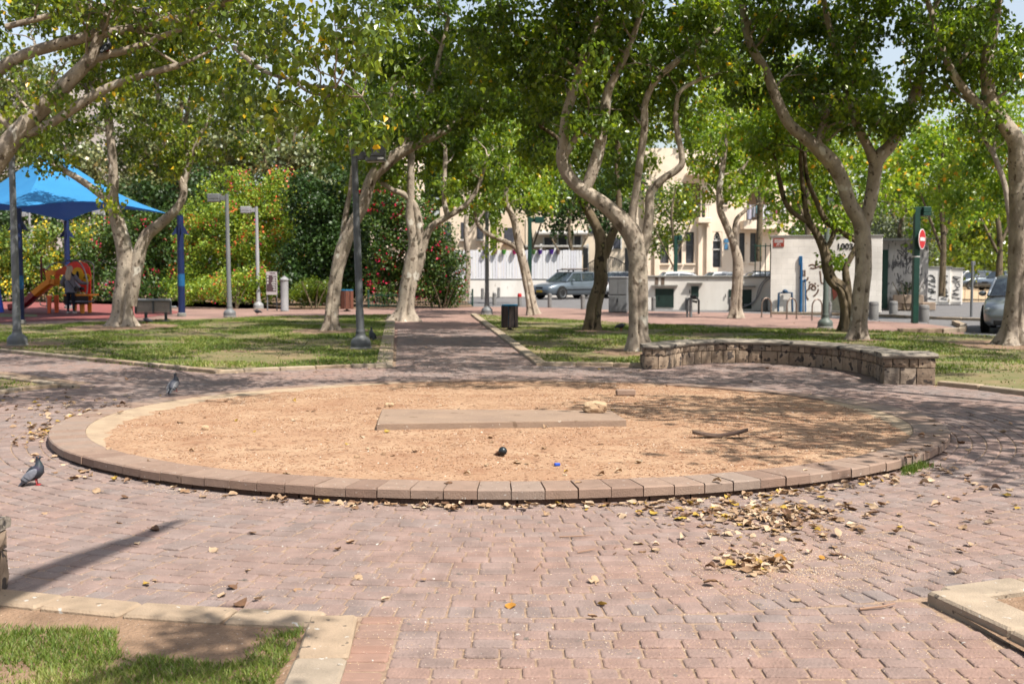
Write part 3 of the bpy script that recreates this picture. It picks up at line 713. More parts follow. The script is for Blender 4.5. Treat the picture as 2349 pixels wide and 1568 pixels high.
tree('ficus_tree', 'tall spreading ficus on the left lawn with a forked double trunk beside the bench', (283, 748), 32.4,
     [[(283, 750, 27), (284, 690, 25), (290, 620, 24), (286, 575, 22), (268, 500, 18), (258, 455, 16), (260, 400, 12), (255, 330, 11), (247, 260, 11), (240, 210, 9), (235, 130, 7)],
      [(298, 700, 18), (312, 620, 18), (330, 550, 17), (365, 515, 14), (400, 485, 12), (420, 450, 10), (417, 415, 10), (400, 395, 9), (385, 350, 8), (378, 290, 8), (365, 230, 7), (355, 165, 6), (345, 90, 5)],
      [(270, 480, 11), (235, 450, 10), (195, 420, 9), (140, 385, 8), (110, 360, 7), (85, 340, 6), (55, 320, 5)],
      [(420, 430, 7), (432, 390, 7), (445, 345, 7), (470, 290, 5), (495, 240, 5), (530, 190, 4), (560, 130, 3)],
      [(425, 410, 7), (428, 350, 6), (425, 290, 5), (440, 200, 4)]],
     [(230, 130, 150, 90), (380, 150, 140, 90), (500, 180, 110, 90, 32, .8), (350, 250, 130, 60, 32, .45), (150, 230, 90, 80, 32, .5), (560, 290, 70, 60, 33, .5), (300, -40, 330, 110, 32, .9), ('w', -6, 25.5, 9.0, 4.2, 3.2, .7, 5.5), ('w', -10, 29, 9.4, 3, 3, .7, 5), (250, 440, 40, 26, 31.5, .3), (70, 350, 40, 30, 32, .5)], 'mid', .11, 44, 6.5, seed=2)
tree('ficus_tree', 'slender ficus leaning right behind the tall lamp post on the left lawn', (757, 758), 30.2,
     [[(757, 760, 19), (762, 700, 17), (776, 610, 17), (798, 540, 18), (832, 470, 15), (853, 408, 15), (885, 376, 17), (915, 352, 17), (960, 330, 11), (1023, 298, 10), (1085, 262, 8), (1150, 232, 7), (1220, 195, 6), (1300, 150, 5)],
      [(770, 640, 9), (783, 560, 8), (795, 481, 7), (803, 440, 6), (808, 380, 4)],
      [(905, 362, 12), (925, 330, 9), (945, 292, 8), (965, 250, 8), (990, 200, 7), (1010, 120, 6), (1030, 40, 5)],
      [(850, 420, 9), (870, 360, 6), (890, 290, 5), (900, 200, 5)]],
     [(920, 120, 110, 110), (1040, 110, 130, 110), (1160, 150, 110, 90), (1080, 230, 120, 60, 30, .9), (960, 260, 90, 60, 30, .7), (800, 260, 60, 60, 30, .5), (760, 330, 80, 60, 31, .5), (1250, 180, 70, 60), (1000, -50, 240, 100, 30, .9), ('w', .6, 21.5, 8.2, 2.8, 3.8, .7, 6.5)], 'dark', .11, 46, 7.5, seed=3)
tree('ficus_tree', 'thick forked ficus with flared roots at the far end of the centre path', (932, 735), 36,
     [[(932, 737, 26), (933, 700, 22), (938, 650, 21), (946, 600, 20), (950, 560, 15), (942, 500, 13), (942, 450, 10), (943, 370, 9), (945, 300, 8), (950, 220, 6)],
      [(950, 640, 14), (965, 590, 13), (962, 560, 12), (960, 510, 11), (950, 470, 9), (925, 445, 8), (901, 436, 7), (869, 414, 5)],
      [(960, 600, 12), (972, 560, 11), (988, 522, 10), (1027, 497, 8), (1055, 480, 7), (1081, 456, 6), (1100, 420, 5), (1118, 360, 4)],
      [(1027, 497, 8), (1018, 455, 6), (1020, 400, 6), (1022, 340, 5)]],
     [(950, 320, 110, 80), (820, 400, 50, 50, 38, .6), (900, 400, 60, 40, 38, .6), (1060, 330, 110, 90), (1100, 410, 80, 60), (870, 330, 60, 70, 36, .7), (1000, 420, 50, 40, 36, .5), (1120, 270, 120, 70), (950, 200, 140, 80), ('w', 1.4, 27.5, 9.4, 2.6, 3.0, .7, 6.5)], 'dark', .12, 42, 6.5, seed=4)
tree('ficus_tree', 'small leaning ficus with a low side limb at the promenade edge behind the litter bin', (1222, 720), 40.5,
     [[(1222, 722, 14), (1214, 670, 13), (1205, 623, 12), (1193, 574, 11), (1180, 510, 9), (1168, 480, 8), (1160, 462, 7), (1163, 422, 6), (1168, 360, 5)],
      [(1196, 590, 9), (1180, 566, 7), (1150, 550, 7), (1122, 538, 6), (1100, 518, 6), (1090, 495, 5), (1092, 470, 5)]],
     [(1170, 370, 100, 80), (1230, 330, 90, 80), (1080, 330, 90, 80, 44, .8), (1130, 430, 70, 40, 43, .8), (1110, 470, 50, 36, 40, .8), (1190, 450, 60, 36, 40.5, .8), (1130, 540, 36, 30, 41, .5), (1250, 430, 60, 50, 41, .8)], 'light', .12, 40, 6.5, seed=5)
tree('ficus_tree', 'mossy dark barked ficus left of the grey cabinet', (1360, 758), 30.4,
     [[(1361, 760, 18), (1365, 700, 19), (1378, 650, 18), (1377, 605, 17), (1380, 560, 17), (1368, 520, 13), (1350, 485, 12), (1330, 450, 11), (1318, 420, 9), (1300, 370, 7), (1280, 320, 6), (1240, 290, 5)],
      [(1385, 590, 14), (1400, 550, 12), (1415, 510, 10), (1420, 470, 8), (1415, 400, 7), (1420, 330, 6)]],
     [(1330, 330, 90, 70), (1250, 330, 80, 60), (1430, 420, 50, 40, 32, .4), (1270, 260, 90, 80), (1400, 300, 80, 80), (1340, 440, 36, 30, 30, .4), (1230, 330, 40, 40, 30, .6), (1300, 150, 110, 90)], 'dark', .11, 42, 7, bark=bark_dark, seed=6)
tree('ficus_tree', 'pale ficus with a thick limb bending left next to the curved stone seat', (1464, 806), 22.6,
     [[(1464, 808, 29), (1463, 740, 25), (1464, 650, 25), (1462, 580, 25), (1450, 537, 25), (1420, 500, 22), (1384, 468, 20), (1330, 431, 18), (1299, 397, 16), (1288, 362, 15), (1292, 325, 14), (1300, 260, 13), (1322, 190, 12), (1345, 120, 11), (1375, 40, 10), (1400, -40, 8)],
      [(1340, 440, 15), (1355, 405, 16), (1372, 350, 15), (1385, 280, 15), (1395, 210, 12), (1425, 150, 9), (1450, 90, 8), (1475, 10, 7)],
      [(1453, 550, 14), (1450, 500, 11), (1462, 420, 10), (1468, 370, 10), (1478, 300, 10), (1480, 240, 9), (1500, 190, 9), (1540, 150, 8), (1600, 105, 7), (1660, 60, 5)],
      [(1470, 590, 16), (1482, 550, 14), (1490, 490, 13), (1492, 445, 12), (1515, 415, 10), (1555, 388, 9), (1565, 365, 8), (1553, 300, 8), (1550, 260, 7), (1560, 210, 6), (1610, 180, 5)],
      [(1290, 380, 8), (1300, 350, 10), (1330, 300, 8), (1350, 250, 6)]],
     [(1300, 60, 120, 90), (1200, 40, 120, 80), (1120, 150, 90, 70, 24, .8), (1430, 70, 130, 100), (1560, 60, 130, 90), (1220, 140, 80, 60), (1500, 210, 80, 60, 25, .7), (1600, 190, 90, 60, 25, .7), (1390, 230, 70, 60, 25, .6), (1240, 220, 60, 50, 24, .5), (1540, 290, 60, 50, 26, .5), (1450, 330, 60, 50, 27, .5), (1400, 390, 40, 30, 25, .35), (1100, 60, 80, 70, 22.6, .7), (1400, -130, 350, 110, 22.6, .9), ('w', 2.8, 17, 7.6, 2.6, 2.2, .7, 7), ('w', 3.6, 13.4, 7.2, 3.4, 1.0, .5, 6), ('w', 7.4, 20.5, 8.2, 3.2, 2.6, .7, 6)], 'dark', .105, 46, 8.5, seed=7)
tree('ficus_tree', 'grooved ficus with a cut stub in front of the low white wall', (1690, 728), 38,
     [[(1690, 729, 15), (1690, 690, 14), (1692, 640, 14), (1692, 595, 13), (1680, 552, 10), (1664, 513, 9), (1652, 482, 9), (1650, 440, 8), (1656, 394, 7), (1665, 330, 6), (1670, 260, 5)],
      [(1684, 560, 7), (1686, 520, 7), (1692, 500, 6), (1711, 482, 4)],
      [(1652, 470, 7), (1668, 440, 5), (1690, 410, 4), (1720, 360, 4)]],
     [(1660, 330, 90, 70), (1650, 410, 60, 40), (1720, 400, 70, 50), (1610, 280, 80, 60), (1730, 300, 80, 70), (1690, 450, 40, 24, 38, .4)], 'light', .12, 40, 6.5, seed=8)
tree('ficus_tree', 'crooked dark ficus right behind the smooth pale trunk at the seat', (1943, 762), 29.8,
     [[(1945, 764, 20), (1944, 720, 19), (1941, 690, 19), (1932, 662, 17), (1910, 645, 15), (1899, 620, 15), (1895, 590, 14), (1888, 566, 13), (1870, 530, 10), (1855, 508, 9), (1846, 464, 7), (1840, 410, 6), (1836, 350, 5)],
      [(1868, 527, 8), (1850, 508, 7), (1820, 488, 7), (1800, 460, 7), (1788, 412, 6), (1775, 350, 5)],
      [(1945, 670, 12), (1940, 628, 10), (1942, 610, 8), (1960, 575, 8), (1975, 540, 7)],
      [(1890, 575, 8), (1905, 555, 7), (1925, 500, 6), (1945, 470, 5)],
      [(1965, 552, 10), (1930, 532, 8), (1896, 508, 8), (1874, 464, 7), (1852, 410, 6), (1845, 350, 5)]],
     [(1830, 300, 90, 80), (1780, 350, 60, 60), (1870, 380, 60, 50), (1900, 290, 80, 70), (1750, 250, 80, 70), (1930, 430, 40, 30, 30, .5), (1800, 440, 40, 30, 30, .5), (1925, 590, 16, 10, 29.5, .8)], 'light', .11, 44, 7.5, bark=bark_dark, seed=9)
tree('ficus_tree', 'large smooth ficus with a V-shaped fork behind the curved stone seat', (1968, 778), 26.4,
     [[(1968, 780, 23.2), (1972, 730, 21.5), (1976, 675, 21.5), (1981, 600, 21.5), (1979, 540, 21.5), (1972, 505, 20.6), (1950, 468, 18.9), (1930, 410, 18.9), (1905, 368, 20.6), (1863, 330, 17.2), (1812, 286, 14.6), (1784, 232, 12.9), (1755, 160, 12.0), (1722, 105, 11.2), (1708, 40, 10.3), (1700, -30, 8.6)],
      [(1982, 520, 17.2), (1996, 465, 17.2), (2005, 410, 18.1), (2014, 365, 18.9), (2045, 330, 15.5), (2075, 272, 13.8), (2100, 212, 12.9), (2120, 140, 11.2), (2138, 55, 9.5), (2155, -20, 7.7)],
      [(2005, 370, 15.5), (1990, 335, 12.9), (1967, 290, 11.2), (1947, 237, 10.3), (1935, 165, 10.3), (1912, 95, 8.6), (1897, 40, 7.7), (1885, -30, 6.9)],
      [(1878, 335, 11.2), (1888, 290, 10.3), (1903, 230, 9.5), (1927, 185, 7.7), (1950, 130, 6.9), (1975, 60, 5.2)],
      [(1712, 60, 6.0), (1740, 40, 5.2), (1790, 10, 4.3)]],
     [(1700, 70, 110, 90), (1610, 100, 90, 80, 26.4, .8), (1800, 80, 110, 90), (1900, 60, 100, 80), (1960, 150, 60, 90), (1990, 60, 60, 60, 26, .8), (1840, 180, 100, 60, 29, .7), (1880, 250, 60, 50, 29, .7), (1990, 200, 60, 60, 29, .6), (1960, 290, 50, 40, 29, .4), (2080, 200, 50, 40, 29, .3), (2120, 30, 60, 50, 26, .8), (1720, 190, 70, 50), (1850, -120, 330, 100, 26, .9), ('w', 8, 15.6, 7.8, 3.2, 2.2, .7, 6), ('w', 8.4, 26.5, 9.2, 3.4, 3.0, .7, 6)], 'dark', .11, 46, 8, seed=10)
tree('ficus_tree', 'broad ficus with buttressed roots by the parked car at the lawn corner', (2325, 792), 24.5,
     [[(2325, 794, 36), (2328, 740, 31), (2334, 660, 27), (2338, 560, 26), (2338, 460, 25), (2336, 380, 24), (2330, 325, 23), (2301, 280, 20), (2270, 225, 18), (2265, 140, 16), (2280, 60, 14), (2290, -20, 11)],
      [(2290, 275, 14), (2270, 262, 13), (2222, 217, 12), (2182, 160, 10), (2155, 95, 9), (2140, 40, 8), (2120, -20, 6)],
      [(2190, 150, 7), (2220, 110, 6), (2180, 60, 6)]],
     [(2240, 70, 90, 90), (2310, 130, 60, 90, 24, .8), (2200, 140, 50, 70), (2340, 40, 50, 60, 24, .6), (2230, 240, 50, 40, 24, .5), (2150, 100, 40, 30, 24, .6), (2300, -120, 200, 90, 24.5, .8), ('w', 13.4, 19.5, 8.4, 3, 3, .7, 5.5), ('w', 15, 24.5, 9, 3, 3, .7, 5.5)], 'dark', .11, 44, 8, seed=11)
tree('ficus_tree', 'leafy ficus filling the gap above the grey path end lamp post', (1070, 690), 52, [[(1070, 690, 8), (1074, 600, 7), (1068, 520, 6), (1080, 420, 5), (1075, 330, 4)], [(1072, 540, 4), (1120, 470, 3), (1150, 420, 3)]],
     [(1070, 300, 120, 90), (1150, 400, 90, 70), (1020, 420, 80, 60), (1240, 420, 70, 60), (1130, 490, 60, 30)], 'dark', .15, 40, 5, twigs=True, seed=14)
tree('ficus_tree', 'thin twisted light green ficus behind the buttressed one', (2330, 700), 36,
     [[(2330, 700, 8), (2322, 560, 8), (2308, 440, 7), (2290, 380, 7), (2276, 348, 6), (2250, 305, 5), (2240, 285, 4)], [(2280, 350, 5), (2282, 300, 4), (2275, 240, 3)]],
     [(2240, 340, 90, 80), (2300, 260, 70, 90), (2320, 420, 60, 90), (2200, 430, 80, 70)], 'light', .12, 40, 7, seed=12)
# trees further off
BG = 'trees beyond the street'
def bg(name, label, base, Y, top, blobs, leaf, ls, per=36, dens=3.2, group=BG, bark=bark_dark, crad=.7, r=9):
    x, y = base; l = [[(x, y, r), (x + 4, y - (y - top) * .4, r * .8), (x - 5, y - (y - top) * .75, r * .6), (x + 6, top, r * .3)], [(x + 2, y - (y - top) * .35, r * .5), (x + 40, y - (y - top) * .7, r * .3)], [(x, y - (y - top) * .3, r * .5), (x - 45, y - (y - top) * .65, r * .3)]]
    return tree(name, label, base, Y, l, blobs, leaf, ls, per, dens, group, bark, False, crad, .4, True, seed=Y)
bg('leafy_tree', 'bright green tree behind the no entry sign post', (2160, 680), 44, 330, [(2150, 340, 100, 90), (2090, 420, 70, 80), (2210, 430, 90, 80), (2140, 520, 70, 40)], 'light', .17, 36, 4)
bg('leafy_tree', 'dense tree over the sandy car lot at the edge', (2290, 660), 58, 400, [(2280, 480, 90, 90), (2220, 560, 70, 50), (2330, 600, 50, 60), (2190, 480, 80, 70)], 'mid', .22, 36, 2.6)
bg('leafy_tree', 'pale tree showing between the two limbs of the V-shaped ficus', (2065, 640), 62, 300, [(2050, 330, 110, 90), (1990, 400, 90, 80), (2100, 470, 90, 60)], 'light', .24, 34, 2.4)
bg('leafy_tree', 'yellow green tree over the roof of the white kiosk', (1850, 600), 56, 300, [(1830, 340, 120, 100), (1870, 460, 80, 60), (1900, 540, 60, 40), (1960, 500, 60, 60), (1830, 500, 60, 40)], 'light', .22, 34, 2.6)
bg('leafy_tree', 'broad tree hiding the upper floors of the cream apartment block', (1740, 600), 70, 150, [(1640, 230, 130, 110), (1770, 200, 130, 100), (1700, 330, 110, 50)], 'light', .26, 34, 2.2)
bg('leafy_tree', 'round crowned street tree before the arched balcony', (1545, 690), 62, 430, [(1535, 480, 56, 70), (1510, 540, 46, 36), (1575, 450, 36, 40)], 'mid', .16, 44, 4.5, r=5)
bg('leafy_tree', 'dark street tree above the white board fence', (1310, 690), 67, 470, [(1310, 480, 80, 60), (1250, 440, 70, 60), (1370, 440, 70, 60), (1430, 430, 60, 70), (1400, 500, 50, 40)], 'deep', .2, 40, 3.6, r=7)
bg('leafy_tree', 'tree in front of the terrace house left of the dark street tree', (1215, 690), 70, 380, [(1200, 420, 80, 80), (1120, 380, 80, 80)], 'mid', .22, 34, 2.4, r=6)
bg('leafy_tree', 'tall tree crown between the centre path ficus and the pale ficus', (1290, 560), 84, 120, [(1260, 260, 170, 120), (1440, 260, 140, 130), (1100, 240, 150, 130), (1350, 380, 150, 50)], 'mid', .3, 34, 1.8)
bg('olive_tree', 'grey leaved olive tree beside the graffiti covered annex', (2068, 705), 47, 480, [(2060, 520, 66, 40), (2110, 540, 50, 50), (2030, 500, 40, 30), (2130, 590, 30, 26, 47, .6)], 'silver', .12, 50, 6, group='trees beyond the street', r=10)
TL = 'tall trees behind the playground'
bg('eucalyptus_tree', 'tall dusty olive tree above the blue shade sail', (120, 640), 86, 150, [(60, 330, 180, 130), (200, 420, 150, 90), (20, 200, 120, 90)], 'olive', .3, 40, 2.0, TL, crad=.9)
bg('eucalyptus_tree', 'tall brownish tree behind the forked limbs of the left lawn ficus', (420, 640), 80, 140, [(350, 290, 160, 100), (460, 350, 150, 90), (330, 420, 120, 60)], 'olive', .28, 42, 2.2, TL, crad=.9)
bg('eucalyptus_tree', 'dusty tree crown over the bougainvillea mound', (640, 640), 78, 140, [(600, 340, 130, 90), (700, 380, 110, 80), (560, 260, 120, 70)], 'olive', .28, 42, 2.2, TL, crad=.9)
bg('eucalyptus_tree', 'darker tree crown filling the gap behind the leaning ficus', (810, 640), 80, 140, [(780, 330, 120, 120), (880, 420, 90, 90), (860, 250, 100, 90)], 'mid', .28, 42, 2.2, TL, crad=.9)
# out-of-frame ficus crowns that shade the plaza
def shade_tree(label, tx, ty, blobs3, r=.2, per=26, ls=.16, spread=.26, bar=None):
    root = thing('ficus_tree', label, 'tree', (tx, ty, 0), group='ficus trees around the plaza')
    mb = MB(); pts = []; nodes = []
    def up(path):
        S = catmull(path, 5); mb.tube([Vector(s[:3]) for s in S], [s[3] for s in S], 10); nodes.extend([(Vector(s[:3]), s[3]) for s in S[3:]])
    up([(tx, ty, 0, r * 1.5), (tx, ty, .5, r), (tx + .1, ty, 2.5, r * .9), (tx - .1, ty + .1, 4.4, r * .75)])
    if bar: up([(tx, ty, 3.4, .13), (-.4, 0, 5.2, .13)] + bar)
    for (x, y, z, rx, ry, rz, d) in blobs3:
        d *= 1.35 if tx < 5 else 2.3
        up([(tx - .05, ty, 3.6, r * .5), ((tx + x) / 2, (ty + y) / 2, (4.2 + z) / 2 + .4, r * .4), (x, y, z, r * .2)])
        for _ in range(int(d * PI * rx * ry)):
            v = Vector((random.gauss(0, 1), random.gauss(0, 1), random.gauss(0, 1))).normalized() * random.random() ** .4
            pts.append(Vector((x + v.x * rx, y + v.y * ry, z + v.z * rz)))
    grow_twigs(mb, nodes, pts)
    o = mb.build('trunk', bark_m, root, smooth=True, auto=70); o.location = (-tx, -ty, 0)
    C_ = np.array([tuple(p) for p in pts]); n = len(C_); off = RNG.normal(0, spread, (n, per, 3)); cen = (C_[:, None] + off).reshape(-1, 3)
    me = leaf_mesh('crown', cen, ls * RNG.uniform(.7, 1.2, len(cen)), RNG.uniform(0, .9, len(cen)), False, .9)
    o = link('crown', me, LEAF['mid'], root, (-tx, -ty, 0)); TREES.append(root)
# (x, y, z, rx, ry, rz, clump density)
shade_tree('ficus standing to the right of the plaza outside the frame', 9.8, 10.2, [(5.8, 7.2, 6.6, 1.2, 1.1, .7, 2.2), (6.9, 8.6, 6.6, 1.5, 1.3, .9, 3.2), (7.8, 10.6, 6.9, 1.7, 1.5, .9, 3.6), (5.6, 10.2, 6.7, 1.5, 1.4, .9, 2.6), (7.3, 6.6, 6.5, 1.2, 1.0, .7, 2.0), (8.9, 8.7, 6.4, 1.3, 1.6, .9, 3.4), (9.4, 6.4, 6.2, 1.0, 1.0, .7, 2.2), (7.2, 13.4, 7.0, 1.5, 1.2, .8, 3.2), (4.6, 9.9, 6.8, .9, .7, .5, 2.2)])
shade_tree('ficus standing beside the camera path outside the frame', -1.5, -2.6, [(1.80, 2.30, 6.4, .28, .12, .12, 90), (1.72, 1.86, 6.4, .5, .09, .12, 60)], r=.17, per=16, ls=.10, spread=.10, bar=[(.0, 1.3, 6.0, .13), (.5, 2.3, 6.4, .125), (.87, 3.01, 6.9, .115), (1.25, 3.55, 7.3, .08), (1.6, 4.0, 7.7, .03)])
# ================================================================ BUILT OBJECTS
KA[0] = .62
grey_paint = mat('grey_paint', srgb(128, 130, 132), srgb(116, 118, 120), rough=.5, scale=3, bump=.08, bscale=60)
grey_dark = mat('grey_paint_dark', srgb(96, 98, 100), srgb(84, 86, 88), rough=.5, scale=3)
grey_light = mat('grey_paint_light', srgb(172, 172, 174), srgb(156, 156, 158), rough=.5, scale=3, bump=.1)
green_paint = mat('green_paint', srgb(22, 74, 60), srgb(16, 58, 48), rough=.5, scale=3)
concrete = mat('concrete', srgb(160, 158, 152), srgb(138, 136, 130), rough=.9, scale=4, bump=.4, spots=[(20, .68, srgb(110, 106, 100))])
KA[0] = .95
white_wall = mat('white_wall', srgb(224, 220, 214), srgb(202, 196, 188), rough=.9, scale=.8, bump=.25, bscale=40, spots=[(3.5, .70, srgb(168, 158, 144)), (11, .72, srgb(150, 142, 132))], stretch=(1, 1, .4))
KA[0] = .62
blue_dark = mat('blue_dark', srgb(22, 42, 92), srgb(18, 34, 76), rough=.45, scale=4, spots=[(12, .68, srgb(60, 80, 120))])
blue_mid = mat('blue_mid', srgb(28, 104, 156), srgb(24, 90, 140), rough=.5, scale=6)
steel = mat('steel', srgb(190, 190, 190), srgb(160, 160, 160), rough=.3, metal=.9, scale=3)
rubber = mat('tyre_rubber', srgb(34, 34, 34), srgb(26, 26, 26), rough=.8)
black = mat('black_paint', srgb(28, 28, 30), srgb(22, 22, 24), rough=.5)
white_paint = mat('white_paint', srgb(250, 248, 246), srgb(222, 220, 216), rough=.6)
glass_dark = mat('car_glass', srgb(64, 74, 80), srgb(50, 60, 66), rough=.08, spec=.9)
def lamp(label, bx, by, ypx, head=1, topy=None, mt=None, tall=None, loc=None, hs=1.0, lean=0, bell=True, square=False):
    m = mt or grey_paint
    b = loc or G(bx, ypx); hgt = tall or (P(bx, topy, b.y).z)
    t = thing('street_lamp', label, 'street lamp', (b.x, b.y, 0), group='lamp posts of the park'); t.rotation_euler = (0, lean, 0)
    mb = MB()
    if square: mb.box((0, 0, hgt / 2), (.17, .17, hgt), bev=.01)
    else:
        mb.tube([(0, 0, .0), (0, 0, .75), (0, 0, .78), (0, 0, 2.4), (0, 0, 2.42), (0, 0, hgt)], [.082, .082, .074, .074, .068, .062], 16, cap=True)
        mb.lathe([(.086, .30), (.092, .33), (.092, .36), (.084, .38)], (0, 0, 0), 16)
    mb.build('pole', m, t, smooth=True)
    if bell and not square:
        mb = MB(); mb.lathe([(.20, 0), (.205, .10), (.205, .12), (.19, .17), (.15, .215), (.11, .24), (.10, .27), (.10, .30)], n=24); mb.build('base', m, t, smooth=True)
        mb = MB(); mb.lathe([(.215, -.05), (.22, .02), (.205, .035)], n=20); mb.build('footing', concrete, t, smooth=True)
    mb = MB(); mb.box((head * .13 * hs, 0, hgt - .14), (.18 * hs, .09, .16), bev=.01); mb.build('arm', m, t)
    mb = MB(); mb.box((head * .42 * hs, 0, hgt - .08), (.40 * hs, .32, .18), bev=.02); mb.box((head * .42 * hs, 0, hgt - .21), (.39 * hs, .31, .09), bev=.01)
    h = mb.build('lamp_head', m, t)
    mb = MB(); mb.box((head * .42 * hs, 0, hgt - .26), (.34 * hs, .22, .012)); mb.build('diffuser', mat('lamp_glass', srgb(200, 200, 196), rough=.3), h)
    return t, hgt
l_, h_ = lamp('tall grey lamp post behind the thick pale limb, its bell base on the lawn edge', 40, 0, 792, -1, 350, lean=-.004)
l_, h_ = lamp('tall grey lamp post with its head turned to the trees, nearest the centre path', 828, 0, 799, 1, 342, lean=-.026, mt=grey_dark)
mb = MB(); mb.box((.54, -.157, h_ - .21), (.12, .006, .035)); mb.build('sticker', white_paint, l_)
lamp('grey lamp post between the blue steel pole and the info sign, nearer of that pair', 527, 0, 726, -1, 445, lean=-.01)
lamp('grey lamp post close to the info sign, farther of that pair', 593, 0, 707, -1, 474, mt=grey_light, lean=-.008)
lamp('pale lamp post seen beside the forked trunk over the play structure', 243, 0, 683, -1, 481, mt=grey_light)
lamp('pale lamp post rising from the yellow flowered hedge', 72, 0, 678, -1, 487, mt=grey_light)
lamp('grey lamp post behind the brown litter bin at the end of the centre path', 1117, 0, 720, -1, 460, lean=.002)
lamp('dark green square lamp post in front of the white board fence', 1215, 0, 700, 1, 498, mt=green_paint, square=True)
lamp('grey green lamp post between the arched bike racks and the pale trunk', 1893, 0, 751, 1, 447, mt=mat('lamp_green_grey', srgb(104, 114, 106), srgb(94, 104, 98), rough=.5))
lamp('dark green square lamp post in front of the apartment block', 1549, 0, 690, 1, 540, mt=green_paint, square=True, hs=.5)
# no entry sign on its own green post lamp
sl, sh = lamp('green square post with a small lamp head that carries the no entry sign', 2098, 0, 741, 1, 475, mt=green_paint, square=True, hs=.6)
mb = MB(); mb.box((0, 0, 1.96), (.18, .18, .03)); mb.build('band', white_paint, sl)
sg = thing('no_entry_sign', 'round red no entry sign with a white bar on the green post', 'road sign', (sl.location.x + .12, sl.location.y - .10, 2.47), R(52))
sign_red = mat('sign_red', srgb(206, 32, 40), srgb(196, 28, 36), rough=.5)
Mx = Matrix.Rotation(PI / 2, 4, 'X')
mb = MB(); mb.lathe([(.29, 0), (.30, .005), (.30, .018), (.29, .02)], n=40, M=Mx); mb.build('plate', white_paint, sg)
mb = MB(); mb.lathe([(.272, .02), (.272, .023)], n=40, M=Mx); mb.build('disc', sign_red, sg)
mb = MB(); mb.box((0, -.026, 0), (.40, .004, .10)); mb.build('bar', white_paint, sg)
mb = MB(); mb.tube([(0, 0, 0), (0, .06, 0)], .02, 8); mb.build('bracket', grey_dark, sg)
# plain grey pole
b = G(2228, 726); t = thing('sign_pole', 'thin plain grey pole on the far kerb past the no entry sign', 'pole', b)
mb = MB(); mb.tube([(0, 0, 0), (0, 0, P(2228, 600, b.y).z)], .045, 10); mb.build('pole', grey_paint, t, smooth=True)
mb = MB(); mb.box((0.02, 0, P(2228, 604, b.y).z), (.14, .06, .14), bev=.01); mb.build('cap', grey_paint, t)

# ---- curved stone seat
cap_m = mat('seat_cap', srgb(176, 164, 148), srgb(138, 128, 118), rough=.95, scale=2.2, bump=.8, bscale=40, spots=[(5, .60, srgb(62, 58, 56)), (24, .7, srgb(176, 164, 148))])
seatstone = rnd_mat('seat_stone', [(0, srgb(134, 114, 98)), (.4, srgb(166, 144, 122)), (.8, srgb(188, 164, 140)), (1, srgb(134, 124, 114))], rough=.95, nscale=7, namt=.3, bump=.9, bscale=28, spots=[(7, .60, srgb(88, 78, 72)), (16, .66, srgb(70, 62, 58))])
mortar = mat('seat_mortar', srgb(86, 74, 66), srgb(66, 58, 52), rough=.95, scale=10, bump=.5)
def rough_stone(mb, c, size, rz, amp=.012):
    """a split-face stone: bevelled block whose outward (-Y) face bulges unevenly"""
    nx, nz = 5, 4; x, y, z = size; T = Matrix.Translation(c) @ Matrix.Rotation(rz, 4, 'Z'); sd = random.uniform(0, 99); vs = []; fs = []
    for j in range(nz):
        for i in range(nx):
            u = i / (nx - 1); v = j / (nz - 1); e = min(u, 1 - u, v, 1 - v); edge = 1 if e == 0 else 0
            yy = -y / 2 - (0 if edge else amp * (1 + 1.2 * noise.noise(Vector((u * 3 + sd, v * 3, sd)))))
            vs.append(T @ Vector(((u - .5) * x, yy, (v - .5) * z)))
    for j in range(nz - 1):
        for i in range(nx - 1): k = j * nx + i; fs.append((k, k + 1, k + nx + 1, k + nx))
    b0 = len(vs); cor = [(-x / 2, y / 2, -z / 2), (x / 2, y / 2, -z / 2), (x / 2, y / 2, z / 2), (-x / 2, y / 2, z / 2)]
    vs += [T @ Vector(q) for q in cor]; k = (nz - 1) * nx
    fs += [tuple([b0, b0 + 1] + list(range(nx - 1, -1, -1))), tuple([b0 + 3] + list(range(k, k + nx)) + [b0 + 2]), (b0 + 3, b0 + 2, b0 + 1, b0)]
    fs += [tuple([b0] + [i * nx for i in range(nz)] + [b0 + 3]), tuple([b0 + 1] + [b0 + 2] + [i * nx + nx - 1 for i in range(nz - 1, -1, -1)])]
    mb.add(vs, fs, 0, random.random())
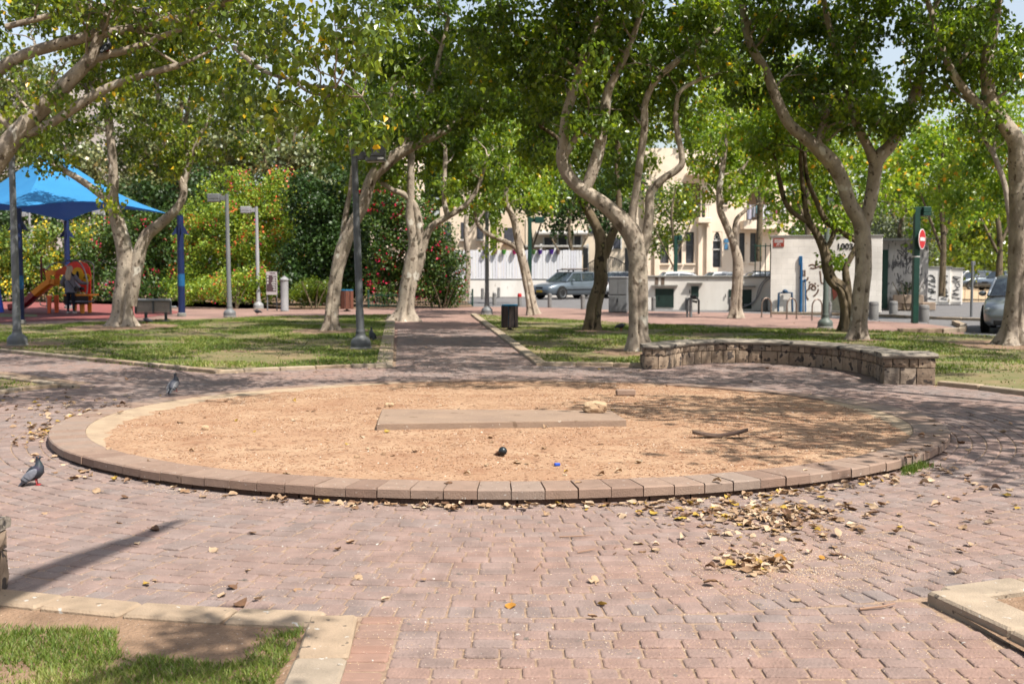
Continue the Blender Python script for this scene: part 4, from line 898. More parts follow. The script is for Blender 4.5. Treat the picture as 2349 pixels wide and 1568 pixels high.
def seat_wall(name, label, path, wd, hgt, into=None, capx=.035):
    """path = inner (visible) face line; the body lies on its left hand side"""
    root = into or thing(name, label, 'stone seat', (path[0][0], path[0][1], 0)); pts = [Vector((p[0], p[1])) for p in path]
    off = []
    for i, p in enumerate(pts):
        d = (pts[min(i + 1, len(pts) - 1)] - pts[max(0, i - 1)]).normalized(); off.append(Vector((-d.y, d.x)))
    outer = [p + o * wd for p, o in zip(pts, off)]
    core = MB(); st = MB(); cp_ = MB(); ch = .065
    n = len(pts)
    # core
    vs = []; fs = []
    for i in range(n):
        a = pts[i] + off[i] * .05; b = outer[i] - off[i] * .05
        vs += [(a.x, a.y, -.05), (b.x, b.y, -.05), (b.x, b.y, hgt - ch - .004), (a.x, a.y, hgt - ch - .004)]
    for i in range(n - 1):
        k = i * 4
        for q in range(4): fs.append((k + q, k + (q + 1) % 4, k + 4 + (q + 1) % 4, k + 4 + q))
    fs += [(3, 2, 1, 0), (k + 4, k + 5, k + 6, k + 7)]; core.add(vs, fs)
    def face_line(line, flip, z0, z1, lens):
        s = 0; L_ = [0]
        for a, b in zip(line[:-1], line[1:]): L_.append(L_[-1] + (b - a).length)
        tot = L_[-1]
        def at(s):
            s = max(0, min(tot, s))
            for i in range(len(L_) - 1):
                if s <= L_[i + 1]: return line[i].lerp(line[i + 1], (s - L_[i]) / max(1e-6, L_[i + 1] - L_[i]))
            return line[-1]
        while s < tot - .03:
            l = min(random.choice(lens), tot - s)
            if tot - s - l < .07: l = tot - s
            a, b = at(s), at(s + l); d = b - a; c = (a + b) / 2; th = math.atan2(d.y, d.x) + (PI if flip else 0)
            nn = Vector((math.sin(th), -math.cos(th))) * -1
            cc = c + nn * .045
            rough_stone(st, (cc.x, cc.y, (z0 + z1) / 2), (d.length - .014, .09, z1 - z0 - .012), th); s += l
    zm = hgt * .55
    for ln, fl in ((pts, False), (outer, True)):
        face_line(ln, fl, .0, zm, (.16, .22, .28)); face_line(ln, fl, zm, hgt - ch, (.12, .17, .22))
    e0 = [outer[0], pts[0]]; e1 = [pts[-1], outer[-1]]
    for e in (e0, e1):
        face_line(e, False, 0, zm, (.3, .24)); face_line(e, False, zm, hgt - ch, (.16, .22))
    # rounded rough cap
    vs = []; fs = []; prof = [(-.03, hgt - ch), (-.045, hgt - ch * .5), (-.03, hgt - .012), (.02, hgt), (wd - .02, hgt), (wd + .03, hgt - .012), (wd + .045, hgt - ch * .5), (wd + .03, hgt - ch)]
    sub = []
    for i in range(n - 1):
        for q in range(4): sub.append((pts[i].lerp(pts[i + 1], q / 4), off[i].lerp(off[i + 1], q / 4)))
    d0 = (pts[1] - pts[0]).normalized(); d1 = (pts[-1] - pts[-2]).normalized()
    sub.append((pts[-1], off[-1])); sub = [(pts[0] - d0 * .035, off[0])] + sub + [(pts[-1] + d1 * capx, off[-1])]
    for (p, o) in sub:
        for u, z in prof:
            q = p + o * u; jj = noise.noise(Vector((q.x * 6, q.y * 6, z * 9))) * .012
            vs.append((q.x + o.x * jj, q.y + o.y * jj, z + jj * .6))
    m = len(prof)
    for i in range(len(sub) - 1):
        for k in range(m): j = (k + 1) % m; fs.append((i * m + k, i * m + j, i * m + m + j, i * m + m + k))
    fs += [tuple(range(m - 1, -1, -1)), tuple(range((len(sub) - 1) * m, len(sub) * m))]
    cp_.add(vs, fs)
    for o in (core.build('core', mortar, root), st.build('stonework', seatstone, root), cp_.build('coping', cap_m, root, smooth=True)):
        o.location = (-root.location.x, -root.location.y, 0)
    return root
arc = [tuple(q) for q in catmull([(2.12, 18.55), (2.55, 18.75), (2.95, 19.45), (3.5, 19.9), (4.1, 19.98), (4.7, 19.6), (5.15, 18.9), (5.38, 18.0), (5.36, 17.1), (5.30, 16.35)], 3)]
arc_ = [(2.12, 18.55), (2.48, 18.58), (2.62, 18.9), (2.95, 19.4), (3.4, 19.72), (3.95, 19.8), (4.5, 19.5), (4.95, 18.95), (5.25, 18.2), (5.34, 17.4), (5.33, 16.72)]
sw_ = seat_wall('stone_seat', 'long curved low seat of rough brown stones with weathered dark coping behind the sand circle', [tuple(q) for q in catmull(arc_, 3)], .46, .39)
seat_wall('pier', '', [(5.16, 16.10), (5.5, 16.05), (5.84, 16.0)], .64, .43, into=sw_)
mb = MB()
seat_wall('stone_seat', 'end of a rough stone seat just entering the frame beside the corner lawn', [(-3.4, 5.36), (-2.95, 5.36), (-2.53, 5.36)], .40, .37, capx=.005)

# ---- things on the sand
def ground_z(v): return sand_z(v.x, v.y)
a, b_, c_, d_ = G(864, 972, .115), G(1437, 963, .115), G(1402, 937, .10), G(876, 934, .10)
sl_m = mat('slab', srgb(174, 148, 126), srgb(156, 132, 114), rough=.9, scale=2.5, bump=.4, bscale=70, spots=[(30, .70, srgb(206, 194, 178)), (6, .68, srgb(136, 112, 92))])
mb = MB(); th = .05
top = [(q.x, q.y, .118 - .035 * i_) for q, i_ in ((a, 0), (b_, 0), (c_, 1), (d_, 1))]
cxy = Vector((sum(q[0] for q in top) / 4, sum(q[1] for q in top) / 4, 0))
ins = [tuple(Vector(q).lerp(Vector((cxy.x, cxy.y, q[2])), .006) + Vector((0, 0, .0))) for q in top]
low = [(q[0], q[1], q[2] - .008) for q in top]; bot = [(q[0], q[1], q[2] - th - .03) for q in top]
vs = ins + low + bot; fs = [(0, 1, 2, 3)] + [(i, i + 4, (i + 1) % 4 + 4, (i + 1) % 4) for i in range(4)] + [(i + 4, i + 8, (i + 1) % 4 + 8, (i + 1) % 4 + 4) for i in range(4)] + [(11, 10, 9, 8)]
mb.add(vs, fs); o = mb.build('concrete_slab', sl_m); tag(o, 'long flat brown concrete slab lying in the middle of the sand', 'slab')
def rock(name, label, px, py, r, mt, z=None, seed=1, cat='rock', rz=0):
    v = G(px, py, .07); zz = sand_z(v.x, v.y) if z is None else z; v = G(px, py, zz)
    bm = bmesh.new(); bmesh.ops.create_icosphere(bm, subdivisions=3, radius=1)
    for q in bm.verts:
        p = q.co.copy(); m_ = max(abs(p.x), abs(p.y), abs(p.z)); p = p.lerp(p / m_, .55)
        j = 1 + .22 * noise.noise(p * 1.3 + Vector((seed, 0, seed))) + .07 * noise.noise(p * 4 + Vector((seed, 0, 0)))
        q.co = Vector((p.x * r[0] * j, p.y * r[1] * j, p.z * r[2] * j + r[2] * .75))
    me = bpy.data.meshes.new(name); bm.to_mesh(me); bm.free()
    o = link(name, me, mt, None, (v.x, v.y, zz), rz); return tag(o, label, cat)
rock_m = mat('rock', srgb(216, 188, 152), srgb(184, 150, 118), rough=.95, scale=7, bump=.8, bscale=26, spots=[(14, .66, srgb(128, 96, 72))])
rock('rock', 'angular tan rock sitting on the corner of the concrete slab', 1366, 944, (.125, .09, .062), rock_m, .098, 3, rz=-.1)
rock('rock', 'small pale stone behind the near end of the concrete slab', 893, 933, (.05, .035, .026), rock_m, None, 8)
rock('rock', 'lone small round stone on the bright left part of the sand', 471, 985, (.034, .03, .024), rock_m, None, 5)
v = G(1435, 908, .02)
mb = MB(); mb.box((0, 0, .04), (.24, .12, .075), bev=.012); o = mb.build('brick', ring_m, None, loc=(v.x, v.y, sand_z(v.x, v.y)), rotz=.05); tag(o, 'single loose brown brick on the sand near the far edge', 'brick')
# curved plank, like a snapped board
v0, v1 = G(1588, 1003, .06), G(1716, 996, .10); dv = (v1 - v0); L_ = dv.length; th_ = math.atan2(dv.y, dv.x)
wood = mat('weathered_wood', srgb(134, 112, 96), srgb(82, 66, 58), rough=.8, scale=3, bump=.5, stretch=(.6, 8, 3), spots=[(4, .6, srgb(90, 66, 56))])
vs = []; fs = []; n = 18
for i in range(n + 1):
    u = i / n; x = (u - .5) * L_; z = .024 + .062 * (max(0, (u - .45) / .55)) ** 1.5 + .03 * (max(0, (.45 - u) / .45)) ** 1.5; wd = .055 * (min(1, u / .25 + .12)) ** .7 * (1 if u < .9 else math.sqrt(max(.05, 1 - ((u - .9) / .1) ** 2 * .8)))
    for q in (-1, -.5, 0, .5, 1):
        vs.append((x, q * wd, z + .012 * q * q)); vs.append((x, q * wd, z + .012 * q * q - .018))
for i in range(n):
    for q in range(4):
        k = i * 10 + q * 2; fs.append((k, k + 2, k + 12, k + 10)); fs.append((k + 1, k + 11, k + 13, k + 3))
    k = i * 10; fs.append((k, k + 10, k + 11, k + 1)); fs.append((k + 8, k + 9, k + 19, k + 18))
fs.append((0, 1, 3, 5, 7, 9, 8, 6, 4, 2)); k = n * 10; fs.append((k, k + 2, k + 4, k + 6, k + 8, k + 9, k + 7, k + 5, k + 3, k + 1))
mb = MB(); mb.add(vs, fs); vm_ = (v0 + v1) / 2
o = mb.build('curved_board', wood, smooth=True, loc=(vm_.x, vm_.y, sand_z(vm_.x, vm_.y) - .005), rotz=th_); tag(o, 'curved weathered brown board with an upturned end lying on the sand', 'board')
# pipe stub with a dark ball
v = G(1150, 1044, .07); t = thing('pipe_stub', 'short rusty pipe with a dark round metal knob sticking out of the sand', 'pipe', (v.x, v.y, sand_z(v.x, v.y)))
mb = MB(); mb.tube([(-.055, .05, -.01), (.0, 0, .035)], .019, 12); mb.build('pipe', mat('rust', srgb(120, 84, 62), srgb(90, 62, 46), rough=.9, scale=20, bump=.4), t, smooth=True)
mb = MB(); mb.ell((.012, -.012, .042), (.036, .036, .036), 18, 12); mb.build('knob', mat('dark_knob', srgb(58, 66, 70), srgb(44, 50, 54), rough=.35, scale=12, metal=.4), t, smooth=True)
v = G(1278, 1066, .08); mb = MB(); mb.box((0, 0, .012), (.045, .03, .022), bev=.004); o = mb.build('bottle_cap', mat('blue_plastic', srgb(30, 90, 210), srgb(26, 80, 190), rough=.4), loc=(v.x, v.y, sand_z(v.x, v.y)), rotz=.3); tag(o, 'tiny bright blue plastic scrap on the sand before the knobbed pipe', 'litter')

# ---- bollards
bol_m = mat('bollard_paint', srgb(138, 136, 134), srgb(122, 120, 118), rough=.7, scale=6, bump=.2)
def bollard(label, x, yt, yb, r=.085, mt=None, red=False):
    b = G(x, yb); h = max(.45, P(x, yt, b.y).z); t = thing('bollard', label, 'bollard', b, group='bollards along the street')
    mb = MB(); mb.lathe([(r, 0), (r, h - .05), (r * .9, h - .015), (r * .6, h), (.01, h + .003)], n=16); mb.build('post', mt or bol_m, t, smooth=True)
    mb = MB()
    if red: mb.lathe([(r + .004, h - .14), (r + .004, h - .04), (r * .93, h - .005), (r * .6, h + .006), (.01, h + .008)], n=16); mb.build('cap', sign_red, t, smooth=True)
    else: mb.lathe([(r + .004, h - .12), (r + .004, h - .10)], n=16); mb.build('groove', grey_dark, t, smooth=True)
for a in [('thin bollard by the white wall closest to the red flowered bush', 1107, 661, 686), ('bollard directly right of the grey lamp post at the path end', 1134, 671, 700), ('short bollard against the white wall behind the path end lamp post', 1144, 659, 683), ('bollard with a red painted top left of the leaning small ficus', 1192, 673, 702, .085, None, True),
          ('bollard in front of the silver station wagon', 1261, 673, 705), ('bollard between the silver station wagon and the dark trunk', 1337, 676, 709), ('bollard touching the right side of the big grooved trunk', 1499, 680, 712), ('slim bollard before the green hatch in the low wall', 1525, 677, 708),
          ('thick dark bollard behind the pipe stand', 1579, 682, 710, .13), ('bollard just right of the pipe stand', 1601, 680, 709), ('bollard mostly hidden by the grooved ficus at the low wall', 1676, 682, 711), ('thick bollard behind the first bike rack', 1754, 683, 713, .12), ('thick bollard between the second and third bike racks under the graffiti', 1858, 684, 715, .15),
          ('bollard hugging the grey green lamp post', 1903, 692, 728, .07), ('bollard right of the smooth pale trunk at the kerb', 2004, 691, 732, .15), ('bollard in front of the olive tree stem', 2049, 690, 720, .15), ('bollard just right of the green sign post', 2119, 699, 737, .16)]:
    bollard(*a)
# ---- bike racks
for lb, x, yt, yb in (('arched metal bike rack farthest from the lamp post', 1758, 683, 727), ('arched metal bike rack, middle one of the three', 1816, 684, 731), ('arched metal bike rack next to the grey green lamp post', 1874, 686, 734)):
    b = G(x, yb); h = P(x, yt, b.y).z; wd = .165; t = thing('bike_rack', lb, 'bike rack', b, .35, group='arched bike racks')
    mb = MB(); pts = [(-wd * 1.1, .0, 0), (-wd * 1.1, 0, h - wd * 1.4)] + [(-wd * 1.1 * math.cos(q * PI / 8), 0, h - wd * 1.4 + wd * 1.4 * math.sin(q * PI / 8)) for q in range(1, 8)] + [(wd * 1.1, 0, h - wd * 1.4), (wd * 1.1, 0, 0)]
    mb.tube(pts, .024, 10); mb.build('hoop', mat('brushed_brown_steel', srgb(168, 150, 136), srgb(140, 122, 110), rough=.4, metal=.6), t, smooth=True)
    for s in (-1, 1):
        mb = MB(); mb.lathe([(.05, 0), (.05, .012), (.03, .018)], (s * wd * 1.1, 0, .0), 12); mb.build('foot', grey_dark, t)
# ---- pipe stand
b = G(1590, 727); t = thing('pipe_stand', 'small stand of grey pipes with a valve on the promenade beside the low wall', 'water pipe', b)
mb = MB(); mb.tube([(-.2, 0, 0), (-.2, 0, .55), (-.14, 0, .62), (.14, .1, .62), (.2, .1, .55), (.2, .1, .1)], .035, 8); mb.build('frame', grey_dark, t, smooth=True)
mb = MB(); mb.box((0, .05, .66), (.2, .12, .14), bev=.02); mb.tube([(-.12, .05, .55), (.14, .05, .5)], .04, 8); mb.build('valve', black, t)
mb = MB(); mb.tube([(-.08, 0, .0), (-.08, 0, .62)], .05, 8); mb.build('riser', grey_paint, t, smooth=True)
# ---- litter bins
slat_brown = mat('bin_slats', srgb(58, 42, 38), srgb(42, 32, 30), rough=.7, scale=4, stretch=(4, 4, .6), bump=.3)
slat_red = mat('bin_slats_red', srgb(128, 78, 58), srgb(104, 62, 48), rough=.7, scale=4, stretch=(4, 4, .6), bump=.3)
bag_blue = mat('bin_bag', srgb(28, 132, 176), srgb(22, 110, 150), rough=.4, scale=8, bump=.6, bscale=20)
def litter_bin(label, x, yt, yb, mt, wpx):
    b = G(x, yb); h = P(x, yt, b.y).z; wd = wpx / F * b.y / 2; t = thing('litter_bin', label, 'litter bin', b, .25)
    mb = MB()
    for k in range(8):
        a = 2 * PI * k / 8; mb.box((math.cos(a) * wd * .92, math.sin(a) * wd * .92, h * .52), (.025, wd * .66, h * .84), a, bev=.006)
    mb.build('slats', mt, t)
    mb = MB(); mb.lathe([(wd * .84, .12), (wd * .86, h * .9), (wd * .98, h * .94), (wd * 1.02, h * .985), (wd * .96, h), (wd * .8, h * .97), (wd * .8, .3)], n=18); o = mb.build('bag', bag_blue, t, smooth=True)
    mb = MB(); mb.lathe([(wd * .5, 0), (wd * .5, .03), (.05, .04), (.05, .12), (wd * .8, .13)], n=14); mb.build('stand', black, t, smooth=True)
litter_bin('dark brown slatted litter bin with a turquoise bag by the centre path', 1169, 698, 757, slat_brown, 38)
litter_bin('reddish slatted litter bin with a blue rim behind the leaning ficus', 796, 664, 713, slat_red, 30)
# ---- bench
b = G(352, 737); t = thing('park_bench', 'grey metal bench seen from behind at the edge of the playground', 'bench', (b.x, b.y, 0), -.05)
hb = P(352, 684, b.y).z; W_ = 84 / F * b.y
mb = MB(); mb.box((0, 0, hb - .05), (W_, .10, .075), bev=.02); mb.build('top_rail', grey_light, t)
mb = MB(); mb.box((0, .03, hb - .26), (W_ * .98, .03, .34), bev=.006); mb.build('backrest', mat('bench_panel', srgb(176, 160, 148), srgb(160, 144, 134), rough=.6), t)
for x in (-.49, 0, .49):
    mb = MB(); mb.box((x * W_, -.0, hb - .27), (.05, .05, .40), bev=.008); mb.build('upright', grey_dark, t)
mb = MB(); mb.box((0, .3, .43), (W_, .46, .05), bev=.015); mb.build('seat', grey_light, t)
mb = MB(); mb.box((0, .06, hb - .46), (W_ * .99, .06, .04)); mb.build('lower_rail', grey_dark, t)
for x in (-.28, .28):
    mb = MB(); mb.box((x * W_, .22, .2), (.07, .07, .42)); mb.box((x * W_, .22, .012), (.2, .3, .02)); mb.build('leg', grey_dark, t)
# ---- info sign and grey column
b = G(624, 712); h = P(624, 623, b.y).z; wd = 25 / F * b.y
t = thing('info_sign', 'upright playground notice board of white text on brown panel on two legs', 'notice board', b, -.06)
ph = (676 - 623) / F * b.y
mb = MB(); mb.box((0, 0, h - ph / 2), (wd, .04, ph), bev=.006); mb.build('panel', mat('sign_white', srgb(214, 204, 206), srgb(204, 194, 196), rough=.5), t)
mb = MB(); mb.box((0, -.024, h - ph * .50), (wd * .9, .006, ph * .70)); pn = mb.build('text_field', mat('sign_brown', srgb(96, 74, 78), srgb(84, 66, 70), rough=.5), t)
mb = MB()
for k in range(9):
    z = h - ph * (.19 + .075 * k); l = wd * random.uniform(.22, .42); mb.box((wd * .40 - l / 2, -.030, z), (l, .004, ph * .032))
for k in range(3): mb.box((-wd * .34, -.030, h - ph * (.22 + .13 * k)), (wd * .12, .004, ph * .08))
mb.build('lettering', white_paint, t)
mb = MB(); mb.box((wd * .1, -.024, h - ph * .06), (wd * .5, .004, ph * .035)); mb.build('title', mat('sign_brown', srgb(96, 74, 78)), t)
for s in (-1, 1):
    mb = MB(); mb.tube([(s * wd * .44, .03, 0), (s * wd * .44, .03, h - .1)], .025, 8); mb.build('leg', grey_paint, t, smooth=True)
b = G(653, 713); h = P(653, 632, b.y).z; t = thing('utility_column', 'stout pale grey column with a pointed cap next to the notice board', 'column', b)
mb = MB(); r_ = 9 / F * b.y; mb.lathe([(r_ * 1.05, 0), (r_ * 1.05, .06), (r_, .08), (r_, h * .86)], n=20); mb.build('shaft', grey_light, t, smooth=True)
mb = MB(); mb.lathe([(r_, h * .86), (r_ * 1.15, h * .865), (r_ * 1.15, h * .90), (r_ * .55, h * .955), (r_ * .3, h * .97), (r_ * .3, h), (.01, h)], n=20); mb.build('cap', grey_light, t, smooth=True)
# ---- grey cabinet
b = G(1419, 716); h = P(1419, 637, b.y).z; wd = 42 / F * b.y
t = thing('utility_cabinet', 'tall grey double door electricity cabinet between two trunks', 'cabinet', b, -.22)
mb = MB(); mb.box((0, 0, h / 2), (wd, .5, h), bev=.015); bd = mb.build('body', grey_paint, t)
mb = MB(); mb.box((0, 0, h + .02), (wd * 1.05, .56, .05), bev=.01); mb.build('roof', grey_light, t)
for k, (x, z, hh) in enumerate(((-.24, .25, .46), (.24, .25, .46), (-.24, .745, .47), (.24, .745, .47))):
    mb = MB(); mb.box((x * wd, -.256, z * h + .01), (wd * .46, .02, hh * h - .02), bev=.005); mb.build('door', grey_paint, t)
mb = MB(); mb.box((-.02 * wd, -.275, h * .36), (.03, .03, .14), bev=.005); mb.build('handle', black, t)

# ---- fences
def fence(label, pts, h, spacing, mt, post_every=1.9):
    P0 = [Vector(p) for p in pts]; t = thing('low_fence', label, 'fence', P0[0]); base = P0[0]
    rails = MB(); bars = MB()
    for a, b in zip(P0[:-1], P0[1:]):
        for z in (h * .16, h * .84): rails.tube([a - base + Vector((0, 0, z)), b - base + Vector((0, 0, z))], .016, 6)
        n = int((b - a).length / spacing)
        for i in range(n): q = a.lerp(b, (i + .5) / n) - base; bars.tube([q + Vector((0, 0, .05)), q + Vector((0, 0, h))], .011, 5)
        n = max(1, round((b - a).length / post_every))
        for i in range(n + 1):
            q = a.lerp(b, i / n) - base; mb = MB(); mb.tube([q, q + Vector((0, 0, h + .08))], .035, 8); mb.ell(q + Vector((0, 0, h + .10)), (.045, .045, .045), 8, 6); mb.build('post', mt, t, smooth=True)
    rails.build('rails', mt, t); bars.build('pickets', mt, t)
fence('low green railing around the flower beds beside the bench', [G(225, 690), G(420, 690), G(568, 694)], .62, .13, green_paint)
fence('low green railing under the dark shrubs at the centre path end', [G(845, 706), G(1084, 702)], .6, .13, green_paint)
fence('thin railing before the sandy car lot', [G(2205, 693), G(2349, 695), (34, 56, 0)], .9, .3, mat('rail_rust', srgb(120, 104, 80), rough=.8))
# ---- white wall with board fence, pots, gate
Yw = 66.0
def X(px, Y): return P(px, 616, Y).x
def Z(py, Y): return P(1174, py, Y).z
xa, xb = X(1040, Yw), X(1335, Yw); zt = 1.0
t = thing('white_wall', 'white rendered wall carrying a white board fence behind the wagon', 'wall', (xa, Yw, 0))
mb = MB(); mb.box(((xb - xa) / 2, 0, zt / 2), (xb - xa, .25, zt), bev=.02); mb.build('masonry', white_wall, t)
mb = MB(); n = 46; fh = Z(575, Yw) - zt
for i in range(n):
    w_ = (xb - xa) / n; mb.box(((i + .5) * w_, -.02 + random.uniform(-.01, .01), zt + fh / 2 + .03), (w_ * .90, .03, fh + random.uniform(-.04, .03)), rnd=random.random(), M=Matrix.Rotation(random.gauss(0, .006), 4, 'Y'))
mb.build('boards', rnd_mat('white_board', [(0, srgb(250, 250, 252)), (1, srgb(236, 236, 244))], rough=.6, namt=.06, bump=0), t)
mb = MB(); mb.box(((xb - xa) / 2, .05, zt + .12), (xb - xa, .05, .05)); mb.box(((xb - xa) / 2, .05, zt + fh * .8), (xb - xa, .05, .05)); mb.box(((xb - xa) / 2, -.13, zt + .015), (xb - xa, .02, .05)); mb.build('rails', grey_dark, t)
pots = [(1113, 'purple', (86, 52, 140)), (1136, 'brown', (150, 124, 108)), (1156, 'bright green', (96, 178, 60)), (1180, 'magenta', (208, 40, 120)), (1224, 'dull green', (96, 140, 70)), (1239, 'deep purple', (84, 40, 150)), (1265, 'violet', (96, 50, 170)), (1280, 'taupe', (128, 112, 104))]
for x, cn, c in pots:
    q = thing('hanging_pot', cn + ' flower pot hooked over the top of the white board fence', 'flower pot', (X(x, Yw - .2), Yw - .17, Z(583, Yw)), group='coloured pots along the fence top')
    mb = MB(); mb.lathe([(.085, 0), (.13, .2), (.145, .2), (.145, .24)], n=14); mb.build('pot', mat('pot_' + cn.replace(' ', '_'), srgb(*c), rough=.5), q, smooth=True)
    mb = MB(); mb.tube([(-.1, 0, .24), (-.1, .12, .33), (.1, .12, .33), (.1, 0, .24)], .01, 5); mb.build('hook', black, q)
# wrought iron gate
xg0, xg1 = X(1340, Yw + 1), X(1442, Yw + 1); t = thing('iron_gate', 'black wrought iron double gate with an arched top beyond the cars', 'gate', ((xg0 + xg1) / 2, Yw + 1, 0)); gw = xg1 - xg0
for s in (-1, 1):
    mb = MB()
    for k in range(9): x = s * gw * (.04 + .044 * k); mb.tube([(x, 0, .1), (x, 0, 1.6 + .7 * math.cos(abs(x) / gw * PI * .9))], .02, 6)
    mb.tube([(s * gw * (.02 + .4 * q / 8), 0, 1.6 + .7 * math.cos((.02 + .4 * q / 8) * PI * .9)) for q in range(9)], .03, 6)
    mb.tube([(s * gw * .02, 0, .4), (s * gw * .42, 0, .4)], .03, 6); mb.tube([(s * gw * .02, 0, 1.3), (s * gw * .42, 0, 1.3)], .03, 6); mb.build('leaf_panel', black, t)
    mb = MB(); mb.box((s * gw * .47, 0, 1.4), (.28, .28, 2.8), bev=.02); mb.build('gate_post', black, t)
# ---- terrace house behind the board fence
KA[0] = .95
cream = mat('cream_stone', srgb(230, 214, 196), srgb(214, 196, 176), rough=.9, scale=.5, bump=.2, bscale=12, spots=[(2.5, .70, srgb(186, 162, 136))])
cream2 = mat('cream_dull', srgb(214, 198, 176), srgb(194, 178, 158), rough=.9, scale=.5)
KA[0] = .62
win_dark = mat('window_dark', srgb(70, 74, 84), srgb(96, 98, 108), rough=.25, scale=1.5)
Yh = 78.0; t = thing('terrace_house', 'low pale house with awnings and a pergola behind the board fence', 'house', (X(1330, Yh), Yh, 0))
bx_ = lambda px: X(px, Yh) - X(1330, Yh)
mb = MB(); mb.box((bx_(1335), 2.2, Z(500, Yh) / 2), (bx_(1440) - bx_(1180), 4, Z(500, Yh)), bev=.03); mb.build('wall', cream2, t)
mb = MB(); mb.box((bx_(1275), -.6, Z(565, Yh)), (bx_(1345) - bx_(1205), 1.6, .12)); mb.box((bx_(1290), -.4, Z(533, Yh)), (bx_(1350) - bx_(1230), 1.6, .1), M=Matrix.Rotation(.15, 4, 'X')); mb.build('roof', mat('awning', srgb(214, 210, 204), srgb(190, 186, 180), rough=.8), t)
for px, y0, y1, w_ in ((1258, 545, 562, 22), (1290, 540, 562, 22), (1325, 542, 562, 18), (1385, 560, 575, 24), (1415, 545, 570, 20), (1360, 520, 535, 18), (1280, 570, 580, 60)):
    mb = MB(); z0, z1 = Z(y1, Yh), Z(y0, Yh); mb.box((bx_(px), .16, (z0 + z1) / 2), (w_ / F * Yh, .1, z1 - z0)); wn = mb.build('window', win_dark, t)
    mb = MB()
    for s in (-1, 1): mb.box((bx_(px) + s * w_ / F * Yh / 2, .10, (z0 + z1) / 2), (.09, .1, z1 - z0 + .1))
    mb.build('frame', white_paint, wn)
for px in (1240, 1272, 1305, 1345):
    mb = MB(); mb.box((bx_(px), -1.3, Z(560, Yh) / 2), (.14, .14, Z(560, Yh))); mb.build('porch_post', white_paint, t)
# ---- apartment block
Ya = 85.0; ox = X(1640, Ya)
ab = thing('apartment_block', 'cream stone apartment block with a pointed arch doorway and arched balconies', 'building', (ox, Ya, 0))
ax = lambda px: X(px, Ya) - ox
az = lambda py: Z(py, Ya)
def wall_with_holes(name, x0, x1, z0, z1, holes, yf, thick, mt, parent):
    """a facade split on a grid so that the openings are real holes"""
    xs = sorted({x0, x1} | {h[0] for h in holes} | {h[1] for h in holes}); zs = sorted({z0, z1} | {h[2] for h in holes} | {h[3] for h in holes}); mb = MB()
    for i in range(len(xs) - 1):
        for j in range(len(zs) - 1):
            cx_, cz_ = (xs[i] + xs[i + 1]) / 2, (zs[j] + zs[j + 1]) / 2
            if any(h[0] < cx_ < h[1] and h[2] < cz_ < h[3] for h in holes): continue
            mb.box((cx_, yf + thick / 2, cz_), (xs[i + 1] - xs[i], thick, zs[j + 1] - zs[j]))
    o = mb.build(name, mt, parent); bm = bmesh.new(); bm.from_mesh(o.data); bmesh.ops.remove_doubles(bm, verts=bm.verts, dist=1e-4)
    seen = {}
    for f in bm.faces: seen.setdefault(tuple(sorted(v.index for v in f.verts)), []).append(f)
    dele = [f for fl in seen.values() if len(fl) > 1 for f in fl]; bmesh.ops.delete(bm, geom=dele, context='FACES_ONLY'); bm.to_mesh(o.data); bm.free(); return o
gw_ = [(1514, 1534, 543, 604), (1546, 1564, 543, 604), (1573, 1592, 532, 604), (1695, 1708, 534, 601), (1720, 1734, 534, 601)]
door = (1633, 1656, 531, 613)
arch1 = (1544, 1617, 413, 503); arch2 = (1711, 1776, 430, 505); up = [(1580, 1596, 366, 392), (1606, 1624, 366, 396), (1500, 1520, 420, 470), (1655, 1668, 440, 470)]
holes = [(ax(a), ax(b), az(d), az(c)) for a, b, c, d in gw_ + [door, arch1, arch2] + up]
wall_with_holes('wall', ax(1478), ax(1800), 0, az(340), holes, 0, .35, cream, ab)
mb = MB(); mb.box(((ax(1478) + ax(1800)) / 2, 6.4, az(340) / 2), (ax(1800) - ax(1478), 10, az(340))); mb.build('inner_mass', mat('interior_shade', srgb(176, 152, 130), rough=.9), ab)
# extend side wings
mb = MB(); mb.box((ax(1440), 3.4, az(420) / 2), (ax(1478) - ax(1400), 6, az(420))); mb.build('side_wing', cream2, ab)
def arch_top(px0, px1, py_spring, py_top, yf=-.02, pointed=False):
    """spandrels that turn a square hole into an arch"""
    x0, x1, zs, zt_ = ax(px0), ax(px1), az(py_spring), az(py_top); mb = MB(); xm = (x0 + x1) / 2
    for s in (0, 1):
        xe = x0 if s == 0 else x1; pts = [(xe, zs)]
        for q in range(9):
            u = q / 8
            if pointed: xx = xe + (xm - xe) * u; zz = zs + (zt_ - zs) * math.sin(u * PI / 2) ** .8
            else: a_ = u * PI / 2; xx = xm + (xe - xm) * math.cos(a_); zz = zs + (zt_ - zs) * math.sin(a_)
            pts.append((xx, zz))
        pts.append((xe, zt_ + .002)); mb.prism(pts, (0, .02, 0), (1, 0, 0), (0, 0, 1), (0, .3, 0))
    mb.build('arch', cream, ab)
arch_top(1544, 1617, 455, 413); arch_top(1711, 1776, 478, 430); arch_top(1633, 1656, 562, 531, pointed=True)
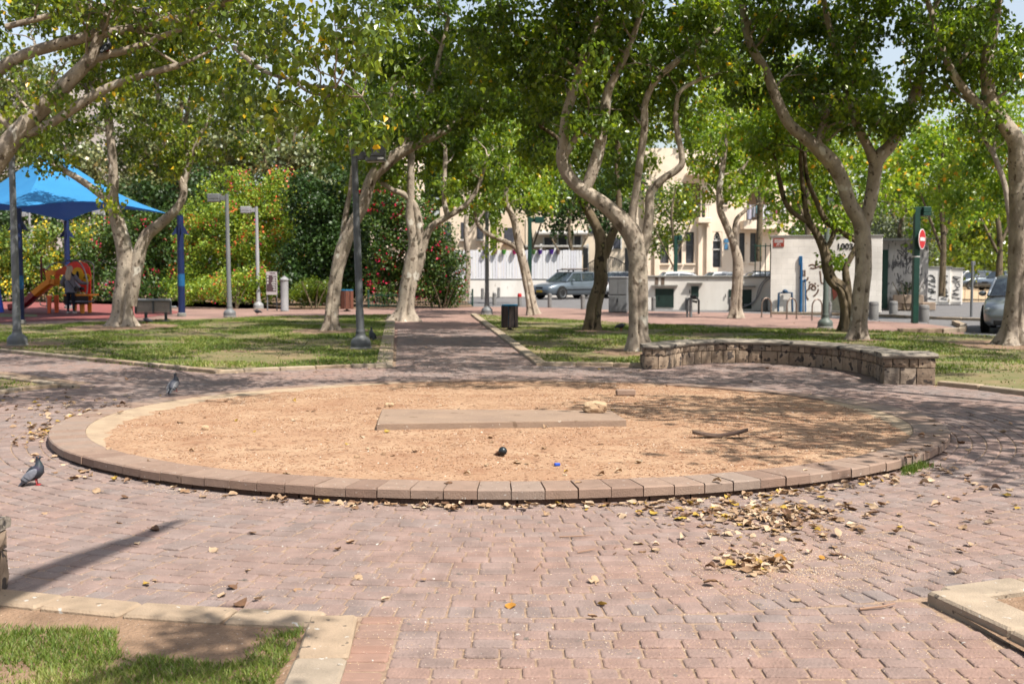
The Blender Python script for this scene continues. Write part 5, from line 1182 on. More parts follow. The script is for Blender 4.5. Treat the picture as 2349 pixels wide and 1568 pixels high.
for a, b, c, d in gw_ + up:
    x0, x1, z0, z1 = ax(a), ax(b), az(d), az(c)
    mb = MB(); mb.box(((x0 + x1) / 2, .24, (z0 + z1) / 2), (x1 - x0 - .02, .04, z1 - z0 - .02)); wn = mb.build('window', win_dark, ab)
    mb = MB()
    for k in range(1, 5): mb.box((x0 + (x1 - x0) * k / 5, .14, z0 + (z1 - z0) * .3), (.02, .02, (z1 - z0) * .6))
    mb.box(((x0 + x1) / 2, .14, z0 + (z1 - z0) * .6), (x1 - x0, .03, .03)); mb.build('grille', grey_paint, wn)
    mb = MB(); mb.box(((x0 + x1) / 2, -.05, z0 - .06), (x1 - x0 + .16, .22, .09)); mb.build('sill', cream, wn)
x0, x1, z0, z1 = ax(1633), ax(1656), az(613), az(531)
mb = MB(); mb.box(((x0 + x1) / 2, .26, (z0 + z1) / 2), (x1 - x0, .04, z1 - z0)); dr = mb.build('door', mat('door_glass', srgb(48, 52, 60), srgb(62, 66, 74), rough=.2), ab)
mb = MB()
for xx in (x0 + .05, x1 - .05): mb.box((xx, .2, z0 + 1.2), (.08, .06, 2.4))
for zz in (z0 + 1.3, z0 + 1.95): mb.box(((x0 + x1) / 2, .2, zz), (x1 - x0, .06, .07))
for k in (-1, 1):
    for s in (0, .28): mb.tube([((x0 + x1) / 2 + k * s, .19, z0 + 1.95), ((x0 + x1) / 2 - k * (.3 - s), .19, z0 + 2.45)], .022, 5)
mb.build('frame', white_paint, dr)
mb = MB(); mb.box((ax(1640) + .8, -.05, az(552)), (.34, .03, .3)); mb.box((ax(1640) + .8, -.05, az(566)), (.26, .03, .42)); mb.build('house_plate', mat('blue_plate', srgb(90, 150, 196), rough=.5), ab)
for a, b in ((1500, 1512), (1600, 1608), (1619, 1629)):
    mb = MB(); mb.box(((ax(a) + ax(b)) / 2, -.12, az(515) / 2), (ax(b) - ax(a), .22, az(515)), bev=.02); mb.build('pilaster', cream, ab)
def balcony(x0, x1, yt, yb, dep, rail=True):
    mb = MB(); X0, X1 = ax(x0), ax(x1); zt_, zb = az(yt), az(yb); mb.box(((X0 + X1) / 2, -dep / 2 - .01, (zt_ + zb) / 2), (X1 - X0, dep, zt_ - zb), bev=.03); bl = mb.build('balcony', cream, ab)
    if rail:
        mb = MB()
        for k in range(int((X1 - X0) / .14)): mb.tube([(X0 + .05 + k * .14, -dep + .03, zt_), (X0 + .05 + k * .14, -dep + .03, zt_ + .9)], .012, 5)
        mb.tube([(X0, -dep + .03, zt_ + .9), (X1, -dep + .03, zt_ + .9)], .03, 6); mb.build('railing', grey_paint, bl)
balcony(1596, 1626, 500, 512, .9); balcony(1696, 1790, 507, 527, 1.4); balcony(1570, 1640, 398, 404, .9)
mb = MB(); mb.tube([(ax(1606), -.12, 0), (ax(1606), -.12, az(400))], .05, 8); mb.build('drainpipe', cream2, ab)
# laundry
lt = thing('washing_line', 'row of laundry hung along the balcony of the apartment block', 'laundry', (ax(1700) + ox, Ya - 1.6, az(473)), group=None)
mb = MB(); Lw = ax(1786) - ax(1698); mb.tube([(0, 0, 0), (Lw, 0, 0)], .02, 5); mb.tube([(0, 0, 0), (0, .7, 0)], .02, 5); mb.tube([(Lw, 0, 0), (Lw, .7, 0)], .02, 5); mb.build('rail', grey_paint, lt)
cols = [('pale lilac', (206, 204, 222), .30, 1.0), ('grey', (180, 184, 196), .22, .85), ('teal', (120, 172, 180), .26, .6), ('white', (236, 238, 244), .34, 1.0), ('white ', (226, 230, 240), .3, .9), ('patterned', (190, 184, 190), .26, .95), ('pink', (226, 110, 150), .34, .66), ('white  ', (232, 236, 242), .36, .95)]
x = .08
for nm, c, w_, hh in cols:
    vs = []; fs = []
    for i in range(5):
        for j in range(4): vs.append((x + w_ * i / 4, .05 * math.sin(i * 1.9 + j * .7) - .02, -hh * j / 3))
    for i in range(4):
        for j in range(3): fs.append((i * 4 + j, i * 4 + j + 1, i * 4 + j + 5, i * 4 + j + 4))
    k = len(vs); vs += [(v[0], v[1] + .012, v[2]) for v in vs]; fs += [tuple(q + k for q in f[::-1]) for f in fs]
    mb = MB(); mb.add(vs, fs); mb.build('cloth', mat('cloth_' + nm.strip().replace(' ', '_'), srgb(*c), rough=.9), lt, smooth=True); x += w_ + .05
# far buildings glimpsed through the leaves
def far_house(label, px0, px1, ytop, Y, mt, n=4):
    x0, x1 = X(px0, Y), X(px1, Y); zt_ = Z(ytop, Y); t = thing('far_building', label, 'building', ((x0 + x1) / 2, Y, 0)); W_ = x1 - x0
    mb = MB(); mb.box((0, 4, zt_ / 2), (W_, 8, zt_)); mb.build('wall', mt, t)
    mb = MB(); mb.box((0, 4, zt_ + .15), (W_ + .5, 8.5, .3)); mb.build('roof', cream2, t)
    fl = int(zt_ / 3)
    for j in range(fl):
        for i in range(n):
            xx = -W_ / 2 + W_ * (i + .5) / n; zz = 1.6 + 3 * j; mb = MB(); mb.box((xx, -.005, zz), (W_ / n * .4, .06, 1.3)); wn = mb.build('window', win_dark, t)
            mb = MB(); mb.box((xx, -.1, zz - .75), (W_ / n * .5, .25, .1)); mb.build('sill', white_paint, wn)
far_house('beige house glimpsed through leaves above the centre path', 1010, 1120, 425, 92, cream, 3)
far_house('pale building showing past the crowns over the board fence', 1140, 1475, 450, 104, cream2, 6)
far_house('pale house glimpsed behind the tallest playground tree', -60, 260, 190, 120, mat('pale_grey_wall', srgb(216, 206, 200), srgb(200, 190, 184), rough=.9, scale=.5), 5)
far_house('orange roofed house fragment behind the lamp head', 850, 960, 330, 110, cream, 3)
far_house('low cream house at the right of the apartment block roof line', 1800, 1990, 470, 100, cream, 4)

# ---- low white wall with hatches
Yl0, Yl1 = 46.3, 45.2; xl0, xl1 = X(1484, 46.3), X(1772, 45.2)
dv = Vector((xl1 - xl0, Yl1 - Yl0)); Ll = dv.length; tl = math.atan2(dv.y, dv.x)
t = thing('low_wall', 'low stained white wall with green metal hatches in front of the parked cars', 'wall', (xl0, Yl0, 0), tl)
hl = 1.30
mb = MB(); mb.box((Ll / 2, .5, hl / 2 - .03), (Ll, 1.0, hl), bev=.015); mb.build('masonry', white_wall, t)
mb = MB(); mb.box((Ll / 2, .5, hl + .0), (Ll + .1, 1.1, .07), bev=.012); mb.build('coping', concrete, t)
hatch_m = mat('hatch_green', srgb(34, 62, 54), srgb(26, 48, 42), rough=.6, scale=4)
def hatch(f0, f1, z0, z1, hood=True):
    x0, x1 = Ll * f0, Ll * f1; mb = MB(); mb.box(((x0 + x1) / 2, -.012, (z0 + z1) / 2), (x1 - x0, .03, z1 - z0)); h = mb.build('hatch', hatch_m, t)
    if hood: mb = MB(); mb.box(((x0 + x1) / 2, -.06, z1 + .12), (x1 - x0 + .3, .16, .05)); mb.build('hood', concrete, h)
    mb = MB(); mb.box(((x0 + x1) / 2 - .2, -.035, (z0 + z1) / 2), (.03, .02, .14)); mb.build('handle', black, h)
hatch(.07, .22, .08, .82); hatch(.36, .42, .5, .92); hatch(.76, .84, .06, .8); hatch(.66, .69, .3, .8, False)
mb = MB()
for f in (.08, .13): mb.box((Ll * f, -.004, 1.08), (.14, .012, .36))
mb.build('rust_stains', mat('stain', srgb(116, 96, 84), srgb(140, 124, 110), rough=.9, scale=8), t)
mb = MB(); mb.tube([tuple(v) for v in catmull([(Ll * .99, -.02, 1.28), (Ll * .93, -.06, 1.0), (Ll * .88, -.05, .45), (Ll * .80, -.06, .16), (Ll * .76, -.04, .12)], 5)], .02, 6); mb.tube([tuple(v) for v in catmull([(Ll * .96, -.02, 1.28), (Ll * .90, -.06, .9), (Ll * .86, -.05, .3), (Ll * .78, -.06, .2)], 5)], .018, 6); mb.build('hose', grey_light, t, smooth=True)
# ---- white kiosk 1003
Yk = 43.6; k0, k1 = X(1768, Yk), X(2012, Yk); zk = Z(543, Yk)
kt = thing('white_kiosk', 'boxy white utility building numbered 1003 with brown graffiti strokes', 'utility building', (k0, Yk, 0), -R(14)); Wk = k1 - k0
kx = lambda px: X(px, Yk) - k0
kz = lambda py: Z(py, Yk)
KA[0] = .9; block_m = brick_mat('painted_block', srgb(228, 222, 214), srgb(220, 214, 206), srgb(206, 200, 192), .4, .2); KA[0] = .62
mp = [n for n in block_m.node_tree.nodes if n.type == 'MAPPING'][0]; mp.inputs['Rotation'].default_value = (PI / 2, 0, 0)
mb = MB(); mb.box((Wk / 2, 1.6, zk / 2), (Wk, 3.2, zk), bev=.01); mb.build('wall', block_m, kt)
mb = MB(); mb.box((Wk / 2, 1.6, zk + .02), (Wk + .06, 3.26, .07), bev=.01); mb.build('roof', concrete, kt)
mb = MB(); mb.box(((kx(1773) + kx(1797)) / 2, -.012, (kz(547) + kz(566)) / 2), (kx(1797) - kx(1773), .02, kz(547) - kz(566))); ps = mb.build('plaque', mat('plaque_red', srgb(168, 62, 44), srgb(150, 54, 40), rough=.6), kt)
mb = MB()
for q in range(3): mb.box(((kx(1773) + kx(1797)) / 2, -.026, kz(550.5 + q * 2.6)), ((kx(1797) - kx(1773)) * .8, .004, .022))
cxp = (kx(1785)); mb.tube([(cxp - .06, -.025, kz(564.5)), (cxp - .06, -.025, kz(561)), (cxp - .03, -.025, kz(559.4)), (cxp + .03, -.025, kz(559.4)), (cxp + .06, -.025, kz(561)), (cxp + .06, -.025, kz(564.5))], .01, 5); mb.tube([(cxp, -.025, kz(564.5)), (cxp, -.025, kz(561))], .01, 5)
mb.build('lettering', white_paint, ps)
text_obj('number', '1003', .30, Matrix.Translation((kx(1931), -.012, kz(566.5))) @ Matrix.Rotation(PI / 2, 4, 'X'), black, kt, .004, .008)
mb = MB(); mb.box((kx(1964), -.015, kz(568)), (.12, .03, .28), bev=.01); mb.build('vent_knob', grey_dark, kt)
gr_m = mat('graffiti_brown', srgb(104, 80, 66), srgb(124, 98, 82), rough=.8, scale=8)
# strokes traced in the coordinates of the close-up: (1900,560)+(x,y)/5.228
def gp(x, y): return (kx((1900 + x / 5.228) / 1.0898), -.006, kz((560 + y / 5.228) / 1.0898))
strokes = [[(625, 545), (660, 530), (700, 545), (710, 570), (680, 580), (640, 572)], [(712, 480), (708, 530), (704, 575)], [(704, 575), (740, 560), (752, 545), (765, 570), (790, 560), (800, 545), (812, 565)], [(762, 612), (770, 660), (776, 740), (790, 770), (815, 775)], [(548, 600), (546, 640), (550, 682)], [(574, 600), (573, 640), (575, 682)],
           [(508, 688), (520, 720), (560, 744), (600, 730), (616, 692)], [(630, 805), (650, 785), (680, 790), (676, 815), (650, 830)], [(690, 860), (660, 835), (690, 800), (712, 830), (700, 860)], [(640, 840), (600, 870), (592, 920), (605, 960), (625, 985)], [(746, 845), (735, 890), (700, 930), (684, 940)], [(628, 845), (636, 800)]]
mb = MB()
for s in strokes: mb.tube([tuple(v) for v in catmull([gp(*q) for q in s], 4)], .03, 6, squash=(1, 1))
for d_ in ((634, 760), (706, 776), (742, 804)): mb.ell(gp(*d_), (.035, .02, .035), 8, 6)
o = mb.build('graffiti', gr_m, kt); o.scale = (1, .35, 1)
mb = MB(); xb_ = kx(1836); mb.box((kx(1834.5), -.04, kz(598)), (.13, .08, .34), bev=.01); mb.tube([(kx(1836), -.05, kz(604)), (kx(1836), -.05, 0)], .05, 8); mb.tube([(kx(1839), -.05, kz(645)), (kx(1845), -.05, kz(640)), (kx(1847), -.05, 0)], .025, 6); mb.build('blue_pipework', blue_mid, kt, smooth=True)
mb = MB(); mb.tube([(kx(1786), -.12, 0), (kx(1787), -.12, kz(672)), (kx(1800), -.12, kz(670)), (kx(1816), -.12, kz(671)), (kx(1818), -.12, 0)], .04, 8); mb.ell((kx(1801), -.12, kz(668)), (.1, .08, .08), 10, 8); mb.build('water_meter_pipe', mat('pipe_blue', srgb(46, 84, 118), rough=.6), kt, smooth=True)
# alcove with rusty bits low at the right
mb = MB(); mb.box((kx(1921), -.02, .55), (kx(1942) - kx(1900), .05, 1.0)); nf = mb.build('niche_frame', white_paint, kt)
mb = MB(); mb.box((kx(1919), -.05, .50), (kx(1936) - kx(1903), .02, .86)); mb.build('niche', mat('niche_dark', srgb(96, 98, 86), srgb(120, 118, 100), rough=.8), nf)
mb = MB(); mb.prism([(kx(1904), .92), (kx(1932), .92), (kx(1908), .45)], (0, -.075, 0), (1, 0, 0), (0, 0, 1), (0, .012, 0)); mb.build('rust_flap', mat('rust_red', srgb(128, 56, 36), srgb(104, 46, 32), rough=.8), nf)
# annex with graffiti at the right of the kiosk
Yx = 46.5; x0, x1 = X(2005, Yx), X(2125, Yx); zx = Z(553, Yx)
x1 = x0 + (x1 - x0) * .84; at = thing('white_annex', 'set back white annex with smeared grey graffiti beside the kiosk', 'utility building', (x0 + .1, Yx - .6, 0), -R(14))
mb = MB(); mb.box(((x1 - x0) / 2, 1.6, zx / 2), (x1 - x0, 3.2, zx), bev=.01); mb.build('wall', mat('smeared_wall', srgb(220, 216, 212), srgb(176, 174, 174), rough=.9, scale=2.5, stretch=(1, 1, .3), spots=[(5, .58, srgb(128, 126, 128)), (9, .62, srgb(92, 90, 92))]), at)
mb = MB(); mb.box(((x1 - x0) / 2 - .1, 1.2, zx + .04), (x1 - x0 + .3, 3.4, .1)); mb.build('roof', concrete, at)
mb = MB(); mb.box((.12, -.03, 1.2), (.26, .05, 2.3)); mb.build('door', green_paint, at)
mb = MB(); mb.box((1.0, -.3, .42), (1.1, .5, .34), bev=.02); mb.box((1.2, -.28, .16), (1.6, .45, .3), bev=.02); mb.build('step', mat('step_block', srgb(190, 168, 148), srgb(170, 150, 132), rough=.9), at)
mb = MB()
for k in range(16):
    cx_, cz_ = random.uniform(.4, (x1 - x0) - .3), random.uniform(.9, 2.4); pts = [(cx_ + random.uniform(-.2, .2), -.01, cz_ + random.uniform(-.25, .25)) for _ in range(5)]
    mb.tube([tuple(v) for v in catmull(pts, 4)], .016, 5)
o = mb.build('graffiti', mat('graffiti_grey', srgb(88, 88, 92), rough=.8), at); o.scale = (1, .35, 1)
# utility boxes
Yb = 52; 
for nm, pa, pb, lb, zz in (('a', 2126, 2180, 'white street cabinet with two doors covered in black scribbles', 614), ('b', 2181, 2208, 'narrow dirty white street cabinet at the end of the row', 617)):
    x0, x1 = X(pa, Yb), X(pb, Yb); h = Z(zz, Yb); q = thing('street_cabinet', lb, 'cabinet', ((x0 + x1) / 2, Yb, 0), -R(17)); W_ = x1 - x0
    mb = MB(); mb.box((0, .4, h / 2), (W_, .8, h), bev=.02); mb.build('body', white_wall, q)
    mb = MB(); mb.box((0, .4, h + .03), (W_ + .1, .9, .07), bev=.01); mb.build('roof', concrete, q)
    nd = 2 if W_ > .8 else 1
    for k in range(nd):
        mb = MB(); cx_ = (-W_ / 4 if k == 0 else W_ / 4) if nd == 2 else 0; mb.box((cx_, -.015, h / 2), (W_ / nd * .88, .03, h * .84)); dd = mb.build('door', white_wall, q)
        mb = MB()
        for z_ in range(6):
            pts = [(cx_ + random.uniform(-.35, .35) * W_ / nd, -.034, h * (.2 + .11 * z_) + random.uniform(-.1, .1)) for _ in range(6)]; mb.tube([tuple(v) for v in catmull(pts, 4)], .014, 5)
        mb.build('graffiti', black, dd)
# tall fence pickets left of the kiosk
t = thing('bar_fence', 'tall thin green bars standing on the low wall beside the kiosk', 'fence', (X(1738, 46), 46, 0)); mb = MB()
for k in range(6): mb.tube([(k * .2 - .1, 0, 1.2), (k * .2 - .1, 0, 2.6)], .02, 6)
mb.tube([(-.2, 0, 2.5), (1.0, 0, 2.5)], .02, 6); mb.tube([(-.2, 0, 1.5), (1.0, 0, 1.5)], .02, 6); mb.build('bars', green_paint, t)
mb = MB(); mb.box((.78, -.2, 1.72), (.42, .5, .9), bev=.02); mb.build('meter_box', grey_light, t)

# ================================================================ CARS
def car(label, loc, rz, paint, kind='wagon', bars=False, plate=True):
    t = thing('parked_car', label, 'car', loc, rz, group='cars parked along the street'); L_ = 4.5 if kind == 'wagon' else 4.25; W_ = .87
    pm = mat('car_paint_' + paint[0], paint[1], tuple(c * .9 for c in paint[1][:3]), rough=.32, metal=paint[2], scale=1, coat=.6, spec=.5)
    # body: (x, z_low, z_mid, z_top, halfwidth)
    S = [(-L_ / 2, .34, .6, .86, .70), (-L_ / 2 + .08, .24, .6, .98, .80), (-L_ / 2 + .5, .2, .62, .98, .86), (-.6, .2, .62, .95, .87), (.6, .2, .62, .93, .87), (L_ / 2 - 1.35, .2, .6, .90, .87), (L_ / 2 - .75, .2, .58, .84, .85), (L_ / 2 - .25, .2, .54, .74, .80), (L_ / 2 - .06, .24, .48, .66, .70), (L_ / 2, .32, .46, .58, .60)]
    vs = []; fs = []; m = 12
    for x, zl, zm, zt_, hw in S:
        half = [(hw * .86, zl), (hw * .97, zl + .10), (hw, zm), (hw * .97, zt_ - .09), (hw * .90, zt_ - .015), (hw * .45, zt_ + .015)]
        for y, z in half: vs.append((x, y, z))
        for y, z in reversed(half): vs.append((x, -y, z))
    for i in range(len(S) - 1):
        for k in range(m): j = (k + 1) % m; fs.append((i * m + k, i * m + j, i * m + m + j, i * m + m + k))
    fs += [tuple(range(m - 1, -1, -1)), tuple(range((len(S) - 1) * m, len(S) * m))]
    mb = MB(); mb.add(vs, fs); bd = mb.build('body', pm, t, smooth=True, auto=50)
    # greenhouse
    back = -L_ / 2 + (.12 if kind == 'wagon' else .55); rt = 1.44
    Gs = [(back, .94, .95, .76), (back + (.28 if kind == 'wagon' else .7), .95, rt - .05, .60), (-.3, .95, rt, .62), (.35, .95, rt - .03, .60), (L_ / 2 - 1.25, .90, .93, .72)]
    vs = []; fs = []; m = 8
    for x, z0, z1, hw in Gs:
        ww = .78
        pr = [(ww, z0), (hw + .05, z0 + (z1 - z0) * .6), (hw, z1 - .03 if z1 > 1.2 else z1), (hw * .6, z1)]
        for y, z in pr: vs.append((x, y, z))
        for y, z in reversed(pr): vs.append((x, -y, z))
    for i in range(len(Gs) - 1):
        for k in range(m): j = (k + 1) % m; fs.append((i * m + k, i * m + j, i * m + m + j, i * m + m + k))
    fs += [tuple(range(m - 1, -1, -1)), tuple(range((len(Gs) - 1) * m, len(Gs) * m))]
    mb = MB(); mb.add(vs, fs); mb.build('windows', glass_dark, t, smooth=True, auto=30)
    mb = MB(); x0, x1 = Gs[1][0] - .02, Gs[3][0] + .03; n = 6; vs = []; fs = []
    for i in range(n + 1):
        x = x0 + (x1 - x0) * i / n; zz = rt + .02 * math.sin(PI * i / n) - (.05 * (1 - i / n) ** 3) - .02 * (i / n) ** 2
        for y, dz in ((-.66, -.07), (-.58, .0), (-.3, .02), (.3, .02), (.58, 0), (.66, -.07)): vs += [(x, y, zz + dz)]
        for y, dz in ((.64, -.10), (-.64, -.10)): vs += [(x, y, zz + dz)]
    for i in range(n):
        for k in range(8): j = (k + 1) % 8; fs.append((i * 8 + k, i * 8 + j, i * 8 + 8 + j, i * 8 + 8 + k))
    fs += [tuple(range(7, -1, -1)), tuple(range(n * 8, n * 8 + 8))]; mb.add(vs, fs); mb.build('roof', pm, t, smooth=True)
    mb = MB()
    for s in (-1, 1):
        f = Gs[4]; mb.tube([(f[0], s * .77, .93), (Gs[3][0], s * .635, rt - .06)], .035, 6); mb.tube([(back + .02, s * .76, .96), (Gs[1][0], s * .64, rt - .08)], .06, 6); mb.tube([(-.15, s * .80, .95), (-.25, s * .645, rt - .07)], .035, 6)
        if kind == 'wagon': mb.tube([(-1.15, s * .80, .95), (-1.2, s * .64, rt - .07)], .045, 6)
    mb.build('pillars', pm, t, smooth=True)
    for xw in (-L_ / 2 + .82, L_ / 2 - .88):
        for s in (-1, 1):
            mb = MB(); Mw = Matrix.Rotation(PI / 2, 4, 'X'); mb.lathe([(.22, -.10), (.30, -.10), (.315, -.07), (.315, .07), (.30, .10), (.22, .10)], (xw, s * .79, .315), 24, M=Mw); wh = mb.build('wheel', rubber, t, smooth=True)
            mb = MB(); mb.lathe([(.02, .03), (.2, .04), (.225, .055), (.225, -.055), (.2, -.04)], (xw, s * .85, .315), 20, M=Mw)
            mb.build('rim', mat('rim', srgb(170, 172, 174), rough=.35, metal=.7), wh, smooth=True)
            mb = MB(); mb.lathe([(.37, -.02), (.37, .02)], (xw, s * .855, .33), 24, M=Mw); mb.build('wheel_arch', rubber, t)
    for s in (-1, 1):
        mb = MB(); mb.ell((L_ / 2 - .16, s * .60, .60), (.10, .17, .075), 12, 8); mb.build('headlight', mat('headlight', srgb(214, 220, 224), srgb(180, 188, 192), rough=.15, spec=.8), t, smooth=True)
        mb = MB(); mb.box((-L_ / 2 + .05, s * .68, .80), (.10, .18, .24), bev=.03); mb.build('tail_light', mat('tail_light', srgb(160, 24, 28), rough=.3), t)
        mb = MB(); mb.ell((.62, s * .93, .98), (.07, .10, .07), 10, 8); mb.build('mirror', pm, t, smooth=True)
        mb = MB(); mb.box((.1, s * .872, .5), (2.2, .02, .05)); mb.build('side_trim', black, t)
    mb = MB(); mb.box((L_ / 2 - .01, 0, .60), (.06, .52, .11), bev=.02); mb.build('grille', black, t)
    mb = MB(); mb.box((L_ / 2 - .03, 0, .30), (.10, 1.10, .14), bev=.03); mb.build('bumper_intake', black, t)
    if plate:
        mb = MB(); mb.box((L_ / 2 + .035, .02, .42), (.012, .46, .11)); mb.box((L_ / 2 + .036, -.23, .42), (.013, .04, .11), mi=1); pl = mb.build('number_plate', [mat('plate_yellow', srgb(236, 190, 40), rough=.5), mat('plate_blue', srgb(30, 60, 160), rough=.5)], t)
    if bars:
        for xx in (-.55, .3):
            mb = MB(); mb.box((xx, 0, 1.54), (.06, 1.3, .04)); mb.box((xx, .6, 1.49), (.08, .05, .1)); mb.box((xx, -.6, 1.49), (.08, .05, .1)); mb.build('roof_bar', black, t)
        mb = MB(); mb.box((-.1, .3, 1.60), (1.9, .22, .05), bev=.01); mb.build('ladder', wood, t)
    return t
SIL = ('silver', srgb(126, 138, 150), .5); WHT = ('white', srgb(226, 228, 230), 0.0); DRK = ('dark', srgb(78, 88, 84), .4); GRY = ('grey', srgb(112, 122, 130), .5)
def cl(px, Y, z=0): return (X(px, Y), Y, z)
car('silver blue station wagon with a ladder on its roof bars by the white wall', cl(1306, 63.3), R(222), SIL, bars=True)
car('white car half hidden behind the grey cabinet', cl(1420, 66), R(262), WHT, 'hatch')
car('dark windowed white sedan behind the low wall nearest the big trunk', cl(1540, 58), R(184), WHT, 'hatch')
car('white hatchback behind the low wall in front of the arched door', cl(1648, 58.5), R(186), WHT, 'hatch')
car('white car behind the low wall close to the kiosk', cl(1740, 58), R(184), WHT, 'hatch')
car('dark grey car at the kerb half hidden by the buttressed roots', (13.45, 30.7, -.02), R(244), ('silver_grey', srgb(160, 168, 174), .5), 'wagon')
car('blue grey car far off in the sandy lot', cl(2246, 92), R(190), GRY, 'hatch', plate=False)
car('silver car far off in the sandy lot, half under the dense tree', cl(2298, 88), R(215), SIL, 'hatch', plate=False)
car('pale car at the far side of the sandy lot next to the cabinets', cl(2218, 96), R(185), WHT, 'hatch', plate=False)
# motorbike on the street between the cars
b = cl(1598, 58); t = thing('motorcycle', 'dark motorcycle parked between the white cars behind the low wall', 'motorcycle', b, 1.9)
mb = MB(); mb.ell((0, 0, .85), (.45, .14, .17), 12, 8); mb.ell((-.5, 0, .88), (.35, .13, .08), 12, 8); mb.box((0, 0, .5), (.5, .22, .4), bev=.05); mb.build('body', black, t, smooth=True)
for x in (-.7, .7):
    mb = MB(); mb.lathe([(.2, -.05), (.3, -.05), (.3, .05), (.2, .05)], (x, 0, .3), 20, M=Mx); mb.build('wheel', rubber, t, smooth=True)
mb = MB(); mb.tube([(.7, 0, .3), (.42, 0, 1.05)], .035, 8); mb.tube([(.42, -.33, 1.12), (.45, 0, 1.05), (.42, .33, 1.12)], .02, 6); mb.build('handlebar', steel, t, smooth=True)
mb = MB(); mb.box((.5, 0, 1.25), (.03, .3, .35), bev=.01); mb.build('windscreen', glass_dark, t)
# lot ground behind
sheet('sandy_lot', [(21, 57), (60, 57), (60, 130), (24, 130)], -.012, mat('lot_sand', srgb(206, 178, 142), srgb(186, 158, 124), rough=.95, scale=.5))
# ================================================================ PLAYGROUND
sheet('flower_bed', [g(-120, 690), g(430, 690), g(570, 696), g(700, 709), g(850, 707), g(1085, 703), (-3.8, 80), (-60, 95)], -.004, mat('bed_soil', srgb(150, 120, 92), srgb(110, 88, 66), rough=.95, scale=2, bump=.5))
sheet('play_surface', [g(-60, 745), g(20, 738), g(330, 728), g(420, 716), g(330, 700), g(60, 692), g(-60, 692)], .0, mat('rubber_red', srgb(158, 88, 82), srgb(142, 78, 74), rough=.9, scale=2, bump=.3, bscale=60))
sheet('play_surface_patch', [g(0, 727), g(85, 726), g(85, 721), g(0, 719)], .004, mat('rubber_green', srgb(150, 148, 96), srgb(138, 136, 90), rough=.9))
# shade sail
A_ = P(45, 474, 34.0); B_ = P(382, 489, 39.5); C_ = P(152, 506, 47.2); D_ = A_ + C_ - B_; ap = P(110, 342, 40.6); ap2 = Vector((ap.x - .6, ap.y + .3, ap.z))
KA[0] = .72; sail_m = mat('sail_blue', srgb(58, 150, 212), srgb(66, 160, 220), rough=.75, scale=.8, stretch=(1, 1, 1)); 
nt_ = sail_m.node_tree; bs_ = nt_.nodes['Principled BSDF']; tr_ = nt_.nodes.new('ShaderNodeBsdfTranslucent'); tr_.inputs[0].default_value = srgb(40, 140, 210); ms_ = nt_.nodes.new('ShaderNodeMixShader'); ms_.inputs[0].default_value = .34
nt_.links.new(bs_.outputs[0], ms_.inputs[1]); nt_.links.new(tr_.outputs[0], ms_.inputs[2]); nt_.links.new(ms_.outputs[0], nt_.nodes['Material Output'].inputs[0])
KA[0] = .62
t = thing('shade_sail', 'large bright blue four cornered shade sail over the playground', 'shade sail', (ap.x, ap.y, 0))
cor = [A_, B_, C_, D_]; mb = MB(); cen = (A_ + B_ + C_ + D_) / 4
for k in range(4):
    p, q = cor[k], cor[(k + 1) % 4]; n = 14; m = 10; vs = []; fs = []
    for i in range(n + 1):
        u = i / n; e = p.lerp(q, u); sag = math.sin(PI * u); e = e + (Vector((cen.x, cen.y, e.z)) - e) * .11 * sag + Vector((0, 0, .30 * sag))
        for j in range(m + 1):
            v = j / m; s = e.lerp(ap, v); s.z -= .26 * math.sin(PI * v) * (.6 + .4 * abs(2 * u - 1)) * (1 - v * .3); vs.append(s)
    for i in range(n):
        for j in range(m): a = i * (m + 1) + j; fs.append((a, a + m + 1, a + m + 2, a + 1))
    K = len(vs); vs2 = [v - Vector((0, 0, .012)) for v in vs]; fs2 = [tuple(x + K for x in f[::-1]) for f in fs]
    mb.add(list(vs) + vs2, fs + fs2)
o = mb.build('canopy', sail_m, t, smooth=True, auto=35); o.location = (-ap.x, -ap.y, 0)
def sail_post(label, base, top, brackets=True):
    t = thing('sail_post', label, 'post', (base.x, base.y, 0), group='blue steel posts of the shade sail'); h = top
    mb = MB(); mb.tube([(0, 0, 0), (0, 0, h)], [.12, .11], 14); mb.build('pole', blue_dark, t, smooth=True)
    mb = MB(); mb.tube([(0, 0, h * .30), (0, 0, h * .42)], .122, 14); mb.build('blue_band', blue_mid, t, smooth=True)
    mb = MB()
    for a in range(4): mb.prism([(.1, 0), (.30, -.06), (.1, .28)], (0, 0, h * .82), (math.cos(a * PI / 2 + .4), math.sin(a * PI / 2 + .4), 0), (0, 0, 1), (.0, .02, 0))
    mb.build('bracket', blue_dark, t)
    mb = MB(); mb.lathe([(.15, 0), (.15, .10), (.125, .12)], n=14); mb.build('collar', concrete, t, smooth=True)
sail_post('dark blue steel post of the shade sail close behind the first lamp post', G(47, 742), P(45, 478, 34).z)
sail_post('dark blue steel post of the shade sail standing free beside the bench', G(417, 725), P(414, 494, 39.5).z)
sail_post('dark blue steel post rising behind the play structure', Vector((C_.x, C_.y, 0)), C_.z)
sail_post('dark blue steel post of the shade sail outside the frame', Vector((D_.x, D_.y, 0)), D_.z)
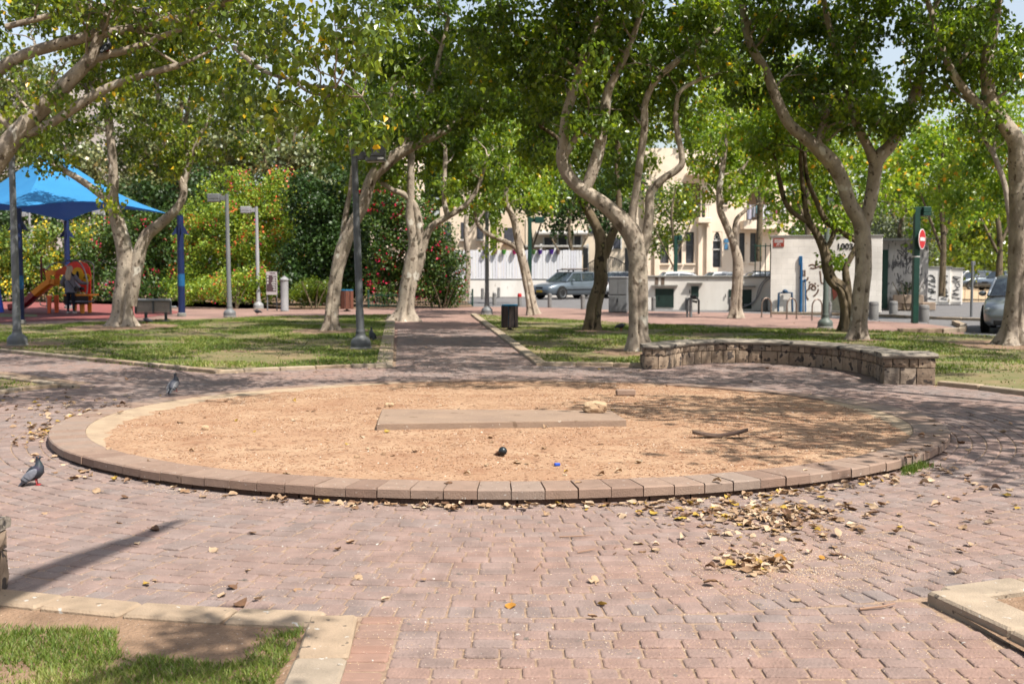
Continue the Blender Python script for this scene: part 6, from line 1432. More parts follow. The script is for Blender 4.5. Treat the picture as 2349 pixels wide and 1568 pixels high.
# play structure, 41.8 m away; local frame: x right, z up, units m; pixel coordinates of the close-up (0,640)+(x,y)/7.129
Yp = 42.3; pw = F / Yp
def pp(x, y, dy=0): q = P((x / 7.129) / 1.0898, (640 + y / 7.129) / 1.0898, Yp + dy); return Vector((q.x - PX, q.y - Yp, q.z))
PX = 0; PX = pp(1350, 900).x
ps = thing('play_structure', 'red and orange plane shaped play structure with a slide under the shade sail', 'playground equipment', (PX, Yp, 0))
KA[0] = 1.0
red_p = mat('play_red', srgb(232, 50, 34), srgb(220, 46, 32), rough=.4, spec=.5); org_p = mat('play_orange', srgb(222, 140, 34), srgb(208, 126, 30), rough=.4)
org2 = mat('play_tangerine', srgb(218, 96, 48), srgb(206, 88, 44), rough=.45); yel_p = mat('play_yellow', srgb(232, 184, 24), srgb(222, 172, 22), rough=.4); crim = mat('slide_crimson', srgb(124, 16, 40), srgb(108, 14, 36), rough=.25, spec=.6)
def outl(px): return [(v.x, v.z) for v in (pp(*q) for q in px)]
mb = MB(); mb.prism(outl([(1140, 200), (1180, 130), (1260, 100), (1400, 95), (1490, 130), (1545, 200), (1570, 330), (1565, 700), (1480, 700), (1470, 640), (1250, 640), (1240, 420), (1190, 280)]), (0, .25, 0), (1, 0, 0), (0, 0, 1), (0, .08, 0)); rp = mb.build('arched_panel', red_p, ps)
mb = MB(); c_ = pp(1345, 330, 0); mb.lathe([(.21, 0), (.21, .03)], (c_.x, .24, c_.z), 28, M=Mx @ Matrix.Scale(1.25, 4, (0, 1, 0))); mb.build('yellow_porthole', yel_p, rp)
mb = MB(); mb.lathe([(.055, 0), (.055, .03)], (c_.x, .20, c_.z - .05), 20, M=Mx @ Matrix.Scale(3.2, 4, (0, 1, 0))); mb.build('opening', black, rp)
c_ = pp(1497, 390); mb = MB(); mb.lathe([(.16, 0), (.16, .02)], (c_.x, .24, c_.z), 24, M=Mx); mb.build('round_badge', yel_p, rp)
mb = MB(); mb.box((c_.x, .212, c_.z), (.20, .01, .05)); mb.box((c_.x - .05, .212, c_.z + .06), (.05, .01, .04)); mb.box((c_.x + .04, .212, c_.z + .06), (.06, .01, .04)); mb.build('badge_mark', mat('mark_brown', srgb(120, 80, 20)), rp)
mb = MB(); mb.prism(outl([(860, 290), (930, 240), (1140, 140), (1180, 190), (1200, 330), (1120, 420), (1040, 330), (960, 345), (940, 470), (905, 470)]), (0, .5, 0), (1, 0, 0), (0, 0, 1), (0, .06, 0)); mb.build('nose_panel', org2, ps)
mb = MB(); mb.prism(outl([(870, 290), (960, 240), (1050, 260), (1040, 350), (960, 340), (940, 480), (900, 440)]), (0, -.35, 0), (1, 0, 0), (0, 0, 1), (0, .06, 0)); mb.build('entrance_arch', org_p, ps)
# slide
top = [pp(1010, 490), pp(900, 500), pp(660, 690), pp(430, 880), pp(200, 930)]; top = [Vector((v.x, 0, v.z)) for v in top]
S_ = [Vector(q) for q in catmull([tuple(v) for v in top], 5)]
def slide_part(nm, pts, mt):
    mb = MB(); vs = []; fs = []; pr = [(-.30, .16), (-.30, -.02), (-.2, -.08), (.2, -.08), (.30, -.02), (.30, .16), (.26, .16), (.26, .0), (.18, -.05), (-.18, -.05), (-.26, 0), (-.26, .16)]; m = len(pr)
    for i, p in enumerate(pts):
        d = (pts[min(i + 1, len(pts) - 1)] - pts[max(0, i - 1)]).normalized(); up_ = Vector((0, 1, 0)).cross(d); up_ = -up_ if up_.z < 0 else up_
        for y, z in pr: vs.append(p + Vector((0, y, 0)) + up_ * z)
    for i in range(len(pts) - 1):
        for k in range(m): j = (k + 1) % m; fs.append((i * m + k, i * m + j, i * m + m + j, i * m + m + k))
    fs += [tuple(range(m - 1, -1, -1)), tuple(range((len(pts) - 1) * m, len(pts) * m))]; mb.add(vs, fs); mb.build(nm, mt, ps, smooth=True, auto=40)
k = 10; slide_part('slide_upper', S_[:k + 1], org_p); slide_part('slide_lower', S_[k:], crim)
# hoops, platform, legs
hoop = lambda pts, dy, r=.022: [Vector((pp(*q).x, dy, pp(*q).z)) for q in pts]
for nm, pts, dy in (('hoop', [(910, 240), (990, 160), (1120, 115), (1240, 150), (1310, 260), (1345, 440), (1345, 620), (1335, 800)], -.45), ('hoop', [(1180, 120), (1290, 80), (1440, 80), (1540, 180), (1600, 330), (1630, 520), (1610, 700), (1590, 800)], -.4), ('hoop', [(1200, 105), (1330, 72), (1480, 92), (1570, 150), (1580, 250), (1580, 660)], .5)):
    mb = MB(); mb.tube([tuple(v) for v in catmull([tuple(v) for v in hoop(pts, dy)], 4)], .025, 8); mb.build(nm, steel, ps, smooth=True)
a, b = pp(1200, 690), pp(1680, 690); mb = MB(); mb.box(((a.x + b.x) / 2, 0, a.z - .0), (b.x - a.x, .95, .06), bev=.01); mb.build('platform', org_p, ps)
mb = MB(); mb.box(((a.x + b.x) / 2, -.47, a.z - .18), (b.x - a.x - .1, .04, .3)); mb.build('skirt', slat_brown, ps)
a2, b2 = pp(1340, 803), pp(1760, 805); mb = MB(); mb.tube([(a2.x, -.5, a2.z), (b2.x, -.5, b2.z)], .03, 8); mb.build('step_rail', steel, ps)
for xq, m_ in ((930, org2), (1385, org_p), (1525, org_p)):
    q0, q1 = pp(xq - 32, 700), pp(xq + 32, 985); mb = MB(); mb.prism([(q0.x, .0), (q1.x - .03, .0), (q1.x, .45), (q1.x + .03, q0.z), (q0.x - .03, q0.z), (q0.x, .45)], (0, -.3, 0), (1, 0, 0), (0, 0, 1), (0, .1, 0)); mb.build('leg', m_, ps)
    mb = MB(); mb.prism([(q0.x, .0), (q1.x, .0), (q1.x + .02, q0.z), (q0.x - .02, q0.z)], (0, .35, 0), (1, 0, 0), (0, 0, 1), (0, .1, 0)); mb.build('leg', m_, ps)
pr = pp(735, 230); mb = MB()
mb.tube([(pr.x, 0, pr.z + .45), (pr.x, 0, pr.z - .45)], .06, 8, squash=(.5, 1)); mb.build('propeller', mat('play_maroon', srgb(110, 40, 50), rough=.5), ps)
mb = MB()
for q in ((760, 230, 870, 460), (760, 225, 880, 270), (870, 270, 870, 460), (800, 320, 868, 300), (830, 390, 868, 370)):
    u, v = pp(q[0], q[1]), pp(q[2], q[3]); mb.tube([(u.x, 0, u.z), (v.x, 0, v.z)], .03, 6)
mb.build('climbing_net', mat('net_red', srgb(150, 44, 44), rough=.7), ps)
mb = MB(); mb.tube([tuple(v) for v in catmull([tuple(Vector((pp(*q).x, -.2, pp(*q).z))) for q in ((750, 800), (770, 870), (860, 885), (875, 880))], 4)], .02, 6); u = pp(875, 700); v = pp(875, 930); mb.tube([(u.x, -.2, u.z), (v.x, -.2, v.z)], .022, 6); mb.build('grab_bar', steel, ps)
# springy blue toy at the left edge
b = G(-6, 716); t = thing('blue_rocker', 'blue plastic play toy cut by the frame edge beside the slide', 'playground equipment', b); mb = MB(); mb.prism([(-.3, 0), (.25, 0), (.12, .9), (.0, 1.0), (-.2, .8)], (0, -.1, 0), (1, 0, 0), (0, 0, 1), (0, .12, 0)); mb.build('panel', mat('toy_blue', srgb(44, 80, 200), rough=.4), t)
mb = MB(); mb.tube([(0, 0, .0), (0, .0, .3)], .12, 10); mb.build('spring', black, t)

# ---- the woman and the child
KA[0] = .7
skin = mat('skin', srgb(206, 160, 134), srgb(196, 148, 122), rough=.6); coat_m = mat('coat_grey', srgb(134, 136, 148), srgb(116, 118, 130), rough=.95, scale=20, bump=.3); jean = mat('jeans_navy', srgb(30, 36, 52), srgb(24, 30, 44), rough=.9); hair_m = mat('hair_blond', srgb(224, 206, 176), srgb(180, 162, 136), rough=.6, scale=30, stretch=(1, 1, .1)); shoe = mat('shoe_pale', srgb(222, 206, 202), rough=.7)
b = G(163, 719); H_ = 1.64
wm = thing('person', 'woman with long fair hair in a grey coat and dark trousers facing the play structure', 'person', b, R(-12))
# facing away (+Y) and slightly right
V_ = [(0, 0, .90), (0, .01, 1.08), (0, .0, 1.26), (0, -.01, 1.38), (0, .0, 1.45), (0, .02, 1.50),                # 0 pelvis..5 neck
      (.19, 0, 1.33), (.30, .12, 1.12), (.46, .30, 1.07), (.53, .36, 1.09),                                     # 6-9 right arm reaching forward
      (-.19, 0, 1.33), (-.30, -.05, 1.10), (-.27, .12, .96), (-.22, .2, .98),                                  # 10-13 left arm, hand on hip
      (.09, 0, .82), (.10, .02, .46), (.11, .0, .09), (.12, .10, .04),                                         # 14-17 right leg
      (-.09, 0, .82), (-.10, .0, .46), (-.10, -.03, .09), (-.10, .07, .04)]
E_ = [(0, 1), (1, 2), (2, 3), (3, 4), (4, 5), (3, 6), (6, 7), (7, 8), (8, 9), (3, 10), (10, 11), (11, 12), (12, 13), (0, 14), (14, 15), (15, 16), (16, 17), (0, 18), (18, 19), (19, 20), (20, 21)]
R_ = [(.155, .12), (.13, .10), (.155, .11), (.14, .10), (.07, .07), (.05, .05), .062, .048, .036, .028, .062, .048, .036, .028, .095, .062, .042, .038, .095, .062, .042, .038]
body = skin_mesh('body', V_, E_, R_, [jean], wm, 1)
mb = MB(); pf = [(0, .76), (.02, .90), (.0, 1.05), (0, 1.2), (0, 1.34), (0, 1.42)]; rd = [(.225, .16), (.205, .155), (.175, .14), (.185, .14), (.205, .13), (.10, .085)]
vs = []; fs = []
for (yo, z), (a, c) in zip(pf, rd):
    for k in range(18): q = 2 * PI * k / 18; vs.append((math.cos(q) * a, yo + math.sin(q) * c, z))
for i in range(5):
    for k in range(18): j = (k + 1) % 18; fs.append((i * 18 + k, i * 18 + j, i * 18 + 18 + j, i * 18 + 18 + k))
mb.add(vs, fs); mb.build('coat', coat_m, wm, smooth=True)
for nm, pts in (('sleeve', [(.17, 0, 1.36), (.30, .12, 1.13), (.44, .28, 1.075)]), ('sleeve', [(-.17, 0, 1.36), (-.305, -.05, 1.10), (-.275, .10, .975)])):
    mb = MB(); mb.tube([tuple(v) for v in catmull(pts, 4)], [.08, .078, .076, .072, .068, .064, .06, .056, .052], 10); mb.build(nm, coat_m, wm, smooth=True)
def hand(parent, p, d, s=1.0, name='hand'):
    d = Vector(d).normalized(); side = d.cross(Vector((0, 0, 1))).normalized(); mb = MB(); p = Vector(p)
    mb.tube([p, p + d * .045 * s, p + d * .09 * s], [.022 * s, .034 * s, .036 * s], 8, squash=(1, .5))
    for k in range(4):
        o_ = p + d * .085 * s + side * (.027 - .018 * k) * s; l = (.062, .07, .066, .05)[k] * s; mb.tube([o_, o_ + d * l * .5, o_ + d * l + Vector((0, 0, -.015 * s))], [.009 * s, .0085 * s, .006 * s], 6)
    o_ = p + d * .03 * s + side * .03 * s; mb.tube([o_, o_ + d * .03 * s + side * .02 * s, o_ + d * .06 * s + side * .025 * s], [.011 * s, .010 * s, .007 * s], 6)
    mb.build(name, skin, parent, smooth=True)
hand(wm, (.45, .29, 1.075), (.7, .7, .1)); hand(wm, (-.275, .11, .97), (.4, .8, -.1))
mb = MB(); mb.ell((0, .03, 1.585), (.078, .095, .115), 16, 12); mb.ell((0, .12, 1.57), (.014, .02, .02), 8, 6)
for s in (-1, 1): mb.ell((s * .078, .03, 1.575), (.012, .02, .03), 8, 6)
mb.build('head', skin, wm, smooth=True)
for s in (-1, 1): mb = MB(); mb.ell((s * .03, .115, 1.60), (.012, .008, .008), 8, 6); mb.build('eye', black, wm, smooth=True)
mb = MB(); mb.ell((0, .118, 1.53), (.025, .008, .007), 8, 6); mb.build('mouth', mat('lip', srgb(170, 96, 90)), wm, smooth=True)
mb = MB(); mb.ell((0, .005, 1.60), (.098, .108, .125), 16, 12, jit=.1); mb.tube([(0, -.05, 1.60), (0, -.10, 1.48), (.0, -.135, 1.34), (0, -.14, 1.20)], [.085, .10, .11, .06], 12, squash=(1.15, .5)); mb.build('hair', hair_m, wm, smooth=True)
for s, y in ((.115, .05), (-.10, .02)):
    mb = MB(); mb.ell((s, y, .045), (.05, .135, .05), 12, 8); mb.box((s, y, .008), (.085, .25, .016), bev=.006); mb.build('shoe', shoe, wm, smooth=True)
mb = MB(); mb.tube([(-.13, -.05, 1.42), (0.0, -.15, 1.2), (.19, -.10, .93)], .012, 6); mb.ell((.22, .0, .88), (.05, .10, .09), 10, 8); mb.build('bag_strap', black, wm, smooth=True)
# child lying/leaning on the platform behind the hoop
q = pp(1390, 640); kid = thing('person', 'small child in grey top bending over the platform of the play structure', 'person', (PX + q.x, Yp - .15, q.z + .02), R(0))
V_ = [(.10, 0, .14), (.0, 0, .24), (-.12, 0, .34), (-.18, 0, .40), (-.10, -.10, .36), (-.16, -.14, .2), (-.18, -.12, .06), (-.10, .10, .36), (-.16, .14, .2), (-.18, .12, .06), (.16, -.06, .06), (.04, -.12, .02), (.20, -.12, .02), (.16, .06, .06), (.04, .12, .02), (.20, .12, .02)]
E_ = [(0, 1), (1, 2), (2, 3), (2, 4), (4, 5), (5, 6), (2, 7), (7, 8), (8, 9), (0, 10), (10, 11), (11, 12), (0, 13), (13, 14), (14, 15)]
skin_mesh('body', V_, E_, [.09, .095, .085, .04, .04, .032, .026, .04, .032, .026, .055, .045, .035, .055, .045, .035], [mat('child_top', srgb(176, 178, 184), srgb(150, 152, 160), rough=.9)], kid, 1)
mb = MB(); mb.ell((-.24, 0, .47), (.085, .075, .095), 14, 10); mb.ell((-.32, 0, .46), (.015, .012, .015), 8, 6); mb.build('head', skin, kid, smooth=True)
mb = MB(); mb.ell((-.22, 0, .50), (.09, .085, .09), 14, 10, jit=.1); mb.build('hair', mat('hair_brown', srgb(110, 84, 62)), kid, smooth=True)
mb = MB(); mb.ell((.20, 0, .10), (.09, .11, .08), 12, 8); mb.build('trousers', black, kid, smooth=True)
for s in (-1, 1):
    hand(kid, (-.18, s * .12, .06), (-.6, 0, -.3), .6)
    mb = MB(); mb.ell((.24, s * .12, .03), (.07, .03, .03), 10, 6); mb.build('shoe', sign_red, kid, smooth=True)

# ================================================================ PIGEONS
pg_grey = mat('pigeon_grey', srgb(128, 130, 138), srgb(104, 106, 116), rough=.7, scale=30); pg_dark = mat('pigeon_dark', srgb(48, 52, 60), srgb(36, 40, 46), rough=.5, scale=30)
pg_neck = mat('pigeon_neck', srgb(50, 66, 66), srgb(66, 56, 76), rough=.35, scale=20); pg_red = mat('pigeon_leg', srgb(206, 60, 64), rough=.6); pg_pale = mat('pigeon_pale', srgb(170, 170, 172), srgb(146, 146, 150), rough=.7, scale=30)
def pigeon(label, loc, rz, dark=False, s=1.0, pitch=0, perched=False, head='up'):
    """faces local +X"""
    t = thing('pigeon', label, 'pigeon', loc, rz, group='pigeons'); t.scale = (s, s, s)
    up_ = .0 if head == 'up' else -.07
    path = [(-.175, 0, .075), (-.13, 0, .09), (-.09, 0, .105), (-.05, 0, .118), (0, 0, .125), (.04, 0, .135), (.065, 0, .16 + up_ * .3), (.078, 0, .19 + up_ * .6), (.085, 0, .215 + up_), (.098, 0, .232 + up_), (.118, 0, .23 + up_), (.128, 0, .226 + up_), (.146, 0, .220 + up_ - (0.006))]
    rad = [(.026, .006), (.03, .012), (.04, .03), (.058, .058), (.066, .070), (.058, .064), (.042, .046), (.026, .028), (.021, .023), (.022, .024), (.015, .017), (.006, .007), (.002, .002)]
    mb = MB(); vs = []; fs = []; mi = []; n = 14
    for i, (p, r_) in enumerate(zip(path, rad)):
        a = Vector(path[max(i - 1, 0)]); b = Vector(path[min(i + 1, len(path) - 1)]); d = (b - a).normalized(); up2 = Vector((0, 1, 0)).cross(d) * -1
        for k in range(n): q = 2 * PI * k / n; vs.append(Vector(p) + Vector((0, 1, 0)) * math.cos(q) * r_[0] + up2 * math.sin(q) * r_[1])
    for i in range(len(path) - 1):
        for k in range(n):
            j = (k + 1) % n; fs.append((i * n + k, i * n + j, i * n + n + j, i * n + n + k)); mi.append(1 if i < 2 else (0 if i < 5 else (2 if i < 8 else (1 if i < 11 else 1))))
    fs += [tuple(range(n - 1, -1, -1)), tuple(range((len(path) - 1) * n, len(path) * n))]; mi += [1, 1]
    b0 = len(mb.f); mb.add(vs, fs); mb.m = mi
    mb.build('body', [pg_dark if dark else pg_grey, pg_dark, pg_neck], t, smooth=True, auto=80)
    for sd in (-1, 1):
        mb = MB(); Mr = Matrix.Rotation(-.18, 4, 'Y') @ Matrix.Rotation(sd * -.05, 4, 'Z')
        mb.ell((-.045, sd * .058, .125), (.095, .014, .042), 14, 8, M=Mr); mb.ell((-.135, sd * .030, .10), (.06, .008, .015), 10, 6, M=Mr)
        wg = mb.build('wing', pg_pale if not dark else (pg_grey if s == .77 else pg_dark), t, smooth=True)
        mb = MB()
        for k in range(2): mb.ell((-.075 - .035 * k, sd * .0695, .115 - .003 * k), (.008, .004, .034), 8, 6, M=Matrix.Rotation(-.5, 4, 'Y'))
        mb.build('wing_bar', pg_dark, wg, smooth=True)
        mb = MB(); mb.ell((.108, sd * .0195, .236 + up_), (.004, .003, .004), 8, 6); mb.build('eye', mat('pigeon_eye', srgb(210, 110, 30), rough=.3), t, smooth=True)
        mb = MB(); lz = 0 if not perched else .03; mb.tube([(-.005, sd * .022, .08), (.0, sd * .022, .04), (.008, sd * .022, .006 + lz)], [.010, .005, .004], 8)
        for q in (-.5, 0, .5): mb.tube([(.008, sd * .022, .006 + lz), (.008 + .03 * math.cos(q), sd * .022 + .03 * math.sin(q), .003 + lz)], [.004, .002], 6)
        mb.tube([(.008, sd * .022, .006 + lz), (-.012, sd * .022, .003 + lz)], [.004, .002], 6); mb.build('leg', pg_red, t, smooth=True)
    mb = MB(); mb.ell((.126, 0, .229 + up_), (.006, .005, .004), 8, 6); mb.build('cere', white_paint, t)
    if pitch:
        Mp = Matrix.Translation((0, 0, .10)) @ Matrix.Rotation(-pitch, 4, 'Y') @ Matrix.Translation((0, 0, -.10))
        for c in t.children:
            if not c.name.startswith('leg'):
                for o2 in [c] + list(c.children): o2.data.transform(Mp)
    return t
pigeon('dark necked pigeon standing on the brick paving outside the ring kerb', G(84, 1112), R(8), s=.77, pitch=R(30), dark=True)
q = G(402, 900, .03); pigeon('blue grey pigeon standing on the far edge of the ring kerb with its back turned', (q.x, q.y, ring_top(2.5) - .0), R(62), s=.84, pitch=R(34))
q = G(853, 781); pigeon('black pigeon on the grass just right of the tall lamp base', (q.x, q.y, .01), R(120), dark=True, s=1.0, pitch=R(30))
q = G(1425, 759); pigeon('dark pigeon walking on the grass between the mossy trunk and the big grooved trunk', (q.x, q.y, .01), R(20), dark=True, s=1.0, head='low')
q = G(590, 722); pigeon('dark pigeon feeding on the promenade between two lamp posts', (q.x, q.y, 0), R(190), dark=True, s=1.0, head='low')
q = G(352, 737 + 4); pigeon('small dark pigeon on the grass edge under the bench', (q.x, q.y - .6, .0), R(180), dark=True, s=.9, head='low')
for lb, x, y, YY, rz in (('pigeon perched highest at the top left on the thin branch', 142, 24, 21.5, -1.2), ('pigeon perched beside the top of the bent limb', 290, 17, 21.5, 2.6), ('hunched grey pigeon on the thin branch left of the dark pair', 345, 30, 21.5, 1.2), ('solitary pigeon on the lower bough behind the main limb', 249, 120, 21.5, 1.0), ('left pigeon of the dark pair at the end of the branch', 455, 62, 20.5, -.5), ('right pigeon of the dark pair at the end of the branch', 492, 72, 20.4, .6)):
    q = P(x, y, YY); pigeon(lb, (q.x, q.y - .05, q.z - .03), rz, dark=True, perched=True, pitch=R(32))

# ================================================================ SHRUBS
def bush(name, label, cat, base, Y, blobs, leaf, ls, per, dens, group=None, crad=.42, fold=False):
    bx = P(base[0], base[1], Y); root = thing(name, label, cat, (bx.x, Y, 0), group=group); pts = [p for p in blob_points(blobs, Y, dens) if p.z > .15]
    mb = MB(); nodes = []
    for k in range(5):
        a = k * 1.3; pth = [(math.cos(a) * .1, math.sin(a) * .1, 0), (math.cos(a) * .3, math.sin(a) * .3, .5), (math.cos(a) * .6, math.sin(a) * .6, 1.1)]
        mb.tube([Vector(q) + Vector((bx.x, Y + .6, 0)) for q in pth], [.03, .02, .012], 6); nodes += [(Vector(q) + Vector((bx.x, Y, 0)), .03) for q in pth]
    grow_twigs(mb, nodes, pts[:160], 4)
    o = mb.build('stems', bark_dark, root); o.location = (-bx.x, -Y, 0)
    C_ = np.array([tuple(p) for p in pts]); n = len(C_); off = RNG.normal(0, 1, (n, per, 3)); off /= np.linalg.norm(off, axis=2)[:, :, None]; off *= RNG.uniform(0, 1, (n, per, 1)) ** .45 * crad
    cen = (C_[:, None] + off).reshape(-1, 3); cc = np.repeat(RNG.uniform(0, 1, n), per); u = RNG.uniform(0, 1, n * per)
    clr = np.clip(.30 * cc + .55 * u, 0, .78); fl = RNG.uniform(0, 1, n * per) < FLW.get(leaf, 0) * (.12 + 5.5 * (cc > .8)); clr[fl] = RNG.uniform(.84, 1.0, fl.sum())
    keep = cen[:, 2] > .02; me = leaf_mesh('foliage', cen[keep], (ls * RNG.uniform(.6, 1.25, n * per))[keep], clr[keep], fold, .3)
    o = link('foliage', me, LEAF[leaf], root, (-bx.x, -Y, 0)); return root
FLW = {'flower': .05, 'yellow': .05, 'magenta': .035}
SH = 'flowering shrubs behind the railing'
bush('bougainvillea', 'tall orange and pink flowered climber mound behind the two lamp posts', 'shrub', (560, 690), 52, [(560, 510, 110, 90), (500, 590, 80, 90), (640, 490, 80, 70), (640, 600, 90, 90), (540, 430, 70, 40), (450, 530, 50, 70), (560, 660, 130, 40), (430, 650, 60, 50), (650, 430, 50, 40)], 'flower', .11, 76, 6.5, SH)
bush('lantana_bush', 'low orange flowered bush spilling over the green railing', 'shrub', (530, 700), 46.5, [(520, 655, 90, 38), (590, 650, 50, 40), (450, 670, 50, 26)], 'flower', .09, 60, 14, SH, .3)
bush('flowering_hedge', 'yellow flowered hedge behind the slide', 'hedge', (90, 680), 58, [(90, 590, 110, 80), (20, 600, 60, 80), (200, 560, 70, 60), (180, 630, 70, 50), (-60, 600, 60, 80), (60, 655, 160, 34)], 'yellow', .14, 60, 6, SH)
bush('bougainvillea', 'crimson flowered climber behind the forked trunk and red play panel', 'shrub', (270, 690), 56, [(250, 590, 60, 90), (330, 580, 60, 90), (400, 610, 60, 80), (300, 530, 80, 40), (320, 655, 130, 36), (390, 520, 50, 50)], 'magenta', .13, 60, 6.5, SH)
bush('laurel_hedge', 'dark green hedge mass right of the orange flowered climber', 'hedge', (740, 690), 50, [(740, 520, 70, 110), (700, 600, 60, 80), (800, 580, 70, 90), (770, 440, 70, 60), (840, 500, 60, 110), (860, 630, 60, 60), (740, 660, 120, 40), (690, 450, 40, 60)], 'deep', .13, 64, 7.5, 'dark shrubs by the centre path')
bush('laurel_hedge', 'dark red flecked shrub between the leaning and the flared root ficus', 'hedge', (880, 690), 48, [(890, 560, 60, 100), (870, 480, 50, 60), (900, 650, 70, 50), (940, 560, 60, 90), (980, 640, 50, 50), (930, 470, 50, 50)], 'magenta', .12, 56, 7.5, 'dark shrubs by the centre path')
bush('bougainvillea', 'dark rounded bush with crimson tips against the white wall', 'shrub', (1015, 700), 47, [(1010, 590, 56, 80), (1030, 650, 44, 44), (980, 540, 44, 50), (1060, 590, 24, 24, 47, .7), (985, 660, 50, 40), (1030, 675, 46, 26)], 'magenta', .11, 56, 9, 'dark shrubs by the centre path')
bush('clipped_hedge', 'low clipped hedge between the grey column and the leaning ficus', 'hedge', (715, 703), 46, [(700, 676, 44, 24), (750, 670, 44, 28), (725, 660, 50, 20)], 'mid', .07, 80, 22, None, .25)
bush('young_shrub', 'small shrub at the foot of the olive tree stem', 'shrub', (2095, 700), 44.5, [(2090, 690, 22, 26), (2075, 670, 14, 14)], 'deep', .10, 40, 10, None, .25)
bush('ivy_mound', 'dark ivy mass far behind the shade sail', 'hedge', (150, 640), 72, [(100, 500, 120, 50), (250, 480, 100, 60), (0, 500, 90, 60), (340, 470, 80, 60), (430, 440, 80, 70)], 'deep', .24, 40, 2.6, None, .6)
bush('hedge_backdrop', 'shaded shrubs below the dense tree by the sandy lot', 'hedge', (2330, 640), 100, [(2330, 600, 80, 40), (2200, 590, 90, 40), (2080, 590, 80, 50)], 'mid', .3, 36, 2.0, None, .7)

# ================================================================ FALLEN LEAVES
dry_m = rnd_mat('dry_leaf', [(0, srgb(112, 80, 58)), (.3, srgb(160, 126, 96)), (.65, srgb(194, 164, 132)), (.88, srgb(214, 190, 162)), (.93, srgb(196, 168, 78)), (1, srgb(190, 134, 54))], rough=.6, nscale=25, namt=.2, bump=.3, bscale=120, translucent=.15, tcol=1.2)
def leaf_variant(seed, rn, s=.045):
    rg = random.Random(seed); n = 7; m = 5; vs = []; fs = []; curl = rg.uniform(-.4, 1.1); bend = rg.uniform(-1.2, 1.3); tw = rg.uniform(-.5, .5)
    for i in range(n):
        u = i / (n - 1); wd = .46 * math.sin(PI * min(1, u * .94 + .05)) ** .8 * (1.15 - .45 * u) + .01
        for j in range(m):
            v = j / (m - 1) * 2 - 1; x = u; y = v * wd; z = curl * v * v * wd * .8 + bend * (u - .4) ** 2 * .6 + tw * v * (u - .5) * .3 + .07 * rg.uniform(-1, 1)
            vs.append((x * s * 1.2, y * s, z * s))
    for i in range(n - 1):
        for j in range(m - 1): k = i * m + j; fs.append((k, k + 1, k + m + 1, k + m))
    K = len(vs); vs += [(a, b, c - .0009) for a, b, c in vs]; fs += [tuple(q + K for q in f[::-1]) for f in fs[:]]
    vs += [(0, 0, .002), (-.5 * s, .05 * s * rg.uniform(-4, 4), .12 * s), (-.5 * s, .05 * s, .10 * s), (0, .03 * s, .002)]; fs.append((len(vs) - 4, len(vs) - 3, len(vs) - 2, len(vs) - 1))
    zmin = min(v[2] for v in vs); vs = [(a, b, c - zmin) for a, b, c in vs]
    me = bpy.data.meshes.new('fallen_leaf'); me.from_pydata(vs, [], fs); a = me.attributes.new('rnd', 'FLOAT', 'FACE'); a.data.foreach_set('value', [rn] * len(fs)); me.polygons.foreach_set('use_smooth', [True] * len(fs)); me.materials.append(dry_m); me.update(); return me
BR = [leaf_variant(i, [.05, .2, .35, .5, .6, .7, .8, .85][i % 8]) for i in range(16)]; YE = [leaf_variant(90 + i, [.93, .97, 1.0][i % 3]) for i in range(6)]
spots_ = []
def zone_of(x, y):
    r0 = math.hypot(x - C0.x, y - C0.y)
    return 'sand' if r0 < RI - .05 else ('ring' if r0 < RO + .02 else 'paving')
def add_spots(n, fn):
    for _ in range(n):
        x, y = fn()
        spots_.append((x, y))
def along_ring(a0, a1, sd):  # just outside the ring, distances fall off quickly
    def f():
        a = R(random.uniform(a0, a1)); r0 = RO + .03 + abs(random.gauss(0, sd)); return C0.x + r0 * math.cos(a), C0.y + r0 * math.sin(a)
    return f
def pile(px, py, sx, sy):
    def f(): c = G(px + random.gauss(0, sx), py + random.gauss(0, sy)); return c.x, c.y
    return f
add_spots(110, along_ring(-112, -58, .07)); add_spots(34, along_ring(-150, -110, .12)); add_spots(60, along_ring(168, 205, .16)); add_spots(130, pile(1780, 1195, 105, 22)); add_spots(40, pile(1735, 1292, 38, 11)); add_spots(150, pile(1700, 1176, 150, 11)); add_spots(50, along_ring(-70, -48, .1))
add_spots(34, pile(1900, 1230, 90, 34)); add_spots(8, pile(1460, 1262, 26, 6)); add_spots(46, lambda: tuple(G(random.uniform(20, 2330), random.uniform(1130, 1420))[:2])); add_spots(60, lambda: tuple(G(random.uniform(250, 2050), random.uniform(900, 1110), .06)[:2]))
add_spots(110, pile(140, 940, 90, 18)); add_spots(60, along_ring(176, 200, .10)); add_spots(40, lambda: tuple(G(random.uniform(0, 2349), random.uniform(850, 960))[:2])); add_spots(36, lambda: tuple(G(random.uniform(2120, 2349), random.uniform(960, 1250))[:2])); add_spots(40, lambda: tuple(G(random.uniform(2040, 2180), random.gauss(1080, 26))[:2]))
add_spots(120, lambda: tuple(G(random.uniform(0, 2349), random.uniform(735, 850))[:2]))
add_spots(120, pile(1780, 1190, 120, 22)); add_spots(90, pile(1735, 1294, 46, 12)); add_spots(60, along_ring(-108, -60, .05))
spots_.sort(key=lambda p: p[0] ** 2 + p[1] ** 2); indiv = []; rest = []
for p in spots_:
    if math.hypot(*p) > 4.2 and abs(p[0]) < .47 * p[1]: (indiv if len(indiv) < 296 and not (p[1] < 7.9 and random.random() < .35) else rest).append(p)
LG = 'fallen leaves around the sand circle'
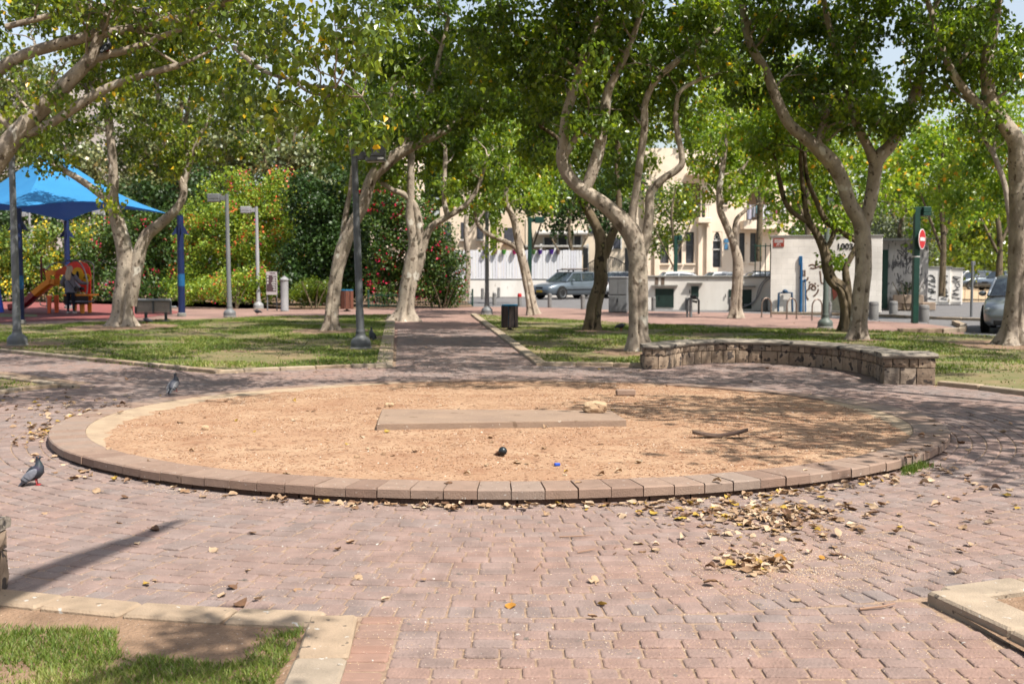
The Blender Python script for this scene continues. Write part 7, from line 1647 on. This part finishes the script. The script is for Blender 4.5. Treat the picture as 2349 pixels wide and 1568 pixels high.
for k, (x, y) in enumerate(indiv):
    yl = random.random() < .07; me = random.choice(YE if yl else BR); z = zone_of(x, y); zz = sand_z(x, y) if z == 'sand' else (ring_top(math.atan2(y - C0.y, x - C0.x)) if z == 'ring' else .002)
    near_pile = z == 'paving' and math.hypot(x - C0.x, y - C0.y) < RO + .25
    o = bpy.data.objects.new('fallen_leaf', me); COL.objects.link(o); s = .5 + 1.1 * random.random() ** 1.6
    o.location = (x, y, zz + (random.uniform(0, .03) if near_pile else 0)); o.rotation_euler = (random.gauss(0, .22), random.gauss(0, .22), random.uniform(0, 6.28)); o.scale = (s, s, s)
    pl_ = {'sand': 'lying on the sandy circle', 'ring': 'lying on top of the ring kerb', 'paving': 'on the brick paving'}[z]
    if near_pile: pl_ = 'heaped against the outside of the ring kerb'
    tag(o, ('yellow' if yl else 'dry brown') + ' fallen leaf ' + pl_, 'leaf', LG)
# the rest and the finest crumbs as loose matter
V = []; Fq = []; rn = []
for (x, y) in rest:
    me = random.choice(BR + YE[:1]); z = zone_of(x, y); zz = sand_z(x, y) if z == 'sand' else (ring_top(math.atan2(y - C0.y, x - C0.x)) if z == 'ring' else .006); s = random.uniform(.6, 1.35); T = Matrix.Translation((x, y, zz)) @ Matrix.Rotation(random.uniform(0, 6.28), 4, 'Z') @ Matrix.Rotation(random.gauss(0, .3), 4, 'X')
    b = len(V); V += [tuple(T @ (v.co * s)) for v in me.vertices]; cval = random.choice((.05, .2, .3, .4, .5, .6, .7, .8, .85, .95))
    for pl in me.polygons: Fq.append([b + i for i in pl.vertices]); rn.append(cval)
o = link('leaf_litter', arr_mesh('leaf_litter', V, [np.array(Fq)], rnd=rn, smooth=True), dry_m); tag(o, 'scattered dry leaves farther away on lawn edges and paving', 'leaf litter', kind='stuff')
# seed crumbs and grit: tiny tetra-like flakes
def crumbs(name, label, pts, size, mt, zf):
    pts = np.array(pts); n = len(pts); a = RNG.uniform(0, 6.28, n); s = size * RNG.uniform(.4, 1.3, n); z = np.array([zf(x, y) for x, y in pts]); h = s * RNG.uniform(.3, .8, n)
    vs = []
    for k in range(3): t_ = a + k * 2.09; vs.append(np.stack([pts[:, 0] + np.cos(t_) * s, pts[:, 1] + np.sin(t_) * s * RNG.uniform(.4, 1, n), z], 1))
    vs.append(np.stack([pts[:, 0], pts[:, 1], z + h], 1)); V = np.stack(vs, 1).reshape(-1, 3); b = (np.arange(n) * 4)[:, None]
    Fc = np.concatenate([b + np.array([[0, 1, 3]]), b + np.array([[1, 2, 3]]), b + np.array([[2, 0, 3]])]); rr = RNG.uniform(0, 1, n)
    o = link(name, arr_mesh(name, V, [Fc], rnd=np.concatenate([rr] * 3)), mt); tag(o, label, 'debris', kind='stuff')
cr_m = rnd_mat('crumb', [(0, srgb(196, 160, 120)), (.7, srgb(220, 192, 156)), (1, srgb(236, 226, 212))], rough=.9, namt=0)
cp_pts = []
for _ in range(5200): cp_pts.append(pile(1800, 1300, 150, 34)())
for _ in range(2600): cp_pts.append(pile(1900, 1240, 160, 50)())
for _ in range(2600): cp_pts.append(tuple(G(random.uniform(600, 2349), 1500 - abs(random.gauss(0, 160)))[:2]))
for _ in range(2400): cp_pts.append(along_ring(-125, -40, .10)())
for _ in range(3500): cp_pts.append(tuple(G(random.uniform(0, 2349), 1640 - 520 * random.random() ** 1.5)[:2]))
cp_pts = [p for p in cp_pts if zone_of(*p) == 'paving' and p[1] > 4 and not (p[0] < -.68 and p[1] < 5.3)]
crumbs('seed_litter', 'pale seed husks strewn over the brick joints', cp_pts, .0036, cr_m, lambda x, y: .001)
sd_m = rnd_mat('soil_crumb', [(0, srgb(96, 62, 42)), (.6, srgb(146, 104, 74)), (.9, srgb(180, 140, 106)), (1, srgb(230, 220, 206))], rough=.95, namt=0)
grit = []
while len(grit) < 20000:
    a = random.uniform(0, 6.28); r0 = RI * math.sqrt(random.random()) * .97; x, y = C0.x + r0 * math.cos(a), C0.y + r0 * math.sin(a)
    if noise.noise(Vector((x * 1.1, y * 2.2, 4))) + .5 * noise.noise(Vector((x * 4, y * 8, 1))) + .25 * (x > 1) > random.uniform(-.2, .5): grit.append((x, y))
crumbs('soil_grit', 'dark grit and crumbs over the sandy circle', grit, .0085, sd_m, lambda x, y: sand_z(x, y))
# twigs
twig_m = mat('twig', srgb(170, 136, 112), srgb(130, 100, 80), rough=.8)
for lb, x0, y0, x1, y1, r0 in (('crooked pale stick on the paving before the corner kerb', 1972, 1399, 2055, 1390, .006), ('thin straight twig on the paving below the leaf drift', 1283, 1232, 1362, 1231, .004), ('short twig on the paving left of the leaf heap', 1325, 1268, 1366, 1262, .004), ('thin twig on the bright sand left of the slab', 561, 1030, 628, 1033, .004), ('bent stem on the paving near the kerbed corner lawn', 1226, 1308, 1243, 1290, .004), ('dark twig on the shaded sand beyond the curved board', 1640, 945, 1690, 946, .006)):
    zz = .07 if y0 < 1100 else .003; a, b = G(x0, y0, zz), G(x1, y1, zz); mb = MB(); m1 = a.lerp(b, .6) + Vector((0, -.01, .01)); mb.tube([a + Vector((0, 0, r0)), m1, b + Vector((0, .01, r0 + .006))], [r0, r0 * .9, r0 * .5], 6)
    if zone_of(a.x, a.y) == 'sand':
        for i in range(len(mb.v)): v = mb.v[i]; mb.v[i] = (v[0], v[1], v[2] - zz + sand_z(v[0], v[1]))
    c = (a + b) / 2; mb.v = [(v[0] - c.x, v[1] - c.y, v[2]) for v in mb.v]; o = mb.build('twig', twig_m, smooth=True, loc=(c.x, c.y, 0)); tag(o, lb, 'twig')
# weeds at the ring
wp = []
for cx_, cy_, s_ in ((2110, 1070, 14), (2095, 1078, 10), (2085, 1084, 7)):
    for _ in range(220): q = G(cx_ + random.gauss(0, s_), cy_ + random.gauss(0, 3)); wp.append((q.x, q.y))
wp = np.array(wp); n = len(wp); h = RNG.uniform(.02, .07, n); a = RNG.uniform(0, 6.28, n); wd = .004
V = np.stack([np.stack([wp[:, 0] - np.cos(a) * wd, wp[:, 1] - np.sin(a) * wd, np.zeros(n)], 1), np.stack([wp[:, 0] + np.cos(a) * wd, wp[:, 1] + np.sin(a) * wd, np.zeros(n)], 1), np.stack([wp[:, 0] + RNG.normal(0, .02, n), wp[:, 1] + RNG.normal(0, .02, n), h], 1)], 1).reshape(-1, 3)
o = link('weeds', arr_mesh('weeds', V, [np.arange(3 * n).reshape(-1, 3)], rnd=RNG.uniform(0, .5, n)), grass_m); tag(o, 'green weeds growing at the foot of the ring kerb', 'weeds', kind='stuff')

# far tree belt closing the view
def belt(name, label, x0, x1, Y, ytop, leaf, n, ls):
    pts = []
    for _ in range(n):
        x = random.uniform(x0, x1); top = ytop + 40 * noise.noise(Vector((x * .012, Y, 0))) * 2; y = top + (660 - top) * random.random() ** .8; q = P(x, y, Y + random.uniform(-3, 3)); pts.append(tuple(q))
    C_ = np.array(pts); off = RNG.normal(0, .8, (len(C_), 30, 3)); cen = (C_[:, None] + off).reshape(-1, 3); cen = cen[cen[:, 2] > 0]
    o = link(name, leaf_mesh(name, cen, ls * RNG.uniform(.6, 1.3, len(cen)), RNG.uniform(0, .85, len(cen)), False, .4), LEAF[leaf]); tag(o, label, 'woods', kind='stuff')
belt('distant_trees', 'far mass of trees closing the view behind the playground', -150, 1050, 128, 300, 'deep', 1500, .55)
belt('distant_trees', 'far mass of trees closing the view behind the street and the lot', 1050, 2500, 134, 430, 'mid', 1500, .5)
